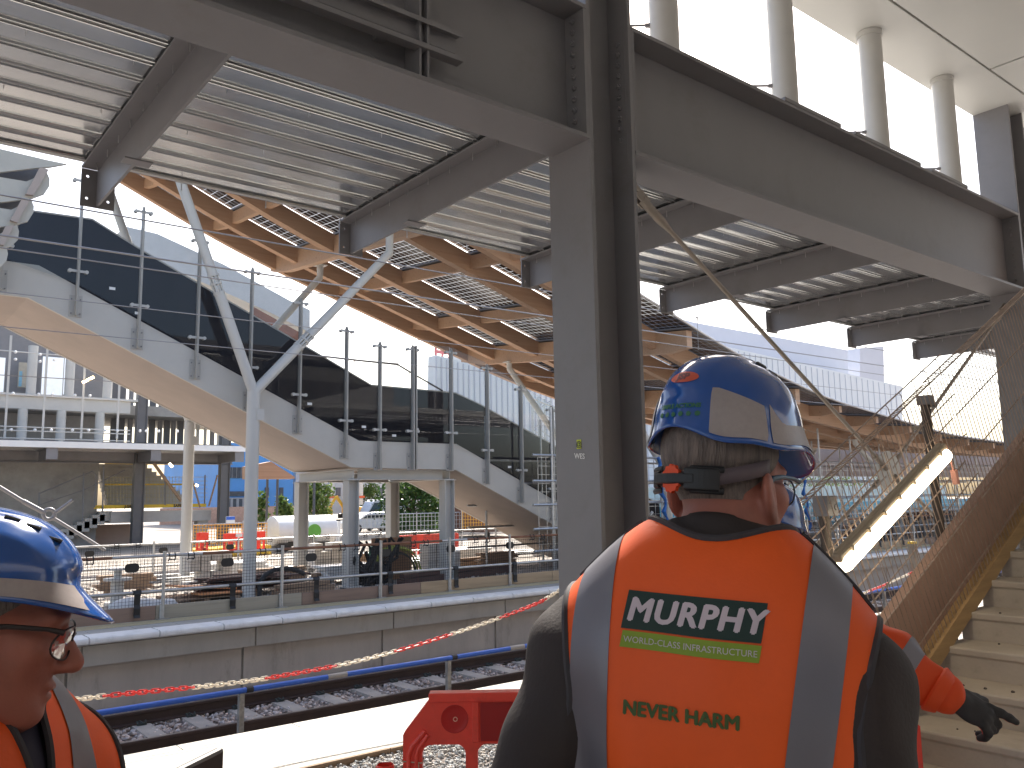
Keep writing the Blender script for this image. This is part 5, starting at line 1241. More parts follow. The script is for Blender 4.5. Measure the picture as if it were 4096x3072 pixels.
# ================================================================== MAN IN THE MIDDLE, SEEN FROM BEHIND
HL = (0.0, 0.050, 1.660); SC = 1.068
tgt = pd(2905, 1985, 1.38)
man, Wi = person('person in a blue helmet and orange vest lettered MURPHY, seen from behind', rad(59), SC, tgt, HL, roll=rad(4.0))
Mh = head_matrix(HL, rad(-30), rad(-4), rad(-3.0))
J = dict(shL=(-0.195, -0.02, 1.400), elL=(-0.268, -0.085, 1.165), wrL=(-0.262, 0.05, 0.93), shR=(0.176, -0.02, 1.392), elR=(0.218, -0.095, 1.13), wrR=(0.240, 0.0, 0.92))
neck = cone((0, -0.03, 1.47), (0.002, 0.022, 1.62), 0.064, 0.060)
torso = uni(skeleton(J)+[neck], 0.03)
Vb, Fb = body_mesh(man, Mh, torso); mesh_obj('body', Vb, Fb, m_skin, man)
hair(man, Vb, Fb, Mh, HAIRF)
jo, VJ, FJ, ve, bvh, edge = clothes(man, J, 21, m_jack, 0.022, ((0, -0.026, 1.50), (0.0, 0.012, 1.600), 0.092, 0.080), strip=((0.128, 0.186), (0.104, 0.160)), skew=(0.03, 0.11))
helper_limbs(man, J)
sh, hbvh, HP = helmet(man, Mh)
DX = -0.020
patch(ve, bvh, DX-0.092, DX+0.092, 1.458, 1.508, m_grn, 'logo_panel', 0.0018, skew=0.007); patch(ve, bvh, DX-0.094, DX+0.088, 1.434, 1.4555, m_lime, 'slogan_panel', 0.0018, skew=0.003)
on_back(ve, bvh, 'MURPHY', 0.0425, m_pink, DX+0.001, 1.4825, 'logo_lettering', bold=0.0019, shear=0.22, space=1.12, lift=0.0026)
on_back(ve, bvh, 'WORLD-CLASS INFRASTRUCTURE', 0.0114, m_pink, DX-0.003, 1.4443, 'slogan_lettering', off=0.0, space=1.0, lift=0.0026)
on_back(ve, bvh, 'NEVER HARM', 0.0250, m_gtx, DX-0.010, 1.3585, 'motto_lettering', bold=0.0012, space=1.0, lift=0.0022)
# head strap, ratchet, orange wheel
RZ = -0.006
def hb(a, z, k=1.0): a = rad(a); return Vector((0.083*k*math.sin(a), -0.016+0.106*k*math.cos(a), z))
pts = []
for a in list(range(88, 274, 5)):
    u = abs(a-180)/92; z = RZ+0.045*max(0, u-0.30)**1.3
    pts.append((hb(a, z-0.011, 1.0+0.02*(1-u)), hb(a, z+0.011, 1.0+0.02*(1-u))))
b = B(); b.loft([[Mh@p, Mh@q] for p, q in pts], close=False); o = b.build('head_strap', m_strap, sh, local=True, smooth=True); thick(o, 0.003, 1.0)
def rbox(b, a0, a1, z0, z1, r0, r1, n=7):
    b.loft([[Mh@hb(a0+(a1-a0)*k/n, RZ+zz, rr_) for zz, rr_ in ((z0, r0), (z1, r0), (z1-0.003, r1), (z0+0.003, r1))] for k in range(n+1)])
b = B(); rbox(b, 156, 200, -0.010, 0.010, 1.03, 1.14); rbox(b, 132, 162, -0.021, -0.009, 1.02, 1.07); rbox(b, 132, 162, 0.009, 0.021, 1.02, 1.07); rbox(b, 194, 218, -0.021, -0.010, 1.02, 1.06); rbox(b, 194, 218, 0.010, 0.021, 1.02, 1.06); rbox(b, 136, 165, -0.018, 0.018, 1.03, 1.13); rbox(b, 196, 206, -0.014, 0.014, 1.03, 1.10)
b.build('ratchet', M['black'], sh, local=True, bevel=0.003)
b = B(); cN = hb(178, RZ, 1.085); nrm = Vector((math.sin(rad(178)), math.cos(rad(178)), 0)); tx = Vector((0, 0, 1)).cross(nrm)
gear = []
for k in range(48): a = 2*math.pi*k/48; r_ = 0.0195+(0.0014 if k % 4 < 2 else -0.0008); gear.append(tx*(r_*0.75*math.cos(a))+Vector((0, 0, 1))*(r_*math.sin(a)))
b.loft([[Mh@(cN+g-nrm*0.004) for g in gear], [Mh@(cN+g+nrm*0.003) for g in gear]]); b.build('adjusting_wheel', m_org, sh, local=True)
glasses(man, Mh, m_frame_b, m_lens)
# helmet markings
def mark_helmet(name, s, size, mt, d_head, up=(0, 0, 1), off=0.0, lift=0.0015, space=1.0, discs=None, cz=0.104):
    n = Vector(d_head).normalized(); x = Vector(up).cross(n).normalized(); u = n.cross(x)
    c = Vector((0, 0, cz))+n*0.4
    if s:
        ob = text_mesh(name, s, size, mt, c, x, u, None, off=off, space=space, ext=0)
    else:
        b = B()
        for (cx_, cy_, rx_, ry_) in discs:
            q = [c+x*(cx_+rx_*math.cos(2*math.pi*k/20))+u*(cy_+ry_*math.sin(2*math.pi*k/20)) for k in range(20)]; b.add(q+[c+x*cx_+u*cy_], [(k, (k+1) % 20, 20) for k in range(20)])
        ob = b.build(name, mt, sh, local=True)
    ob.parent = sh; subdiv_mesh(ob.data, 0.010); ob.data.transform(Mh); d = (Mh.to_3x3()@(-n)).normalized()
    drape(ob, hbvh, d, lift); return ob
m_oval = mat('orange_oval', (0.62, 0.10, 0.05), 0.4); m_oval_t = mat('oval_lettering', (0.16, 0.05, 0.06), 0.5)
nb = Vector((0.06, -1, 0.36)); mark_helmet('maker_oval', None, 0, m_oval, nb, discs=[(0, 0.0, 0.0235, 0.0105)]); mark_helmet('oval_lettering', 'JSP', 0.016, m_oval_t, nb, off=0.0008, lift=0.0022)
nb2 = Vector((0.06, -1, -0.03)); mark_helmet('motto_lettering', 'SIMPLE ACTIONS', 0.0092, mat('helmet_green', (0.03, 0.14, 0.06), 0.5), nb2, off=0.0004, space=0.95)
o = mark_helmet('round_symbols', None, 0, bpy.data.materials['helmet_green'], nb2, discs=[(-0.031+0.0122*k, -0.0120, 0.0038, 0.0038) for k in range(6)])
mark_helmet('symbol_marks', 'x+o*-c', 0.009, m_helm, Vector((0.06, -1, -0.092)), lift=0.0024, space=1.9)
for s, fl in (('L', True), ('R', False)):
    wr = Vector(J['wr'+s]); Mg = Matrix.Translation(wr) @ Euler((rad(-100), 0, rad(20 if s == 'L' else -20))).to_matrix().to_4x4() @ Euler((0, rad(70 if s == 'L' else -70), 0)).to_matrix().to_4x4()
    glove(man, 'glove', Mg, [(0.3, 0.4), (0.35, 0.5), (0.4, 0.5), (0.45, 0.55)], M['black'], flip=fl)
# ================================================================== MAN AT THE LEFT EDGE, IN PROFILE
SC2 = 0.975; HS = 1.02; pit = rad(-13); hphi = 101; bphi = 133; dep = 1.13
nose = Vector((0, 0.13, -0.032)); Rw = Euler((0, 0, -rad(hphi))).to_matrix() @ Euler((pit, 0, 0)).to_matrix()
tgt = pd(333, 2655, dep)-Rw@(nose*SC2*HS); HL2 = (0.02, 0.052, tgt.z/SC2)
left, Wi2 = person('person in a blue helmet at the left edge, seen in profile looking down', rad(bphi), SC2, tgt, HL2)
Mh = head_matrix(HL2, rad(bphi-hphi), pit) @ Matrix.Scale(HS, 4)
wl_ = Wi2 @ pd(690, 3090, 1.02); wr_ = Wi2 @ pd(560, 3180, 1.0)
J2 = dict(shL=(-0.185, 0.03, 1.40), elL=(-0.25, 0.08, 1.14), wrL=tuple(Vector((-0.10, 0.33, 1.26))), shR=(0.185, 0.02, 1.42), elR=(0.27, 0.0, 1.14), wrR=tuple(Vector((0.10, 0.30, 1.22))))
neck = cone((0, -0.01, 1.46), (HL2[0], 0.03, HL2[2]-0.05), 0.064, 0.058)
Vb, Fb = body_mesh(left, Mh, uni(skeleton(J2)+[neck], 0.03)); mesh_obj('body', Vb, Fb, m_skin, left)
hair(left, Vb, Fb, Mh, HAIRF)
m_navy = mat('navy_shirt', (0.022, 0.020, 0.040), 0.75, var=0.1)
jo, VJ, FJ, ve2, bvh2, edge2 = clothes(left, J2, 33, m_navy, 0.020, ((0, 0.0, 1.475), (0.012, 0.03, 1.565), 0.080, 0.070), strip=((0.085, 0.14), (0.085, 0.14)), neck_z=(1.535, 0), vn=0.035, ns=0.20)
helper_limbs(left, J2)
sh2, hb2, _ = helmet(left, Mh @ Matrix.Translation((0, -0.022, 0.006)) @ Matrix.Diagonal((1, 0.92, 0.72, 1)))
glasses(left, Mh, m_frame, m_lens)
patch(ve2, bvh2, -0.098, -0.042, 1.325, 1.365, m_grn, 'chest_badge', 0.002, front=True); patch(ve2, bvh2, -0.098, -0.042, 1.305, 1.323, m_lime, 'badge_bar', 0.002, front=True)
on_back(ve2, bvh2, 'M', 0.04, m_pink, -0.07, 1.345, 'badge_letter', off=0.001, front=True, lift=0.003)
patch(ve2, bvh2, 0.045, 0.13, 1.25, 1.285, m_grn, 'chest_logo', 0.002, front=True); on_back(ve2, bvh2, 'MURPHY', 0.024, m_pink, 0.088, 1.267, 'chest_lettering', off=0.0006, front=True, lift=0.003, shear=0.2)
b = B(); z_ = [bvh2.ray_cast(Vector((0.0, 0.6, 1.40-0.05*k)), Vector((0, -1, 0)))[0] for k in range(10)]; z_ = [p+Vector((0, 0.003, 0)) for p in z_ if p is not None]
if len(z_) > 2: b.tube(z_, 0.006, 6); b.build('zip', m_trim, ve2, local=True, smooth=True)
MgL = None
hand_w = pd(668, 3085, 1.02)
for s, tgtp, fl in (('R', pd(655, 3100, 1.03), False),):
    c_ = Wi2 @ tgtp
    Mg = Matrix.Translation(c_+Vector((0.03, -0.09, -0.055))) @ Euler((rad(15), 0, rad(35))).to_matrix().to_4x4()
    glove(left, 'glove', Mg, [(0.5, 0.7), (0.5, 0.8), (0.55, 0.8), (0.6, 0.8)], M['black'], flip=fl)
Mg = Matrix.Translation(Vector(J2['wrL'])) @ Euler((rad(10), 0, rad(-30))).to_matrix().to_4x4(); glove(left, 'glove', Mg, [(0.5, 0.7), (0.5, 0.8), (0.55, 0.8), (0.6, 0.8)], M['black'], flip=True)
# dark tablet in its case, one corner rising at the bottom of the picture
ta, tb_, tc_ = pd(884, 2985, 1.05), pd(760, 3046, 0.99), pd(848, 3090, 1.03)
b = B(); e1 = (tb_-ta).normalized(); e2 = (tc_-ta); e2 = (e2-e1*e2.dot(e1)).normalized(); nn = e1.cross(e2)
q = [ta, ta+e1*0.19, ta+e1*0.19+e2*0.13, ta+e2*0.13]; b.add([p-nn*0.006 for p in q]+[p+nn*0.006 for p in q], [(0,1,2,3), (7,6,5,4), (0,4,5,1), (1,5,6,2), (2,6,7,3), (3,7,4,0)])
tag(b.build('tablet', mat('tablet_case', (0.06, 0.052, 0.05), 0.5, var=0.1), bevel=0.005), 'dark tablet whose corner rises at the bottom edge of the photo', 'tablet')
# ================================================================== THIRD MAN, MOSTLY HIDDEN, POINTING
SC3 = 0.99; tgt = pd(3052, 2172, 2.5); HL3 = (0.0, 0.06, tgt.z/SC3)
third, Wi3 = person('person in an orange coat pointing right with a black glove, behind the middle man', rad(68), SC3, tgt, HL3, roll=0)
Mh = head_matrix(HL3, rad(-20), rad(-16))
shR = Wi3 @ pd(3330, 2500, 2.5); elR = Wi3 @ pd(3560, 2640, 2.42); wrR = Wi3 @ pd(3775, 2778, 2.34)
dz = HL3[2]-1.636
J3 = dict(shL=(-0.19, -0.01, 1.43+dz), elL=(-0.27, -0.04, 1.15), wrL=(-0.25, 0.12, 0.95), shR=tuple(shR), elR=tuple(elR), wrR=tuple(wrR))
neck = cone((0, -0.03, 1.44), (0.0, 0.03, HL3[2]-0.05), 0.064, 0.060)
Vb, Fb = body_mesh(third, Mh, uni(skeleton(J3)+[neck], 0.03)); mesh_obj('body', Vb, Fb, m_skin, third)
hair(third, Vb, Fb, Mh, HAIRF)
m_coat = mat('orange_coat', (0.74, 0.070, 0.005), 0.6, var=0.06, scale=4, bump=0.05, bscale=260)
jo3, V3, F3, _, _, _ = clothes(third, J3, 55, m_coat, 0.026, ((0, -0.02, 1.47+dz), (0.0, 0.01, 1.56+dz), 0.088, 0.080), vest=False, sleeve_r=(0.088, 0.086, 0.052), cell=0.0095)
a_, e_ = np.array(elR), np.array(wrR); ax = (e_-a_)/np.linalg.norm(e_-a_); La = np.linalg.norm(e_-a_)
side_ok = lambda P: np.where(P[:, 0] > 0.2, 1, -1)
def band(t0, t1): return lambda P: np.minimum.reduce([((P-a_)@ax)-t0*La, t1*La-((P-a_)@ax), 0.13-np.linalg.norm(P-a_-((P-a_)@ax)[:, None]*ax, axis=1)])
q, fq, l_ = region(V3, F3, band(0.10, 0.43), 0.0016); mesh_obj('reflective_strip', q, fq, m_refl, jo3)
b = B(); E1 = Vector(ax).cross(Vector((0, 0, 1))).normalized(); E2 = Vector(ax).cross(E1)
for k in range(1): b.tube([Vector(a_)+Vector(ax)*(La*t) for t in (0.80, 0.84, 1.0, 1.035)], [0.066, 0.070, 0.060, 0.056], 22)
b.build('cuff', m_coat, jo3, local=True, smooth=True)
helper_limbs(third, J3)
sh3, _, _ = helmet(third, Mh, tape_side=False)
# pointing glove: knuckles up, index straight, the others curled
idx = Wi3 @ pd(4075, 2930, 2.28); w3 = Vector(wrR); f_ = (idx-w3).normalized()
upc = (Wi3.to_3x3() @ Vector(UPV)).normalized(); cam_d = (Wi3.to_3x3() @ (Vector(CAM)-pd(3950, 2860, 2.3))).normalized()
zl = (upc*0.75+cam_d*0.66); zl = (zl-f_*zl.dot(f_)).normalized(); xl = f_.cross(zl)
Mg = Matrix(((xl.x, f_.x, zl.x, w3.x), (xl.y, f_.y, zl.y, w3.y), (xl.z, f_.z, zl.z, w3.z), (0, 0, 0, 1))) @ Matrix.Translation((0, 0.022, 0)) @ Matrix.Scale(1.12, 4)
glove(third, 'glove', Mg, [(0.12, 0.08), (0.65, 0.75), (0.80, 0.85), (0.75, 0.75)], mat('black_glove', (0.022, 0.019, 0.020), 0.6, var=0.3, scale=20, bump=0.1, bscale=120), tipmat=mat('glove_orange', (0.65, 0.055, 0.02), 0.6), thumb=(0.9, 0.9))
# ================================================================== THINGS LYING ON THE FAR PLATFORM
m_wood = mat('rough_timber', (0.34, 0.23, 0.15), 0.85, var=0.3, scale=3, stretch=(0.4, 6, 6), bump=0.1); m_woodd = mat('dark_timber', (0.10, 0.055, 0.045), 0.85, var=0.35, scale=3, stretch=(0.4, 6, 6)); m_ply_o = mat('orange_board', (0.62, 0.27, 0.11), 0.7, var=0.08)
r = random.Random(9)
t = px(1300-250, 2300, 'y', 16.6)
tp = thing('timber_stack', (px(880, 2330, 'y', 16.5).x, 16.5, 0), 'untidy stack of dark boards behind the fence, left of the forked column', 'timber stack')
b = B(); x0 = px(800, 2330, 'y', 16.5).x
for k in range(26):
    z = 0.14+0.035*(k//4)+0.004*(k % 3); y = 16.1+0.2*(k % 5)+r.uniform(-0.05, 0.05); l = r.uniform(1.1, 1.9); xx = x0-0.1+r.uniform(-0.1, 0.5); a = r.uniform(-0.10, 0.10)
    b.bar((xx, y, z), (xx+l, y+a, z+r.uniform(0, 0.02)), 0.17, 0.03)
b.build('boards', m_woodd, tp)
b = B()
for xx in (x0+0.1, x0+0.9): b.box(xx, xx+0.09, 16.05, 17.05, -0.02, 0.12)
b.build('bearers', m_wood, tp)
b = B(); xo = px(690, 2350, 'y', 16.0).x; b.bar((xo, 15.75, 0.30), (xo+0.95, 16.0, 0.20), 0.75, 0.03); b.bar((xo+0.25, 15.5, 0.17), (xo+1.1, 15.62, 0.14), 0.4, 0.03); b.build('orange_sheets', m_ply_o, label='orange plywood sheets lying on a pallet behind the fence', cat='board')
b = B(); xp = px(650, 2370, 'y', 16.0).x
for k in range(3): b.box(xp+0.55*k, xp+0.55*k+0.1, 15.4, 16.4, -0.019, 0.08)
for k in range(7): b.box(xp, xp+1.2, 15.4+0.15*k, 15.5+0.15*k, 0.081, 0.101)
b.build('pallet', m_wood, label='wooden pallet under the orange sheets', cat='pallet')
m_bag = mat('white_bag', (0.72, 0.71, 0.70), 0.6, var=0.06, bump=0.25, bscale=8)
for i, (sx, sy, s, lb) in enumerate(((520, 2400, 0.26, 'white plastic sack lying behind the fence, left of the first post'), (590, 2395, 0.22, 'small white sack beside the larger one, behind the fence'), (655, 2385, 0.2, 'white sack partly behind the fence post by the orange sheets'))):
    p = px(sx, sy, 'y', 15.0); b = B(); b.lathe_sc((p.x, 15.0, s*0.5-0.02), s, 14, 8, (1.25, 0.9, 0.55)); o = b.build('plastic_sack', m_bag, label=lb, cat='sack', group='white sacks behind the fence', smooth=True)
    for v in o.data.vertices: v.co += Vector((noise.noise(v.co*9), noise.noise(v.co*9+Vector((5,0,0))), 0.5*noise.noise(v.co*9+Vector((0,5,0)))))*0.05
# cable reel with yellow-green coil, black cable loops, black bundle
p = px(1590, 2310, 'y', 16.6); cr = thing('cable_coil', (p.x, 16.6, 0), 'upright coil of yellow and green cable leaning behind the fence', 'cable coil')
for nm, col, rr_, n_ in (('coil', (0.30, 0.34, 0.06), 0.60, 7), ('inner_coil', (0.03, 0.03, 0.03), 0.47, 3)):
    b = B()
    for k in range(n_):
        q = []; R_ = rr_+0.02*(k % 3)
        for j in range(21): a = math.pi*(-0.08+1.16*j/20); q.append((p.x+R_*math.cos(a), 16.55+0.05*k+0.02*math.sin(3*a+k), max(-0.01, 0.10+R_*math.sin(a)*1.0)))
        b.tube(q, 0.014, 5)
    b.build(nm, mat('cable_'+nm, col, 0.6, var=0.3, scale=10), cr, smooth=True)
b = B(); b.box(p.x-0.42, p.x+0.62, 17.0, 17.04, -0.02, 0.92); b.build('plywood_sheet', mat('brown_sheet', (0.30,0.17,0.10), 0.8, var=0.15), label='brown sheet standing upright behind the cable coil', cat='board')
pb_ = px(1500, 2330, 'y', 16.3); b = B()
for k in range(16):
    q = [(pb_.x+r.uniform(-0.35, 0.35), 16.3+r.uniform(-0.2, 0.2), -0.02)]
    for j in range(5): q.append((q[-1][0]+r.uniform(-0.22, 0.22), q[-1][1]+r.uniform(-0.1, 0.1), min(0.95, q[-1][2]+r.uniform(0.02, 0.35))))
    b.tube(q, r.uniform(0.02, 0.05), 6)
b.lathe_sc((pb_.x, 16.35, 0.22), 0.30, 12, 8, (1.1, 0.7, 0.8)); b.build('rope_bundle', mat('black_ropes', (0.018, 0.018, 0.02), 0.7, var=0.3), label='heap of black ropes and netting behind the fence, left of the cable coil', cat='rope heap', smooth=True)
b = B(); b.tube([px(*s, 'y', 15.3) for s in ((1038, 2385), (1040, 2330), (1060, 2300), (1100, 2278), (1150, 2273), (1190, 2282), (1216, 2296))], 0.045, 10); b.build('black_hose', M['black'], label='thick black hose arching behind the fence, right of the forked column', cat='hose', smooth=True)
b = B(); b.box(px(1490,2240,'y',16.9).x, px(1515,2240,'y',16.9).x, 16.9, 17.1, -0.02, 0.75); b.build('green_canister', mat('green_can', (0.01, 0.10, 0.06), 0.5), label='dark green upright canister between the rope heap and the cable coil', cat='canister', bevel=0.02)
for i, (sx, sy, l, y, mt, lb) in enumerate(((1290, 2285, 0.45, 17.2, m_wood, 'short pale timber block lying behind the fence post'), (1230, 2330, 1.3, 15.4, m_wood, 'long pale plank lying flat just behind the fence'), (1700, 2330, 1.2, 15.6, m_woodd, 'dark beam lying behind the fence at the right'), (1950, 2300, 1.8, 16.0, m_woodd, 'dark pipes and timber left of the central column'), (1910, 2230, 1.6, 18.5, m_wood, 'pale timber baulks near the foot of the lower stairs'))):
    q = px(sx, sy, 'y', y); b = B(); b.bar((q.x-l/2, y, 0.05), (q.x+l/2, y+0.3, 0.07), 0.22, 0.13); b.bar((q.x-l/2+0.1, y+0.25, 0.05), (q.x+l/2, y+0.4, 0.05), 0.12, 0.1); b.bar((q.x-l/2+0.05, y+0.05, 0.17), (q.x+l/2-0.1, y+0.25, 0.18), 0.14, 0.08); b.build('timber_baulks', mt, label=lb, cat='timber', group='loose timber on the far platform')
pr_ = thing('machine_base', px(470, 2330, 'y', 16.5)*1, 'pale steel spool base standing behind the helmet of the left man', 'spool'); pr_.location.z = 0; ORG[pr_.name] = Vector(pr_.location)
b = B(); q = pr_.location; b.box(q.x-0.16, q.x+0.2, 16.3, 16.7, -0.02, 0.03); b.tube([(q.x, 16.5, 0.03), (q.x, 16.5, 0.42)], 0.11, 16); b.tube([(q.x, 16.5, 0.42), (q.x, 16.5, 0.46)], 0.24, 16); b.tube([(q.x, 16.5, 0.46), (q.x, 16.5, 0.60)], 0.07, 12); b.tube([(q.x, 16.5, 0.60), (q.x, 16.5, 0.63)], 0.17, 16); b.build('spool_body', M['light_steel'], pr_, smooth=True)
rk = random.Random(21); PAL = [('stack of pale scaffold boards', m_wood), ('bundle of galvanised tubes', M['galv']), ('pallet of grey blocks', M['conc_lt']), ('stack of white sheets', M['white'])]
for k, (sx, y) in enumerate(((500, 18.5), (640, 19.5), (830, 18.8), (930, 20.2), (1090, 17.6), (1190, 19.6), (1310, 20.0), (1380, 17.3), (1480, 20.3), (1640, 19.5), (1760, 17.2), (1870, 20.0), (1990, 18.0), (2100, 20.2))):
    q = px(sx, 2330, 'y', y); nm, mt = PAL[k % 4]; L_ = rk.uniform(0.9, 1.7); b = B(); a_ = rk.uniform(-0.1, 0.1)
    if k % 4 == 1:
        for i in range(9): b.tube([(q.x-L_/2+rk.uniform(-0.1, 0.1), y+0.06*(i % 4), 0.08+0.055*(i//4)), (q.x+L_/2+rk.uniform(-0.2, 0.2), y+0.06*(i % 4)+a_, 0.08+0.055*(i//4))], 0.024, 7)
        b.box(q.x-L_/3, q.x-L_/3+0.08, y-0.1, y+0.3, -0.02, 0.055); b.box(q.x+L_/3, q.x+L_/3+0.08, y-0.1, y+0.3, -0.02, 0.055)
    elif k % 4 == 2:
        for i in range(3):
            for j in range(4):
                if rk.random() < 0.9: b.box(q.x-0.45+0.23*j+rk.uniform(0, 0.01), q.x-0.24+0.23*j, y-0.2, y+0.2, 0.10+0.21*i, 0.30+0.21*i)
        b.box(q.x-0.5, q.x+0.5, y-0.25, y+0.25, 0.06, 0.095); b.box(q.x-0.5, q.x-0.4, y-0.25, y+0.25, -0.02, 0.06); b.box(q.x+0.4, q.x+0.5, y-0.25, y+0.25, -0.02, 0.06)
    else:
        for i in range(7): o_ = rk.uniform(-0.12, 0.12); b.bar((q.x-L_/2+o_, y, 0.09+0.043*i), (q.x+L_/2+o_, y+a_, 0.09+0.043*i), 0.23 if k % 4 == 0 else 0.6, 0.038)
        for f in (-0.3, 0.3): b.box(q.x+L_*f-0.04, q.x+L_*f+0.04, y-0.2, y+0.2, -0.02, 0.068)
    near_ = ['behind the left helmet', 'behind the first fence post', 'left of the dark board stack', 'behind the dark board stack', 'right behind the forked column', 'left of the landing legs', 'between the landing legs', 'beside the front landing leg', 'behind the rope heap', 'behind the cable coil', 'in front of the long red barrier', 'under the lower stair flight', 'left of the central column', 'just left of the central column'][k]
    b.build(['board_stack', 'tube_bundle', 'block_pallet', 'sheet_stack'][k % 4], mt, label=nm+' behind the fence, '+near_, cat=['boards', 'tubes', 'pallet', 'sheets'][k % 4], group='materials stored on the far platform')
rocks('rubble', 2600, (1.5, 13), (15.5, 21), -0.02, 0.02, 0.07, mat('rubble_bits', (0.45, 0.40, 0.35), 0.9, var=0.4, scale=6), seed=12)
# ================================================================== THE LIKE-BUILT STATION BLOCK OPPOSITE
GZ = -0.5                                                       # ground beyond the island platform
ob_ = thing('station_building', (6, 49, GZ), 'grey steel and concrete station block across the site at the left', 'building')
DY = 45.5
b = B(); b.box(-25, 17.6, DY, 58, 4.62, 4.80); b.build('deck_slab', M['conc'], ob_)
b = B(); b.box(-25, 17.6, DY-0.03, DY-0.001, 4.56, 4.86); b.build('deck_edge', M['white'], ob_)
b = B()
for k in range(26): b.box(-25, 17.6, DY+0.1+0.3*k, DY+0.16+0.3*k, 4.595, 4.619)
b.build('deck_ribs', M['galv'], ob_)
b = B(); b.box(-25, 18.2, 48.9, 49.3, 4.0, 4.03); b.box(-25, 18.2, 49.09, 49.11, 4.03, 5.1); b.box(-25, 18.2, 48.9, 49.3, 5.1, 5.14); b.build('girder', M['steel'], ob_)
for x in (-1.6, 3.25, 8.1, 12.9, 17.3):
    b = B(); b.box(x-0.02, x+0.02, DY+0.1, 48.9, 4.05, 4.56); b.box(x-0.12, x+0.12, DY+0.1, 48.9, 4.53, 4.56); b.box(x-0.25, x+0.25, DY+0.06, DY+0.1, 4.0, 4.56); b.build('bracket_beam', M['steel'], ob_)
colx = [px(548, 2100, 'y', 49.0).x, px(892, 2100, 'y', 49.0).x, px(60, 2100, 'y', 49.0).x-6.2]
for x in colx:
    b = B(); b.box(x-0.27, x-0.22, 48.8, 49.3, GZ, 10.2); b.box(x+0.22, x+0.27, 48.8, 49.3, GZ, 10.2); b.box(x-0.22, x+0.22, 48.9, 48.95, GZ, 10.2); b.build('column', M['steel_dk'], ob_)
b = B(); z0, z1 = px(200, 1640, 'y', 49.0).z, px(200, 1590, 'y', 49.0).z; xr = px(522, 1600, 'y', 49.0).x; b.box(-25, xr, 48.95, 49.3, z0, z1); b.box(-25, xr+0.4, 48.8, 49.4, z1, z1+0.12); b.build('upper_beam', M['light_steel'], ob_)
for s in (88, 243, 398):
    x = px(s, 1700, 'y', 49.1).x; b = B(); b.tube([(x, 49.1, 4.8), (x, 49.1, z0)], 0.23, 14); b.tube([(x+0.3, 49.1, z1), (x+0.3, 49.1, px(s, 1380, 'y', 49.1).z)], 0.23, 14); b.build('tube_post', M['light_steel'], ob_, smooth=True)
# upper hall: grey wall with bright window strips, mullions against the sky
zt_ = px(0, 1330, 'y', 51).z
m_bwall = mat('hall_wall', (0.26, 0.25, 0.25), 0.7, var=0.08); m_bwin = mat('hall_window', (0.55, 0.60, 0.66), 0.12, var=0.1, emit=((0.95, 0.97, 1.0), 0.28))
b = B(); xe = px(420, 1500, 'y', 51).x; b.box(-25, xe, 51, 51.3, z1, zt_+1.5); b.build('hall_wall', m_bwall, ob_)
for a_, c_ in ((-60, 18), (168, 252), (256, 284)):
    b = B(); xa, xb = px(a_, 1500, 'y', 50.95).x, px(c_, 1500, 'y', 50.95).x; b.box(xa, xb, 50.95, 51.0, px(a_, 1578, 'y', 50.95).z, px(a_, 1425, 'y', 50.95).z); b.build('window', m_bwin, ob_)
b = B(); b.box(-25, 40, 50.2, 58, z0+0.05, z1-0.05); b.build('upper_floor', M['conc'], ob_)
b = B(); b.box(-25, px(400, 1690, 'y', 52).x, 52, 52.3, 4.8, z0+0.04); b.build('lower_wall', mat('lower_hall_wall', (0.40,0.39,0.38), 0.8, var=0.1), ob_)
for s in (455, 485, 520, 575, 608, 640, 668, 694, 722, 760, 792, 822, 850, 876):
    x = px(s, 1700, 'y', 52.5).x; b = B(); wd = 0.07+0.05*((s*7) % 3); b.box(x-wd, x+wd, 52.4+0.003*(s % 7), 52.6+0.003*(s % 5), 4.8, 10.5); b.build('mullion', [M['light_steel'], M['steel_dk'], m_bwall][(s*5) % 3], ob_)
# glass guard with studs and rods in front of the upper floors
b = B()
for s in (28, 178, 332, 475):
    x = px(s, 1600, 'y', 47).x; b.box(x-0.05, x+0.05, 46.98, 47.04, px(s, 1755, 'y', 47).z, px(s, 1340, 'y', 47).z)
for yy in (1421, 1590, 1715, 1730, 1760): zz = px(200, yy, 'y', 47).z; b.tube([(-25, 47, zz), (px(520, yy, 'y', 47).x, 47, zz+0.05)], 0.03, 5)
b.build('guard_rods', M['light_steel'], ob_)
for s in [(q_, 1718+0.01*q_) for q_ in (45, 140, 205, 290, 355, 420, 470, 560, 585, 635, 710)]+[(q_, 1572+0.03*q_) for q_ in (52, 155, 210, 300, 360)]+[(62, 1408), (62, 1437), (160, 1418), (160, 1446), (217, 1440)]: b = B(); b.lathe_sc(px(*s, 'y', 46.8), 0.075, 8, 6, (1, 1, 1)); b.build('glass_stud', M['white'], ob_, smooth=True)
b = B(); q0, q1 = px(69, 1550, 'y', 50.5), px(133, 1455, 'y', 50.5); b.box(q0.x, q1.x, 50.3, 50.5, q0.z, q1.z); nb_ = b.build('notice_board', mat('notice_cream', (0.5, 0.45, 0.36), 0.6), ob_)
b = B(); 
for a_, c_ in ((74, 90), (110, 125)): q0, q1 = px(a_, 1545, 'y', 50.28), px(c_, 1485, 'y', 50.28); b.box(q0.x, q1.x, 50.28, 50.299, q0.z, q1.z)
b.build('poster', mat('poster_blue', (0.25, 0.48, 0.62), 0.5, var=0.3, scale=1.5), nb_)
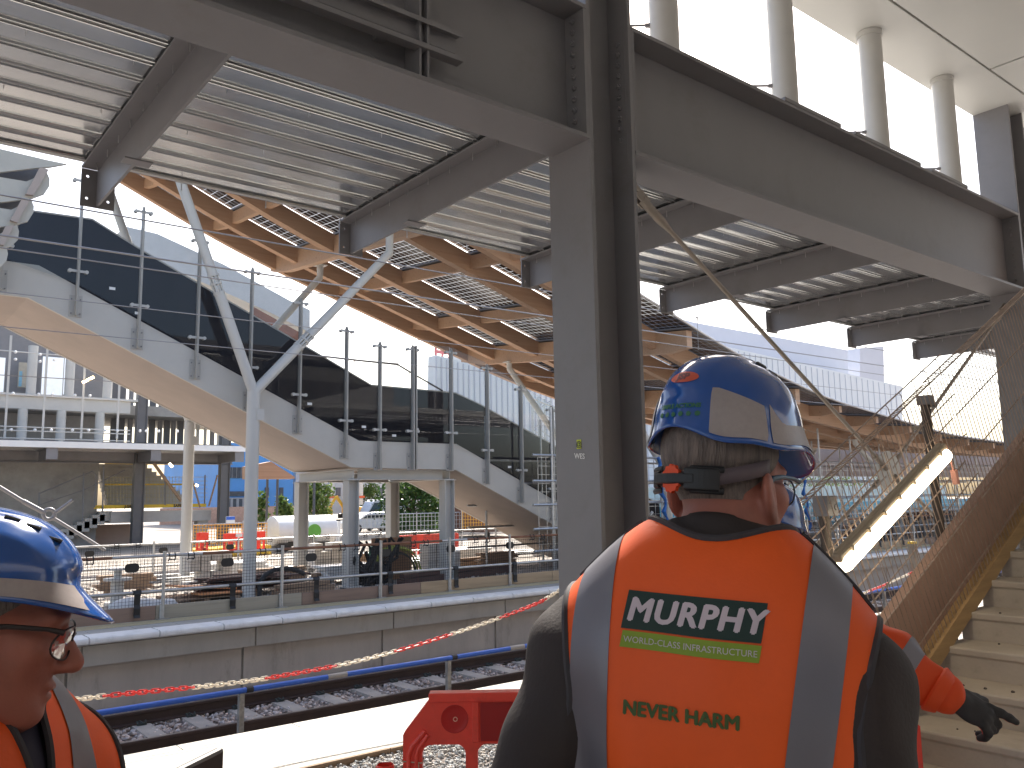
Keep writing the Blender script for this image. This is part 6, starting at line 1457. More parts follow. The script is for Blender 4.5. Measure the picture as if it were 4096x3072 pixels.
# raw concrete core, stair flight, landing with yellow toe boards
b = B(); q0, q1 = px(-200, 1990, 'y', 50.5), px(397, 1850, 'y', 50.5); b.box(-25, q1.x, 50.5, 51, GZ, q1.z); b.build('core_wall', M['conc'], ob_)
b = B(); xa, xb = px(430, 1950, 'y', 53).x, px(760, 1950, 'y', 53).x
za, zb_ = px(600, 2010, 'y', 53).z, px(600, 1850, 'y', 53).z
for k in range(10): b.box(xa, xb-0.5*k*0.4, 53+0.3*k, 53.35+0.3*k, za+(zb_-za)*k/10-0.3, za+(zb_-za)*(k+1)/10)
b.build('stair_flight', M['conc_lt'], ob_)
b = B(); q0, q1 = px(370, 2095, 'y', 49.6), px(845, 2040, 'y', 49.6); b.box(q0.x+0.9, q1.x, 49.6, 53, q0.z, q1.z); b.box(q1.x-0.7, q1.x-0.1, 49.8, 50.4, GZ, q0.z); b.build('landing_slab', M['conc_lt'], ob_)
fl = [px(*s, 'y', 49.9) for s in ((205, 2180), (225, 2190), (470, 2065), (470, 2040), (370, 2050))]; b = B()
a0, a1 = px(180, 2160, 'y', 49.9), px(430, 2045, 'y', 49.9)
for k in range(8):
    u0, u1 = k/8, (k+1)/8; b.box(a0.x+(a1.x-a0.x)*u0, a0.x+(a1.x-a0.x)*u1+0.25, 49.9, 51.2, a0.z+(a1.z-a0.z)*u0-0.35, a0.z+(a1.z-a0.z)*u1)
b.build('lower_flight', M['conc_lt'], ob_)
yb_ = thing('yellow_toe_board', px(600, 2030, 'y', 49.5), 'yellow toe boards lettered J-SAFE on the opposite stair landing', 'board')
b = B(); q0, q1 = px(376, 2036, 'y', 49.5), px(825, 2014, 'y', 49.5); b.box(q0.x, q1.x, 49.5, 49.55, q0.z, q1.z); b.build('board', M['yellow'], yb_)
hz = (q1.z-q0.z); cz_ = (q0.z+q1.z)/2
text_mesh('board_lettering', 'J-SAFE', hz*1.05, m_trim, (px(520, 2025, 'y', 49.49).x, 49.488, cz_), (1, 0, 0), (0, 0, 1), yb_, off=0.01); text_mesh('board_lettering', 'SAFE', hz*1.05, m_trim, (px(710, 2025, 'y', 49.49).x, 49.488, cz_), (1, 0, 0), (0, 0, 1), yb_, off=0.01)
for k, (sy_, nm_) in enumerate(((1850, 'top yellow board over the opposite stair flight'), (1936, 'yellow rail across the middle of the opposite stair flight'))):
    q0, q1 = px(420, sy_+6, 'y', 49.7+k*2), px(740, sy_-(6 if k == 0 else 2), 'y', 49.7+k*2); b = B(); b.box(q0.x, q1.x, 49.7+k*2, 49.75+k*2, q0.z, q1.z); b.build('yellow_board', M['yellow'], label=nm_, cat='board')
gr_ = thing('stair_guard', px(500, 2030, 'y', 49.4), 'temporary tube guard rails with mesh on the opposite stairs', 'guard rail')
b = B()
def T(pts, r_=0.04, y=49.4): b.tube([px(*s, 'y', y) for s in pts], r_, 6)
T(((155, 2120), (157, 1970))); T(((330, 2090), (335, 1890))); T(((410, 2045), (415, 1860))); T(((155, 1975), (370, 1885), (385, 1900), (378, 2030))); T(((660, 2020), (660, 1905))); T(((818, 2015), (820, 1900))); T(((15, 2140), (17, 2030)))
T(((155, 2020), (335, 1960), (500, 1880)), 0.025)
b.build('tubes', M['steel'], gr_)
b = B()
for k in range(24): T(((430+13*k, 2015), (430+13*k, 1905)), 0.012, 49.45)
for k in range(7): T(((420, 1910+16*k), (830, 1908+16*k)), 0.012, 49.45)
b.build('guard_mesh', mat('yellow_wire', (0.5,0.42,0.22), 0.6), gr_)
b = B(); T(((735, 1900), (720, 2020)), 0.06, 49.0)
b = B(); T(((615, 1853), (725, 2005)), 0.09, 48.6); T(((770, 1920), (800, 2030)), 0.05, 48.6); T(((870, 1900), (835, 2025)), 0.05, 48.6); b.build('timber_props', m_wood, label='pale timber props leaning on the opposite landing', cat='prop')
pk = px(405, 2320, 'y', 49.8); b = B(); b.box(pk.x, px(615, 2200, 'y', 49.8).x, 52.0, 52.3, GZ, px(500, 2100, 'y', 49.8).z); b.build('pink_wall', mat('pink_render', (0.56, 0.43, 0.37), 0.85, var=0.06), ob_)
b = B(); b.box(-25, pk.x-0.2, 53.5, 53.8, GZ, 4.0); b.build('dark_recess', M['conc'], ob_)
br_ = thing('raking_prop', px(70, 2030, 'y', 30), 'grey steel raking props meeting at a round eye above the left helmet', 'prop')
b = B(); b.tube([px(-40, 1925, 'y', 30), px(92, 2005, 'y', 30)], 0.055, 8); b.tube([px(92, 2005, 'y', 30), px(180, 2052, 'y', 30)], 0.075, 8); b.tube([px(222, 2050, 'y', 30), px(290, 2000, 'y', 30)], 0.05, 8); b.tube([px(210, 2070, 'y', 30), px(420, 2200, 'y', 30)], 0.05, 8); b.build('tubes', M['steel'], br_, smooth=True)
b = B(); q = px(196, 2057, 'y', 30); ring = [(q.x+0.16*math.cos(2*math.pi*k/20), 30, q.z+0.16*math.sin(2*math.pi*k/20)) for k in range(21)]; b.tube(ring, 0.06, 8, cap=False); b.build('eye', M['steel'], br_, smooth=True)
m_lit = mat('lit_lamp', (0.9,0.8,0.6), 0.5, emit=((1.0, 0.72, 0.36), 3.0))
for a_, c_, lb in (((330, 1530), (375, 1508), 'small lit lamp under the stairs in the opposite hall'), ((677, 1853), (690, 1868), 'small lit lamp above the opposite landing'), ((782, 1940), (792, 1943), 'tiny lit lamp beside the cream column')):
    b = B(); b.tube([px(*a_, 'y', 46.4), px(*c_, 'y', 46.4)], 0.07, 8); b.build('site_lamp', m_lit, label=lb, cat='lamp', group='lit lamps on the opposite block')
# sloping grey roof behind the footbridge
b = B(); q = [px(*s, 'y', 30) for s in ((500, 905), (630, 935), (900, 1060), (1165, 1205), (1240, 1240), (1240, 1330), (1080, 1250), (880, 1160), (560, 1020))]; b.prism([(p.x, p.z) for p in q], 'y', 30, 34); sr = b.build('sloping_roof', mat('zinc_roof', (0.58, 0.60, 0.61), 0.45, var=0.06), label='grey sloping zinc roof seen over the dark stair panel', cat='roof')
b = B(); q = [px(*s, 'y', 29.9) for s in ((1010, 1225), (1200, 1330), (1195, 1365), (1010, 1262))]; b.prism([(p.x, p.z) for p in q], 'y', 29.9, 29.99); b.build('brown_fascia', mat('brown_fascia', (0.26,0.13,0.09), 0.7), sr)
# ================================================================== SITE BEYOND: BLUE BUILDING, TREES, VEHICLES, BARRIERS
b = B(); b.box(-60, 140, 24, 400, -1.3, GZ); b.build('site_ground', mat('site_earth', (0.30, 0.265, 0.225), 0.95, var=0.18, scale=0.5, bump=0.4, bscale=6), kind='structure')
YB_ = 82
bb = thing('blue_building', px(980, 2050, 'y', YB_)*1, 'bright blue clad building with dark window bands seen under the stairs', 'building')
m_bl = mat('blue_cladding', (0.075, 0.27, 0.62), 0.5, var=0.1, scale=0.4); m_wd = mat('dark_glazing', (0.05, 0.06, 0.08), 0.15, var=0.3); m_gd = mat('grey_cladding', (0.36, 0.37, 0.38), 0.6, var=0.1)
def bx(b_, sx0, sy0, sx1, sy1, y0, y1):
    p_, q_ = px(sx0, sy0, 'y', y0), px(sx1, sy1, 'y', y0); b_.box(min(p_.x, q_.x), max(p_.x, q_.x), y0, y1, min(p_.z, q_.z), max(p_.z, q_.z))
b = B(); bx(b, 900, 2055, 1175, 1778, YB_, YB_+20); b.build('wall', m_bl, bb)
b = B(); bx(b, 905, 1985, 1010, 1965, YB_-0.1, YB_); bx(b, 905, 1912, 1010, 1870, YB_-0.1, YB_); b.build('window_band', m_wd, bb)
b = B()
for k in range(6): bx(b, 910+18*k, 1912, 912+18*k, 1870, YB_-0.16, YB_-0.101)
b.build('mullions', m_gd, bb)
for k, s in enumerate((1060, 1118)):
    b = B(); bx(b, s, 1990, s+16, 1950, YB_-0.1, YB_); b.build('window', m_wd, bb)
b = B(); bx(b, 905, 2050, 1000, 1990, YB_-0.3, YB_-0.2)
b.build('ground_floor', m_gd, bb); b = B()
for k in range(4): bx(b, 908+24*k, 2050, 922+24*k, 1995, YB_-0.34, YB_-0.301)
b.build('shop_glazing', m_wd, bb)
gb = thing('grey_building', px(1350, 2000, 'y', 86)*1, 'pale grey building with upright columns behind the excavators', 'building')
b = B(); bx(b, 1180, 2060, 1850, 1760, 86, 100); b.build('wall', mat('pale_render', (0.50, 0.50, 0.50), 0.7, var=0.05), gb)
b = B()
for s in (1285, 1345, 1460, 1520, 1640, 1700): bx(b, s, 1985, s+18, 1950, 85.9, 86)
b.build('window', m_wd, gb)
for s in (1320, 1435):
    b = B(); bx(b, s, 2020, s+18, 1900, 80, 80.6); b.build('column', M['light_steel'], gb); b = B(); bx(b, s-4, 1992, s+24, 1983, 79.9, 80.7); b.build('red_collar', mat('red_orange', (0.6,0.1,0.03), 0.6) if 'red_orange' not in bpy.data.materials else bpy.data.materials['red_orange'], gb)
# trees: tapered trunk, limbs, leaf clumps through an uneven crown
def leaf_mat(nm, col):
    m_ = mat(nm, col, 0.55, var=0.35, scale=1.2); p = m_.node_tree.nodes['Principled BSDF']; t_ = m_.node_tree
    tl = t_.nodes.new('ShaderNodeBsdfTranslucent'); ms = t_.nodes.new('ShaderNodeMixShader'); ms.inputs[0].default_value = 0.35; src = p.inputs['Base Color'].links[0].from_socket
    t_.links.new(src, tl.inputs[0]); t_.links.new(p.outputs[0], ms.inputs[1]); t_.links.new(tl.outputs[0], ms.inputs[2]); t_.links.new(ms.outputs[0], t_.nodes['Material Output'].inputs[0]); return m_
m_lf = [leaf_mat('leaf_mid', (0.06, 0.12, 0.025)), leaf_mat('leaf_dark', (0.03, 0.075, 0.018)), leaf_mat('leaf_light', (0.13, 0.19, 0.045))]; m_bark = mat('bark', (0.14, 0.10, 0.07), 0.9, var=0.3, scale=8, bump=0.3)
def tree(x, y, h, w_, label, seed, lm=0, trunk=0.3, group='trees beyond the site', n=2600, ls=0.16):
    rn = np.random.default_rng(seed); t = thing('tree', (x, y, GZ), label, 'tree', group)
    b = B(); b.tube([(x, y, GZ), (x+0.05, y, GZ+h*trunk), (x+0.1, y, GZ+h*0.7)], [0.035*h*0.6, 0.025*h*0.6, 0.008*h], 8); cl = []
    for k in range(11):
        a = rn.uniform(0, 6.28); z0 = GZ+h*rn.uniform(trunk, 0.62); q = Vector((x+w_*0.40*math.cos(a)*rn.uniform(0.4, 1), y+w_*0.40*math.sin(a)*rn.uniform(0.4, 1), min(GZ+h*0.9, z0+h*rn.uniform(0.08, 0.3)))); b.tube([(x+0.05, y, z0), tuple((Vector((x, y, z0))+q)/2+Vector((0, 0, 0.1))), tuple(q)], [0.011*h, 0.008*h, 0.003*h], 5); cl.append(q)
    b.build('trunk', m_bark, t, smooth=True)
    for k in range(16): a = rn.uniform(0, 6.28); u = rn.uniform(0, 1)**0.5; zf = rn.uniform(trunk, 0.97); rr_ = w_*0.5*u*math.sin(math.pi*min(1, (zf-trunk*0.6)/(1.05-trunk*0.6)))**0.7; cl.append(Vector((x+rr_*math.cos(a), y+rr_*math.sin(a), GZ+h*zf)))
    C_ = np.array([tuple(c) for c in cl]); k = rn.integers(0, len(C_), n); sg = w_*0.115
    P_ = C_[k]+rn.normal(0, 1, (n, 3))*np.array((sg, sg, sg*0.8)); a = rn.normal(0, 1, (n, 3)); a /= np.linalg.norm(a, axis=1)[:, None]; c_ = np.cross(a, rn.normal(0, 1, (n, 3))); c_ /= np.linalg.norm(c_, axis=1)[:, None]; s_ = (ls*rn.uniform(0.6, 1.3, n))[:, None]
    V = np.stack([P_-a*s_, P_+c_*s_*0.5, P_+a*s_, P_-c_*s_*0.5], 1).reshape(-1, 3); b = B(); b.v = [tuple(v) for v in V]; b.f = [(4*i, 4*i+1, 4*i+2, 4*i+3) for i in range(n)]
    b.mi = [int(q) for q in np.where(rn.uniform(0, 1, n) < 0.62, 0, np.where(rn.uniform(0, 1, n) < 0.5, 1, 2))]
    o = [[m_lf[0], m_lf[1], m_lf[2]], [m_lf[2], m_lf[0], m_lf[2]]][lm]; b.build('crown', o, t)
def at(sx, sy, y): return px(sx, sy, 'y', y)
def tr(sx, stop, y, w_px, label, seed, **k):
    q, e = at(sx, 2100, y), at(sx+w_px, 2100, y); tree(q.x, y, at(sx, stop, y).z-GZ, (e.x-q.x), label, seed, **k)
tr(1655, 1905, 46, 240, 'round dark green tree right of the landing frame', 1, n=3600, ls=0.15, trunk=0.36)
tr(1265, 1915, 62, 110, 'pale green birch-like tree between the landing columns', 2, lm=1, n=2200); tr(1050, 1960, 70, 45, 'thin pale young tree right of the forked column', 3, lm=1, n=900, trunk=0.1); tr(1135, 1975, 66, 60, 'small bushy tree left of the landing frame', 4, lm=1, n=1100, trunk=0.1)
tr(1475, 1925, 84, 70, 'far pale tree above the excavator cab', 5, lm=1, n=1200)
tr(1760, 2030, 50, 160, 'low light green bush under the round tree', 6, lm=1, n=1800, trunk=0.05, ls=0.12); tr(1655, 2075, 44, 150, 'dark hedge-like shrub behind the red barrier', 7, n=1800, trunk=0.05, ls=0.12)
for sx, st_, w_, sd, lb in ((3120, 1895, 130, 8, 'tree crown showing beside the man\'s glasses'), (3330, 1905, 130, 9, 'far tree behind the canopy, above the blue hoarding'), (3650, 1880, 150, 10, 'far tree behind the slanting tube light'), (2560, 1950, 60, 11, 'far tree between the column and the man\'s neck')): tr(sx, st_, 60, w_, lb, sd, lm=sd % 2, n=1600)
# dark poles
for k, (s, y0_, y1_, yy) in enumerate(((1066, 2080, 1915, 55), (1107, 2080, 1910, 55), (1254, 2130, 1930, 50))):
    a0, a1 = at(s, y0_, yy), at(s, y1_, yy); b = B(); b.tube([(a0.x, yy, GZ), (a0.x, yy, a1.z)], 0.09, 8); b.tube([(a0.x, yy, GZ), (a0.x, yy, GZ+0.4)], 0.14, 8); b.build('lamp_pole', M['steel_dk'], label='slim dark pole in the site, '+['left of the pair', 'right of the pair', 'between the landing columns'][k], cat='pole', group='dark poles in the site', smooth=True)
# vehicles
m_car = [mat('car_white', (0.75,0.75,0.75), 0.25, coat=0.6), mat('car_silver', (0.42,0.43,0.45), 0.3, metal=0.4, coat=0.6), mat('car_grey', (0.12,0.13,0.15), 0.3, coat=0.6)]; m_cg = mat('car_glass', (0.03,0.035,0.04), 0.08)
def car(x, y, L, label, mt, van=False, rz_=0.0):
    t = thing('parked_car' if not van else 'site_van', (x, y, GZ), label, 'car' if not van else 'van', rz=rz_); ORG[t.name] = Vector((0, 0, 0)); h = 1.45 if not van else 2.4; wd = 0.87
    pr_ = [(0, 0.3), (0, 0.75), (0.12, 0.88), (0.95, 0.98), (1.65, h-0.06), (1.9, h), (3.2, h), (3.45, h-0.08), (4.05, 1.02), (4.35, 0.9), (4.4, 0.3)] if not van else [(0, 0.35), (0, 1.0), (0.25, 1.15), (0.85, 1.25), (1.45, 2.2), (1.75, h), (5.1, h), (5.2, h-0.1), (5.2, 0.35)]
    s_ = L/pr_[-1][0]; b = B(); b.prism([(p_[0]*s_-L/2, p_[1]) for p_ in pr_], 'y', -wd, wd); bd = b.build('body', mt, t, local=True, bevel=0.06)
    gl = [(1.1, 1.0), (1.7, h-0.12), (3.15, h-0.12), (3.85, 1.02)] if not van else [(1.0, 1.3), (1.5, 2.1), (2.3, 2.1), (2.3, 1.3)]
    b = B(); b.prism([(p_[0]*s_-L/2, p_[1]) for p_ in gl], 'y', -wd-0.012, -wd+0.004); b.build('side_window', m_cg, bd, local=True)
    for xw in (0.8*s_-L/2, L/2-0.85*s_):
        for yw in (-wd+0.06, wd-0.06):
            b = B(); b.tube([(xw, yw-0.1, 0.33), (xw, yw+0.1, 0.33)], 0.33, 16); wq = b.build('wheel', M['black'], t, local=True, smooth=True); b = B(); b.tube([(xw, yw-0.11, 0.33), (xw, yw+0.11, 0.33)], 0.19, 12); b.build('rim', M['galv'], wq, local=True)
    return t
for sx, y, L, lb, mi_, v, rz_ in ((1560, 58, 4.2, 'grey parked car behind the landing columns, nose to the left', 1, False, 0.1), (1480, 55, 4.2, 'white parked car with a shiny bonnet, left of the grey one', 0, False, -0.1), (1640, 66, 4.4, 'dark parked car under the round tree', 2, False, 0), (1520, 70, 5.2, 'pale green parked van behind the cars', 1, True, 0)):
    car(at(sx, 2120, y).x, y, L, lb, m_car[mi_], v, rz_)
# white tanker with green logo, box trailer, yellow skip
tk = thing('tanker', (at(1180, 2160, 38).x, 38, GZ), 'white tanker trailer with a green round logo behind the landing columns', 'trailer')
x0, x1 = at(1075, 2150, 38).x, at(1330, 2150, 38).x; zc = at(1200, 2120, 38).z; m_tk = mat('tank_white', (0.72,0.72,0.71), 0.4, var=0.05)
b = B(); rr_ = 0.85; b.loft([[(x, 38+rr_*math.cos(2*math.pi*k/20)*f_, zc+rr_*0.8*math.sin(2*math.pi*k/20)*f_) for k in range(20)] for x, f_ in ((x0, 0.7), (x0+0.15, 1), (x1-0.15, 1), (x1, 0.7))]); tb = b.build('tank', m_tk, tk, smooth=True)
b = B(); b.lathe((at(1262, 2125, 37).x, 37.1, at(1262, 2125, 37.1).z), [(0.0, 0), (0.34, 0), (0.34, 0.02), (0.0, 0.02)], 20, 'y'); b.build('green_logo', mat('logo_green', (0.12,0.36,0.05), 0.5), tb)
for xw in (x0+0.6, x1-0.7): b = B(); b.tube([(xw, 37.5, GZ+0.32), (xw, 38.5, GZ+0.32)], 0.32, 14); b.build('wheel', M['black'], tk, smooth=True)
bt = thing('box_trailer', (at(1350, 2160, 40).x, 40, GZ), 'grey and white box trailer with small lettering right of the tanker', 'trailer')
b = B(); bx(b, 1285, 2200, 1362, 2085, 40, 43); bt_ = b.build('box', m_tk, bt); b = B(); bx(b, 1290, 2165, 1345, 2095, 39.95, 39.999); b.build('door', mat('trailer_grey', (0.35,0.35,0.34), 0.5), bt_)
for xw in (at(1300, 2200, 40).x, at(1345, 2200, 40).x): b = B(); b.tube([(xw, 40.1, GZ+0.3), (xw, 40.4, GZ+0.3)], 0.3, 12); b.build('wheel', M['black'], bt, smooth=True)
b = B(); q = [at(*s, 36) for s in ((790, 2245), (1085, 2225), (1085, 2180), (1000, 2182), (790, 2200))]; b.prism([(p.x, p.z) for p in q], 'y', 36, 37.5); b.build('yellow_skip', M['yellow'], label='low yellow skip behind the rear fence', cat='skip')
# excavators
m_ex = mat('digger_yellow', (0.75, 0.40, 0.03), 0.45, var=0.1)
for sx, y, lb, fl in ((1400, 72, 'yellow excavator with a black cab, its arm raised to the left', 1), (1545, 76, 'second yellow excavator half hidden by the landing column', -1)):
    x = at(sx, 2060, y).x; t = thing('excavator', (x, y, GZ), lb, 'excavator', 'excavators at the far end of the site'); ORG[t.name] = Vector((x, y, GZ)); t.scale = (0.55,)*3; z = GZ+1.6
    b = B(); b.box(x-1.7, x+1.7, y-1.3, y-0.8, z-0.3, z+0.5); b.box(x-1.7, x+1.7, y+0.8, y+1.3, z-0.3, z+0.5); b.build('tracks', M['black'], t, bevel=0.15)
    b = B(); b.box(x-1.0, x+1.9, y-1.2, y+1.2, z+0.55, z+1.6); b.build('body', m_ex, t, bevel=0.1); b = B(); b.box(x-0.9*fl-0.5, x-0.9*fl+0.7, y-1.1, y-0.1, z+1.6, z+3.0); b.build('cab', m_cg, t, bevel=0.1)
    b = B(); b.bar((x-1.0*fl, y, z+1.2), (x-2.6*fl, y, z+3.4), 0.3, 0.45); b.bar((x-2.6*fl, y, z+3.4), (x-4.0*fl, y, z+1.2), 0.25, 0.4); b.box(x-4.0*fl-0.5, x-4.0*fl+0.5, y-0.5, y+0.5, z+0.3, z+1.2); b.build('arm', m_ex, t)
# red water barriers and mesh fencing of the site
def red_bar(sx0, sx1, sy0, sy1, y, label, k=0):
    p_, q_ = at(sx0, sy0, y), at(sx1, sy1, y); t = thing('red_barrier', ((p_.x+q_.x)/2, y, p_.z), label, 'barrier', 'red plastic barriers in the site'); z0, z1 = min(p_.z, q_.z), max(p_.z, q_.z); x0, x1 = p_.x, q_.x; hh = z1-z0
    hs = []; n = max(2, int((x1-x0)/0.22))
    for i in range(n): a = x0+(x1-x0)*(i+0.3)/n; hs.append([(a, z0+hh*0.12), (a+(x1-x0)*0.4/n, z0+hh*0.12), (a+(x1-x0)*0.4/n, z0+hh*0.52), (a, z0+hh*0.52)])
    b = B(); plate(b, [(x0, z0), (x1, z0), (x1, z1), (x0, z1)], hs, 'y', y, y+0.06); bo = b.build('frame', M['red_pl'], t); b = B(); b.box(x0+0.1, x1-0.1, y-0.03, y+0.09, z1-hh*0.18, z1+0.01); b.box(x0+0.05, x0+0.25, y-0.2, y+0.26, z0-0.02, z0+0.05); b.box(x1-0.25, x1-0.05, y-0.2, y+0.26, z0-0.02, z0+0.05); b.build('rib', M['red_pl'], bo)
red_bar(1585, 1835, 2262, 2132, 24.6, 'long red barrier right of the landing frame legs'); red_bar(785, 835, 2200, 2130, 31, 'narrow red barrier left of the grey post'); red_bar(893, 985, 2205, 2132, 31.5, 'red barrier with a white plate left of the forked column'); red_bar(1005, 1062, 2205, 2125, 31.8, 'red barrier right behind the forked column')
b = B(); q0, q1 = at(945, 2148, 31.4), at(970, 2134, 31.4); b.box(q0.x, q1.x, 31.40, 31.46, q0.z, q1.z); b.build('white_plate', M['white'], label='white plate on the red barrier left of the forked column', cat='plate')
m_omesh = mat('orange_netting', (0.78, 0.42, 0.05), 0.7, var=0.15)
def net(sx0, sx1, sy0, sy1, y, label, mt, px_=0.22, r_=0.02, name='mesh_fence', post=M['galv'], ev=2.0):
    p_, q_ = at(sx0, sy0, y), at(sx1, sy1, y); t = thing(name, ((p_.x+q_.x)/2, y, GZ), label, 'fence'); x0, x1, z0, z1 = p_.x, q_.x, max(GZ, min(p_.z, q_.z)), max(p_.z, q_.z); b = B()
    for k in range(int((x1-x0)/px_)+1): b.box(x0+k*px_-r_/2, x0+k*px_+r_/2, y-r_/2, y+r_/2, z0, z1)
    for k in range(int((z1-z0)/px_)+1): b.box(x0, x1, y-r_/2-0.002, y+r_/2-0.002, z0+k*px_-r_/2, z0+k*px_+r_/2)
    b.build('netting', mt, t); b = B(); x = x0
    while x <= x1+0.01: b.tube([(x, y+0.05, GZ), (x, y+0.05, z1+0.1)], 0.03, 6); x += ev
    b.tube([(x0, y+0.05, z1), (x1, y+0.05, z1)], 0.025, 6); b.build('posts', post, t); return t
net(770, 1070, 2215, 2090, 34, 'yellow netting fence left of the landing frame', m_omesh, 0.12, 0.02); net(1420, 1990, 2130, 2045, 42, 'pale mesh fence in front of the parked cars', M['light_steel'], 0.25, 0.02); net(1850, 2080, 2120, 2030, 33, 'yellow wire fence under the lower stair flight', m_omesh, 0.16, 0.018)
net(1430, 1900, 2085, 2050, 62, 'green screened fence behind the parked cars', mat('green_screen', (0.02,0.16,0.11), 0.7), 0.1, 0.09)
b = B(); bx(b, 640, 2100, 1330, 2020, 78, 78.2); b.build('brick_wall', mat('pinkish_brick', (0.45, 0.30, 0.24), 0.85, var=0.2, scale=6), label='low pinkish brick wall in front of the blue building', cat='wall')
b = B(); bx(b, 1935, 2130, 2080, 2020, 40, 44); b.build('site_hut', mat('brown_hut', (0.20,0.10,0.07), 0.8, var=0.2), label='brown hut under the lower stairs', cat='hut')
b = B(); bx(b, 905, 2095, 940, 2065, 44, 44.1); sg_ = b.build('site_sign', M['white'], label='small white and blue sign left of the forked column', cat='sign'); b = B(); q0, q1 = at(905, 2080, 43.98), at(940, 2066, 43.98); b.box(q0.x, q1.x, 43.98, 43.999, q0.z, q1.z); b.build('blue_field', m_blue, sg_)
# ================================================================== RIGHT-HAND BACKGROUND
wb = thing('white_warehouse', px(3200, 1900, 'y', 90)*1, 'large white clad warehouse with a taller pale block, behind the canopy on the right', 'building')
m_wc = mat('white_cladding', (0.74, 0.76, 0.77), 0.6, var=0.03, scale=0.3); m_wg = mat('lilac_cladding', (0.56, 0.57, 0.63), 0.6, var=0.03, scale=0.3)
def fx(b_, pts, y0, y1): b_.prism([(p.x, p.z) for p in (px(*s, 'y', y0) for s in pts)], 'y', y0, y1)
b = B(); fx(b, [(2350, 2000), (2350, 1290), (2700, 1340), (3610, 1545), (3610, 2000)], 90, 130); b.build('clad_wall', m_wc, wb)
b = B(); fx(b, [(2640, 1700), (2640, 1255), (2780, 1290), (3390, 1400), (3400, 1700)], 100, 130); b.build('upper_block', m_wg, wb)
b = B(); fx(b, [(3440, 1700), (3440, 1392), (3535, 1385), (3540, 1700)], 104, 112); b.build('stack_block', m_wg, wb)
b = B()
for k in range(56):
    sx_ = 2350+1255*k/56; p_ = px(sx_, np.interp(sx_, [2350, 2700, 3610], [1290, 1340, 1545]), 'y', 89.9); b.box(p_.x-0.07, p_.x+0.07, 89.9, 89.995, 0, p_.z-0.3)
b.build('cladding_ribs', m_wg, wb)
wh2 = thing('far_warehouse', px(1950, 1900, 'y', 70)*1, 'pale ribbed warehouse wall seen through the stair glass', 'building'); b = B(); fx(b, [(1735, 2000), (1745, 1420), (2300, 1560), (2300, 2000)], 70, 71.5); b.build('wall', m_wc, wh2)
b = B()
for k in range(26):
    p_ = px(1745+22*k, 1420+5.6*k, 'y', 69.9); b.box(p_.x-0.06, p_.x+0.06, 69.86, 69.99, 0, p_.z-0.2)
b.build('wall_ribs', m_wg, wh2)
lm = thing('lattice_mast', px(2170, 1800, 'y', 40)*1, 'galvanised lattice mast between the stair glass and the central column', 'mast'); lm.location.z = GZ; ORG[lm.name] = Vector(lm.location)
b = B(); xa, xb = px(2155, 1700, 'y', 40).x, px(2205, 1700, 'y', 40).x; zt3 = px(2180, 1590, 'y', 40).z
for x in (xa, xb):
    for y in (40, 40.6): b.box(x-0.05, x+0.05, y-0.05, y+0.05, GZ, zt3)
k = 0; z = GZ
while z < zt3-0.6: b.tube([(xa if k % 2 else xb, 40, z), (xb if k % 2 else xa, 40, z+0.6)], 0.03, 5); b.tube([(xa if k % 2 else xb, 40.6, z), (xb if k % 2 else xa, 40.6, z+0.6)], 0.03, 5); z += 0.6; k += 1
b.tube([(xa-0.5, 40, zt3-0.1), (xb+1.5, 40, zt3-0.9)], 0.06, 6); b.build('lattice', M['galv'], lm)
# tube-and-mesh edge protection, blue sheeting and gear on the far platform, right of the man
sc = thing('tube_scaffold', (22, 15.2, 0), 'tube scaffold with mesh panels under the far end of the canopy', 'scaffold')
b = B()
xs_ = [13.2+1.9*k for k in range(15)]
for x in xs_:
    for y in (15.0, 17.6): b.tube([(x, y, -0.1), (x, y, min(3.9, CZ(x, y)-0.05))], 0.03, 7)
for z in (0.55, 1.05, 1.6, 2.15, 2.75):
    for y in (15.0, 17.6): b.tube([(12.6, y, z), (41, y, z+0.02)], 0.03, 7)
b.build('tubes', M['galv'], sc, smooth=True)
b = B()
for k in range(110): x = 12.8+0.25*k; b.box(x-0.006, x+0.006, 15.04, 15.052, 0.05, 2.7)
for k in range(14): b.box(12.8, 40.5, 15.036, 15.046, 0.1+0.2*k-0.005, 0.1+0.2*k+0.005)
b.build('scaffold_mesh', M['galv'], sc)
m_bs = mat('blue_sheeting', (0.07, 0.30, 0.50), 0.45, var=0.25, scale=1.2, bump=0.3, bscale=3); m_bs2 = mat('clear_sheeting', (0.42, 0.55, 0.60), 0.35, var=0.15)
b = B(); b.box(px(2560, 2040, 'y', 27).x, px(4060, 2040, 'y', 27).x+12, 27, 27.1, px(3300, 2150, 'y', 27).z, px(3300, 2010, 'y', 27).z); b.build('blue_hoarding', m_bs, label='long bright blue sheeted hoarding across the right background', cat='hoarding')
b = B(); b.box(px(2560, 2040, 'y', 28).x, 62, 28, 28.1, px(3300, 2012, 'y', 28).z, px(3300, 1945, 'y', 28).z); b.build('clear_screen', m_bs2, label='pale translucent screen above the blue hoarding', cat='screen')
b = B(); b.box(px(2900, 1850, 'y', 24.5).x, 75, 24.5, 24.8, px(3300, 1905, 'y', 24.5).z, px(3300, 1740, 'y', 24.5).z); b.build('grey_netting', mat('debris_netting', (0.33, 0.30, 0.30), 0.8, var=0.15), label='grey debris netting hanging below the timber eave', cat='netting')
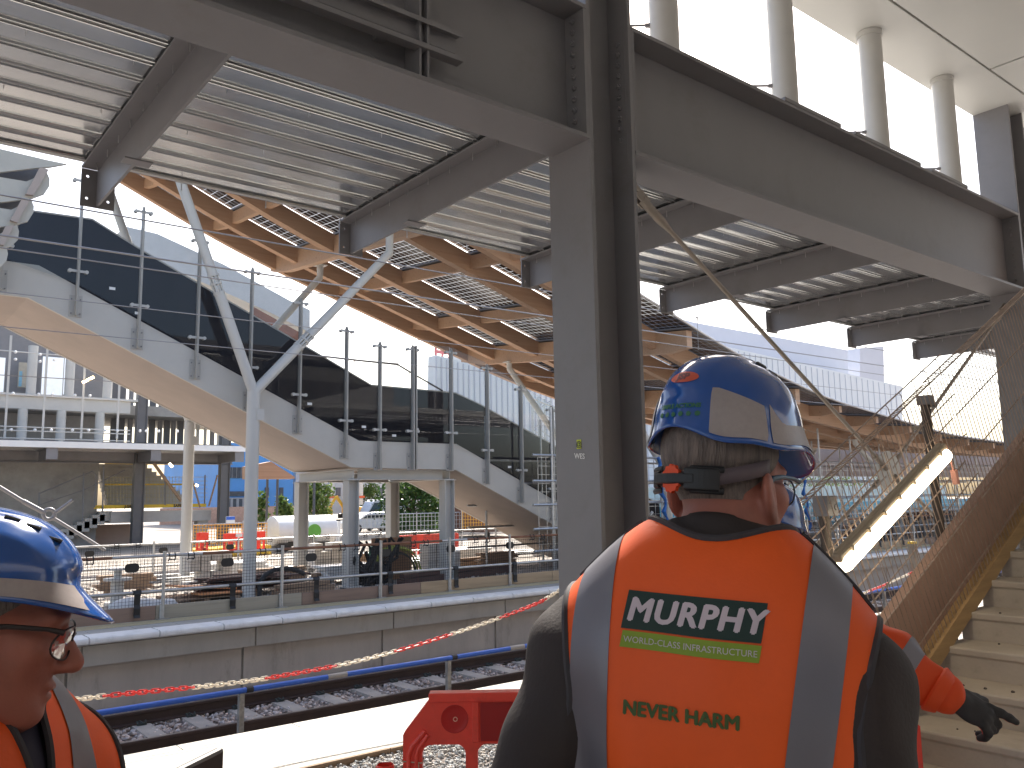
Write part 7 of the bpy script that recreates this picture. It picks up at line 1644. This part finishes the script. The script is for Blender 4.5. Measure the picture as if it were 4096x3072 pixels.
for sx, lb in ((2632, 'blue rope-like strip of sheeting between the column and the man\'s neck'), (3200, 'blue rope-like strip of sheeting right of the man\'s face')):
    b = B(); q = [px(sx+8*math.sin(1.9*k)-4*(sx < 3000)*0+k*3.4, 1830+24*k, 'y', 14.9) for k in range(13)]; b.tube(q, [0.045+0.022*math.sin(2.3*k) for k in range(13)], 8); b.build('blue_strip', mat('blue_tarp', (0.02, 0.13, 0.42), 0.5, var=0.3, scale=9) if 'blue_tarp' not in bpy.data.materials else bpy.data.materials['blue_tarp'], label=lb, cat='tarpaulin strip', smooth=True)
rg = random.Random(4)
KIT = [('grey steel cabinet', M['steel_dk']), ('rusty brown crate', M['rust']), ('dark pallet load', m_woodd), ('pale concrete block', M['conc_lt'])]
for k in range(22):
    x = 15.0+1.15*k+rg.uniform(-0.2, 0.2); y = rg.uniform(16, 19); s = rg.uniform(0.5, 1.0); h = rg.uniform(0.4, 1.0); nm, mt = KIT[k % 4]; b = B(); b.box(x-s/2, x+s/2, y-0.3, y+0.3, -0.02, h); b.box(x-s/2-0.03, x+s/2+0.03, y-0.33, y+0.33, h, h+0.06); b.box(x-s/2+0.1, x-s/2+0.16, y-0.32, y-0.3, 0.1, h-0.08); b.box(x+s/2-0.16, x+s/2-0.1, y-0.32, y-0.3, 0.1, h-0.08)
    b.build('stored_crate', mt, label='%s among the stores on the far platform, seen through the stair mesh' % nm, cat='crate', group='stores on the far platform, %ss' % nm)
for k in range(7):
    x = 17+1.9*k; b = B(); b.tube([(x, 15.6, -0.02), (x+0.25, 15.6, 1.3)], 0.024, 7); b.tube([(x+0.25, 15.6, 1.3), (x+0.29, 15.6, 1.34)], 0.04, 7); b.build('leaning_tube', M['white'], label='white tube leaning among the stores behind the stair mesh', cat='tube', group='white tubes leaning on the far platform', smooth=True)
# red lift frame glimpsed over the glass
b = B()
for s in (1745, 1772, 1800): p_ = px(s, 1420, 'y', 75); b.box(p_.x-0.1, p_.x+0.1, 75, 75.2, GZ, px(s, 1385, 'y', 75).z)
bx(b, 1740, 1412, 1805, 1406, 75.02, 75.18); b.build('rooftop_railing', mat('pale_red_frame', (0.7,0.2,0.2), 0.6), label='thin red railing on the roof of the ribbed warehouse', cat='railing')
# sky-side end of the canopy seen from below the stairs
b = B(); fx(b, [(990, 1865), (1085, 1846), (1180, 1908), (1180, 1915), (990, 1916)], 30, 30.5); b.build('timber_soffit', m_glu, label='piece of timber canopy soffit seen under the stair landing', cat='canopy')

# ---- every bolt, sticker and vent a part of its own
def split_parts(ob, name, near=0.05):
    me = ob.data; n = len(me.vertices); par = list(range(n))
    def find(i):
        while par[i] != i: par[i] = par[par[i]]; i = par[i]
        return i
    for e in me.edges:
        a, b_ = find(e.vertices[0]), find(e.vertices[1])
        if a != b_: par[a] = b_
    grp = {}
    for i in range(n): grp.setdefault(find(i), []).append(i)
    cen = [(sum((me.vertices[i].co for i in g), Vector())/len(g), g) for g in grp.values()]; cl = []
    for c, g in cen:
        for k in cl:
            if (k[0]-c).length < near: k[1].extend(g); break
        else: cl.append([c, list(g)])
    if len(cl) < 2: return
    of = {i: k for k, c in enumerate(cl) for i in c[1]}; fs = {}
    for p in me.polygons: fs.setdefault(of[p.vertices[0]], []).append(tuple(p.vertices))
    for k, faces in fs.items():
        ids = sorted({i for f in faces for i in f}); mp = {i: j for j, i in enumerate(ids)}
        m2 = bpy.data.meshes.new(name); m2.from_pydata([tuple(me.vertices[i].co) for i in ids], [], [tuple(mp[i] for i in f) for f in faces])
        for mt in me.materials: m2.materials.append(mt)
        o = bpy.data.objects.new(name, m2); COL.objects.link(o); o.parent = ob.parent; o.location = ob.location; ORG[o.name] = ORG.get(ob.name, Vector())
    bpy.data.objects.remove(ob)
for o in [o for o in bpy.data.objects if o.type == 'MESH']:
    k = o.name.split('.')[0]
    if k == 'bolts': split_parts(o, 'bolt', 0.035)
    elif k == 'glass_sticker': split_parts(o, 'glass_sticker')
    elif k == 'vents': split_parts(o, 'vent', 0.01)
    elif k == 'stiffener': split_parts(o, 'stiffener', 0.01)
